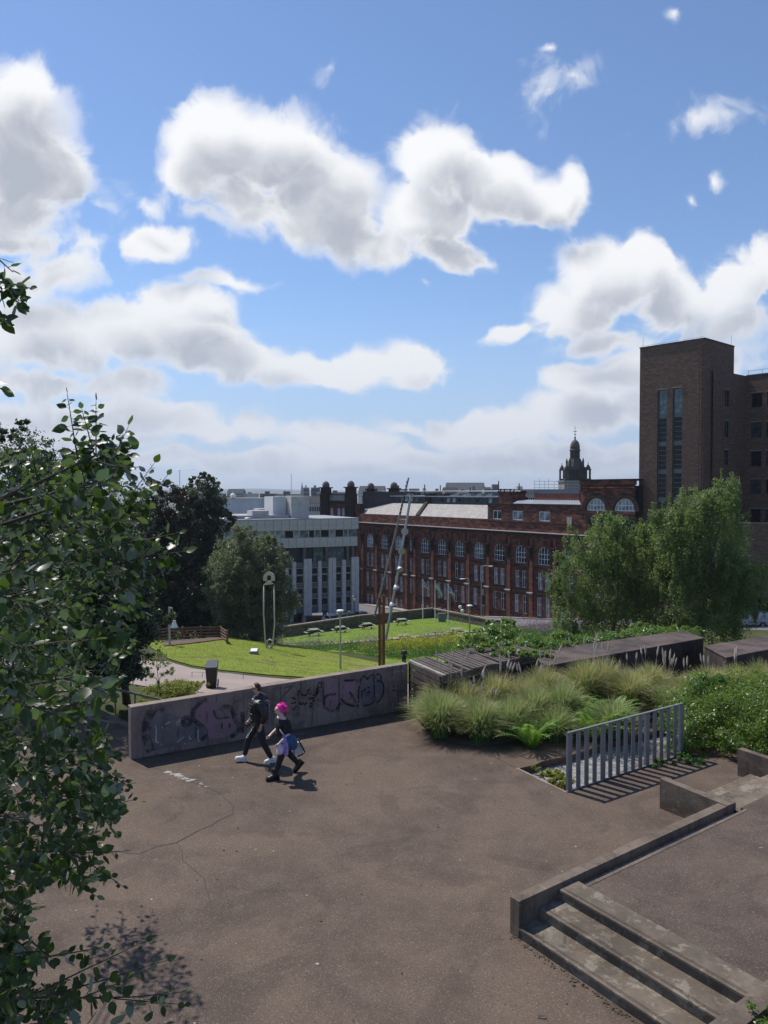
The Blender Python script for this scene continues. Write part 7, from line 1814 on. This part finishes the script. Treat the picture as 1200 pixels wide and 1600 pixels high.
m.build('twig', M['bark'], pop, kind='stuff'); m2.build('leaf_stalks', mb_ivy, pop, kind='stuff')
br = MB(); br.tube([(0,0,-.1),(.0,.0,2.2),(-.15,.2,5.0),(-.1,.4,8.0)], [.20,.16,.12,.05], 10); br.build('trunk', M['bark'], pop, smooth=True)
br = MB(); tr_ = Vector((-.12,.15,0))
for k in range(34):
    a, b, *_x = twigs[rp.randrange(len(twigs))]; e = a-nearroot; z0 = min(max(e.z-rp.uniform(.6,1.8), .9), 7.4); s0 = Vector((-.1,.2,z0)); mid_ = s0.lerp(e,.5)+Vector((0,0,.15)); br.tube([s0,mid_,e], [.035,.02,.006], 6, False)
br.build('branch', M['bark'], pop)
# the 300 leaves that show largest are single leaves, the rest one mass
pr_ = []
cp_ = Vector((0,0,CAM_H))
for i, (o, Mx, s_) in enumerate(frames):
    w = o+nearroot; rel = w-cp_; px_ = 600+1200*rel.x/max(rel.y,.1); vis = -20 < px_ < 1220
    nrm = Mx.col[2]; face_ = abs(nrm.dot(rel.normalized())); blocked = 0 if inpoly(px_, 768-1200*rel.z/rel.y, poly_near) else 1
    pr_.append((-(s_/rel.length)*(.35+face_)*(1.3 if blocked else 1.0)*(1 if vis else 0)*(1.0 if rel.length < 5.6 else .6), i))
pr_.sort(); big = {i for _, i in pr_[:295]}
mats_l = bigleaf_mesh([((0,0,0), Matrix.Identity(3), 1.0)], 'leaf', leafmat('poplar_single_leaf', (.014,.027,.008), (.045,.075,.018), (.21,.23,.19), .40, .22, (.14,.26,.02), .32, True))
for i in sorted(big):
    o, Mx, s_ = frames[i]; lf = link('leaf', mats_l, pop, o); lf.rotation_euler = Mx.to_euler(); lf.scale = (s_,)*3
link('foliage', bigleaf_mesh([f for i, f in enumerate(frames) if i not in big], 'foliage', mb_poplar), pop, kind='stuff')

# ---- ornamental grasses
m_grass = bladamat('tussock_blades', (.08,.175,.045), (.24,.35,.10), (.58,.50,.26), .45)
m_grass2 = bladamat('tawny_tussock_blades', (.10,.195,.045), (.32,.37,.11), (.62,.50,.27), .45)
m_plume = bladamat('pale_plumes', (.40,.33,.26), (.55,.46,.38), (.68,.60,.52), .3)
def tussock(label, x, y, z, h, n, spread, mat, plumes=0, seed=0, w=.008, lean=(0,0)):
    r_ = np.random.default_rng(seed+50); o = thing('grass_clump', label, 'ornamental grass', (x,y,z), 0, None)
    seg_ = 6; t = np.linspace(0,1,seg_)[None,:,None]
    a = r_.uniform(0,2*np.pi,n); out = np.stack([np.cos(a),np.sin(a)],1); base = out*r_.uniform(0,.30,(n,1))*spread; H_ = h*.92*r_.uniform(.5,1.10,(n,1)); bend = r_.uniform(.08,.95,(n,1))**1.3*spread
    X = base[:,None,:]+out[:,None,:]*(bend[:,None]*t**1.7)+(np.array(lean)[None,None,:]+r_.normal(size=(n,1,2))*.09)*t**2
    Zc = H_[:,None]*(t*1.25-.42*t**2.6*(bend[:,None]/spread+.35)*1.1)
    C = np.concatenate([X,Zc],2)+np.concatenate([r_.normal(size=(n,1,2))*.05*t, np.zeros((n,seg_,1))],2); side = np.stack([-out[:,1],out[:,0],np.zeros(n)],1)+r_.normal(size=(n,3))*.3; side = unit(side)[:,None,:]*(w*(1-t*.85)*r_.uniform(.6,1.4,(n,1,1)))
    V = np.stack([C-side,C+side],2); dry = r_.uniform(-.30,.25,(n,1))+(r_.random((n,1)) < .14)*.5
    tint = np.clip(t[:,:,0]*.85+dry-.08,0,1); tint = np.repeat(tint[:,:,None],2,2)
    link('blades', fast_strips('blades', V, mat, tint), o)
    if plumes:
        n = plumes; a = r_.uniform(0,2*np.pi,n); out = np.stack([np.cos(a),np.sin(a)],1); V2 = []; T2 = []
        H2 = h*r_.uniform(1.0,1.3,n)
        m = MB()
        for i in range(n):
            p0 = Vector((*(out[i]*.1*spread),0)); p1 = Vector((*(out[i]*r_.uniform(.2,.6)*spread),H2[i])); pm_ = p0.lerp(p1,.6)+Vector((0,0,.1)); ln_ = .28*r_.uniform(.7,1.2)
            m.tube([p0,pm_,p1], [.004,.003,.003], 3, False); dr = (p1-pm_).normalized(); m.tube([p1,p1+dr*ln_*.3,p1+dr*ln_*.7,p1+dr*ln_], [.008,.026,.022,.003], 5)
        mt = MATS.get('plume_heads') or simple('plume_heads', (.56,.46,.38), (.42,.34,.27), 20, .9, 0, 1, .01, 60)
        m.build('plumes', mt, o)
    return o
def GX(px, D): return ((px-600)/1200*D, D)
tl_ = [('big blue green grass tussock at the front left corner of the bed',690,18.9,1.15,3400,.85,m_grass,0),('large tawny grass tussock at the front of the bed right of the corner one',752,18.6,1.12,3400,.85,m_grass,6),
 ('tall fluffy grass tussock just below the timber store',700,20.2,1.12,2600,.8,m_grass2,8),('tawny grass clump below the middle of the timber store',775,20.2,1.15,2600,.8,m_grass2,6),
 ('grass clump behind the left fern in the middle of the bed',835,19.4,1.15,2200,.8,m_grass,2),('straw coloured grass clump under the right end of the timber store',850,20.8,1.2,2600,.8,m_grass2,4),
 ('arching grass clump left of the bright fern',880,19.6,1.20,2200,.8,m_grass,0),('tall seed headed grass clump against the planter wall',915,21.0,1.35,2400,.85,m_grass2,6),
 ('golden drooping grass clump right of the bright fern',985,20.6,1.15,2600,.85,m_grass2,4),('dry golden grass clump beside the ivy hedge',1075,20.8,.95,2200,.8,m_grass2,2),('small straw coloured grass tuft at the right edge below the wall corner',1195,21.5,1.10,1600,.7,m_grass2,0),
 ('grass clump hugging the left end of the bed beside the graffiti wall',690,20.3,.95,1500,.6,m_grass,0)]
for i, (lab, px, D, h, n, spd, mt, pl) in enumerate(tl_):
    x, y = GX(px, D); tussock(lab, x, y, float(bedz(x,y))-.02, h, n, spd, mt, pl, i)
extra = [(725,19.9,1.05,m_grass2),(800,18.9,1.05,m_grass),(815,20.3,1.1,m_grass2),(680,19.5,.95,m_grass),(945,21.3,1.25,m_grass2),(1015,21.4,1.05,m_grass2),(1040,20.2,.9,m_grass),(960,18.9,.95,m_grass),(868,18.7,.85,m_grass),(1110,21.6,.9,m_grass2),(1150,21.8,.9,m_grass2),(740,21.1,1.05,m_grass)]
elab = ['grass clump squeezed between the front tussocks and the timber store','low green grass clump right of the two front tussocks','tawny grass clump in front of the right half of the store','short grass clump leaning onto the graffiti wall end','straw grass clump against the planter wall, left of the golden one','dry clump below the plumes','short green grass clump just above the fence top','green grass clump at the foot of the fern by the fence','small green clump at the bed edge left of the fence','dry grass clump left of the gap between the two planter walls','dry grass clump under the sharp corner of the right wall','green tall grass clump touching the front boards of the store']
for i, (px, D, h, mt) in enumerate(extra):
    x, y = GX(px, D); tussock(elab[i], x, y, float(bedz(x,y))-.02, h, 2000, .8, mt, 3 if mt is m_grass2 else 0, 100+i)
x, y = GX(1045, 21.6); tussock('small clump of pale feathery plumes in front of the dark wall', x, y, float(bedz(x,y)), .85, 300, .35, m_grass2, 9, 31)
# ---- ferns
def fern(label, px, D, h, nf, seed):
    x, y = GX(px, D); r_ = random.Random(seed); o = thing('fern', label, 'fern', (x,y,float(bedz(x,y))-.02)); quads = []
    for k in range(nf):
        a = 2*math.pi*k/nf+r_.uniform(-.2,.2); Lf = h*r_.uniform(.85,1.2); el = r_.uniform(.75,1.25); d = Vector((math.cos(a),math.sin(a),0)); sd_ = Vector((-d.y,d.x,0)); N = 20; prev = Vector((0,0,0)); m = None
        for i in range(1, N+1):
            t = i/N; p = d*Lf*t*math.cos(el)*(1+.5*t)+Vector((0,0,Lf*(math.sin(el)*t-.42*t*t*t))); tdir = (p-prev).normalized(); w = .17*Lf*math.sin(math.pi*min(1,.15+t*.85))**.8*(1-t*.35)+.01
            for s in (-1,1):
                ax = (sd_*s+tdir*.35+Vector((0,0,-.08))).normalized(); b2 = tdir*.022*h*1.3
                quads.append([prev, prev+ax*w*.5+b2*.9, prev+ax*w, prev+ax*w*.5-b2*.6])
            prev = p
    V = np.array([[tuple(v) for v in q] for q in quads]); link('fronds', fast_mesh('fronds', V, mb_fern), o); return o
fern('bright green fern rising left of the fence in the middle of the bed', 930, 18.7, 1.3, 20, 1); fern('spreading fern at the foot of the front grasses', 832, 18.15, 1.1, 20, 2)
fern('tall fern half hidden among tawny grasses', 905, 20.0, 1.2, 13, 3); fern('low fern between the two front tussocks', 795, 19.2, 1.0, 12, 4); fern('fern at the right behind the top of the fence', 960, 19.6, 1.1, 13, 5)

# ---- shrubs and climbers
def shrub(name, label, cat, base, lobes, n, size, mat, seed, **kw):
    o = thing(name, label, cat, base); m = MB(); b = Vector(base)
    for l in lobes:
        c = Vector(l[0])-b; m.tube([(c.x*.3,c.y*.3,-.1),(c.x*.7,c.y*.7,c.z*.5),tuple(c)], [.02,.014,.006], 4, False)
        for k in range(4): e = c+Vector((rnd.uniform(-1,1)*l[1][0], rnd.uniform(-1,1)*l[1][1], rnd.uniform(-.3,1)*l[1][2])); m.tube([tuple(c), tuple(e)], [.008,.003], 4, False)
    m.build('stem', M['bark'], o); crown('foliage', o, lobes, n, size, mat, seed, **kw); return o
def W3(x, y, z, rx, ry, rz_): return ((x,y,z),(rx,ry,rz_))
hl = [W3(7.6,18.6,.55,.6,.8,.65),W3(8.3,18.3,.6,.8,.9,.7),W3(9.2,18.4,.75,.9,1.0,.75),W3(10.2,18.6,.8,.9,1.1,.8),W3(8.4,19.6,.75,.9,.8,.65),W3(9.6,19.8,.9,1.0,.8,.6),W3(11.2,19.2,.8,1,1.1,.8),W3(7.3,17.9,.35,.5,.5,.45),W3(8.1,17.5,.4,.6,.5,.5),W3(9.0,17.5,.5,.7,.55,.6),W3(10,17.7,.5,.8,.6,.6),W3(11.5,18,.5,.9,.8,.6),W3(7.2,19.0,.5,.4,.5,.4),W3(6.9,17.9,.2,.35,.4,.3)]
shrub('hedge', 'bright green leafy hedge spreading right of the bar fence', 'hedge', (9,18.5,0), hl, 70000, .060, mb_hedge, 41, shell=.55, lump=.5, spread=1.2)
iv = [L(740,1003,24.5,.55,.5,.22),L(780,993,25.5,.7,.6,.36),L(825,1000,25,.7,.6,.28),L(765,1013,23.6,.4,.4,.16),L(865,1010,24.3,.6,.5,.20),L(880,1000,25.5,.7,.6,.22),L(765,980,26,.25,.3,.25),L(835,1018,23.4,.45,.35,.16),L(810,1012,23.8,.6,.4,.2),L(795,975,26.3,.3,.4,.22),L(795,1019,22.2,.5,.35,.12),L(832,1023,21.8,.4,.3,.10),L(748,1011,22.8,.45,.25,.10),L(860,1030,22.4,.4,.25,.08)]
shrub('ivy', 'light green climber spilling over the timber store and the left end of the planter wall', 'climbing plant', (4.5,25.2,-1.0), iv, 27000, .085, mb_ivy, 42, shell=.8, lump=.6, spread=1.2)
iv2 = [L(935,1004,26,.6,.6,.16),L(980,998,26.6,.7,.6,.26),L(1030,993,27,.75,.6,.26),L(1070,990,27.3,.5,.5,.20),L(905,1010,25.4,.5,.4,.14),L(1000,982,27.6,.35,.4,.22),L(1088,985,27.8,.3,.3,.12)]
shrub('ivy', 'light green climber lying along the back of the planter wall below the birches', 'climbing plant', (8.8,27.6,-1.0), iv2, 16000, .085, mb_ivy, 43, shell=.8, lump=.6, spread=1.2)
iv3 = [L(1105,1062,19.5,.5,.4,.2),L(1060,1178,17.6,.35,.3,.15),L(1030,1190,17.0,.4,.25,.10),L(1085,1190,17.2,.4,.3,.15)]
shrub('ivy', 'ivy strands creeping through the foot of the fence onto the paving', 'climbing plant', (6.8,17.5,0), iv3, 2600, .06, mb_lush, 44, shell=.9, lump=.5)
# weeds
wd_l = [L(262,1078,28.5,.8,.6,.24),L(290,1078,29,.7,.5,.20),L(240,1090,27.5,.5,.5,.2),L(275,1070,30,.7,.5,.15),L(225,1100,26,.4,.4,.15),L(310,1068,31,.4,.4,.14)]
shrub('weed_patch', 'yellow green weeds on the bank behind the left end of the graffiti wall', 'weeds', (tz(262,28.5),28.5,hgt(tz(262,28.5),28.5)), wd_l, 16000, .06, mb_weed, 45, shell=.9, lump=.5)
wd2 = [L(866,1212,16.3,.32,.25,.08),L(880,1222,16.0,.25,.2,.08),L(840,1200,16.8,.15,.12,.05)]
shrub('weed_patch', 'yellow green weeds growing in the gravel pit at the foot of the fence', 'weeds', (3.6,16.3,-.15), wd2, 4200, .05, mb_weed, 46, shell=.95, lump=.4)
wd3 = [L(640,1105,21.4,.25,.2,.12),L(655,1120,20.6,.25,.2,.10),L(625,1112,21.0,.15,.12,.07)]
shrub('weed_patch', 'small dark green weeds at the foot of the wall by the timber store', 'weeds', (.9,21.0,0), wd3, 900, .05, mb_lush, 47, shell=.9)
bp = T(-.2,3.55,.4)
shrub('weed_patch', 'bright green weeds in the bottom right corner beside the steps', 'weeds', tuple(bp), [W3(bp.x,bp.y,.5,.35,.35,.12),W3(bp.x+.4,bp.y+.2,.5,.4,.3,.15),W3(bp.x+.6,bp.y+.6,.5,.35,.3,.12)], 1500, .05, mb_hedge, 48, shell=.9)
bp = T(1.3,3.35,.4)
tussock('dry grass tuft at the corner where the flank wall meets the terrace', bp.x, bp.y, .4, .28, 220, .3, m_grass2, 0, 77, .004)

# ---- flower beds and rough growth in the park, uncountable
def scatter(name, lobes, n, size, mat, seed, **kw):
    o = bpy.data.objects.new(name, None); cl, d, k, sp_ = blob_points(lobes, n, .95, .3, seed); Cc = cl[k]+rg.normal(size=(n,3))*sp_*1.6
    base = hgt_np(Cc[:,0], Cc[:,1]); Cc[:,2] = base+np.abs(rg.normal(size=n))*kw.get('h',.35)
    V = leaves(Cc, size, .6, axis=(0,0,1.0)); bpy.data.objects.remove(o); ob = link(name, fast_mesh(name, V, mat)); ob['kind'] = 'stuff'; return ob
def bedl(pts, rx, ry): return [((tz(px,D),D,hgt(tz(px,D),D)),(rx,ry,.3)) for px, D in pts]
scatter('yellow_flowers', bedl([(600,73),(655,73),(630,74),(630,72),(660,74),(690,74),(715,72),(745,70),(700,77),(730,78),(760,76),(640,76),(780,70),(670,71)], 2.0, 1.3), 17000, .14, mb_yellow, 60, h=.55)
scatter('green_undergrowth', bedl([(470,80),(500,78),(540,75),(580,71),(620,68),(650,67),(680,68),(720,66),(760,66),(600,75),(560,78),(660,72),(700,72),(740,72),(800,70),(830,75)], 2.8, 1.8), 34000, .12, mb_lush, 61, h=.35)
scatter('purple_flowers', bedl([(585,78),(570,79),(645,77),(668,78),(685,80),(700,80),(470,82),(500,81),(440,82)], 1.6, .8), 9000, .10, mb_purple, 62, h=.6)
scatter('purple_flowers', bedl([(800,86),(830,88),(860,90),(890,92),(845,86)], 3.0, 1.5), 9000, .13, mb_purple, 63, h=.7)
scatter('green_undergrowth', bedl([(800,82),(840,84),(880,84),(920,80),(960,76),(1150,60),(1190,60),(1000,66),(1050,62)], 3.5, 3), 26000, .14, mb_lush, 64, h=.45)
# rough turf on the mound and along its foot, short blades
n = 26000
def turf(name, poly, n, h, mat, seed):
    r_ = np.random.default_rng(seed); xs = [p[0] for p in poly]; ys = [p[1] for p in poly]; pts = []
    X = r_.uniform(min(xs),max(xs),n*3); Y = r_.uniform(min(ys),max(ys),n*3); ok = [i for i in range(len(X)) if inpoly(X[i],Y[i],poly)][:n]; X = X[ok]; Y = Y[ok]
    C = np.stack([X,Y,hgt_np(X,Y)+.05],1); d = r_.normal(size=(len(X),3))*.35+np.array([0,0,1]); hh = h*r_.uniform(.4,1.3,(len(X),1)); a = r_.uniform(0,6.28,len(X)); s = np.stack([np.cos(a),np.sin(a),0*a],1)*.020
    V = np.stack([C-s, C+s, C+d*hh],1); ob = link(name, fast_mesh(name, V, mat)); ob['kind'] = 'stuff'; return ob
mt_turf = leafmat('turf_blades', (.150,.190,.032), (.20,.235,.045), None, .7, .3, (.26,.33,.06), .2)
turf('mound_turf', mound, 30000, .035, mt_turf, 3)
turf('lawn_turf', lawn_low, 16000, .04, leafmat('lawn_blades', (.115,.178,.03), (.155,.215,.04), None, .7, .3, (.22,.32,.05), .2), 4)
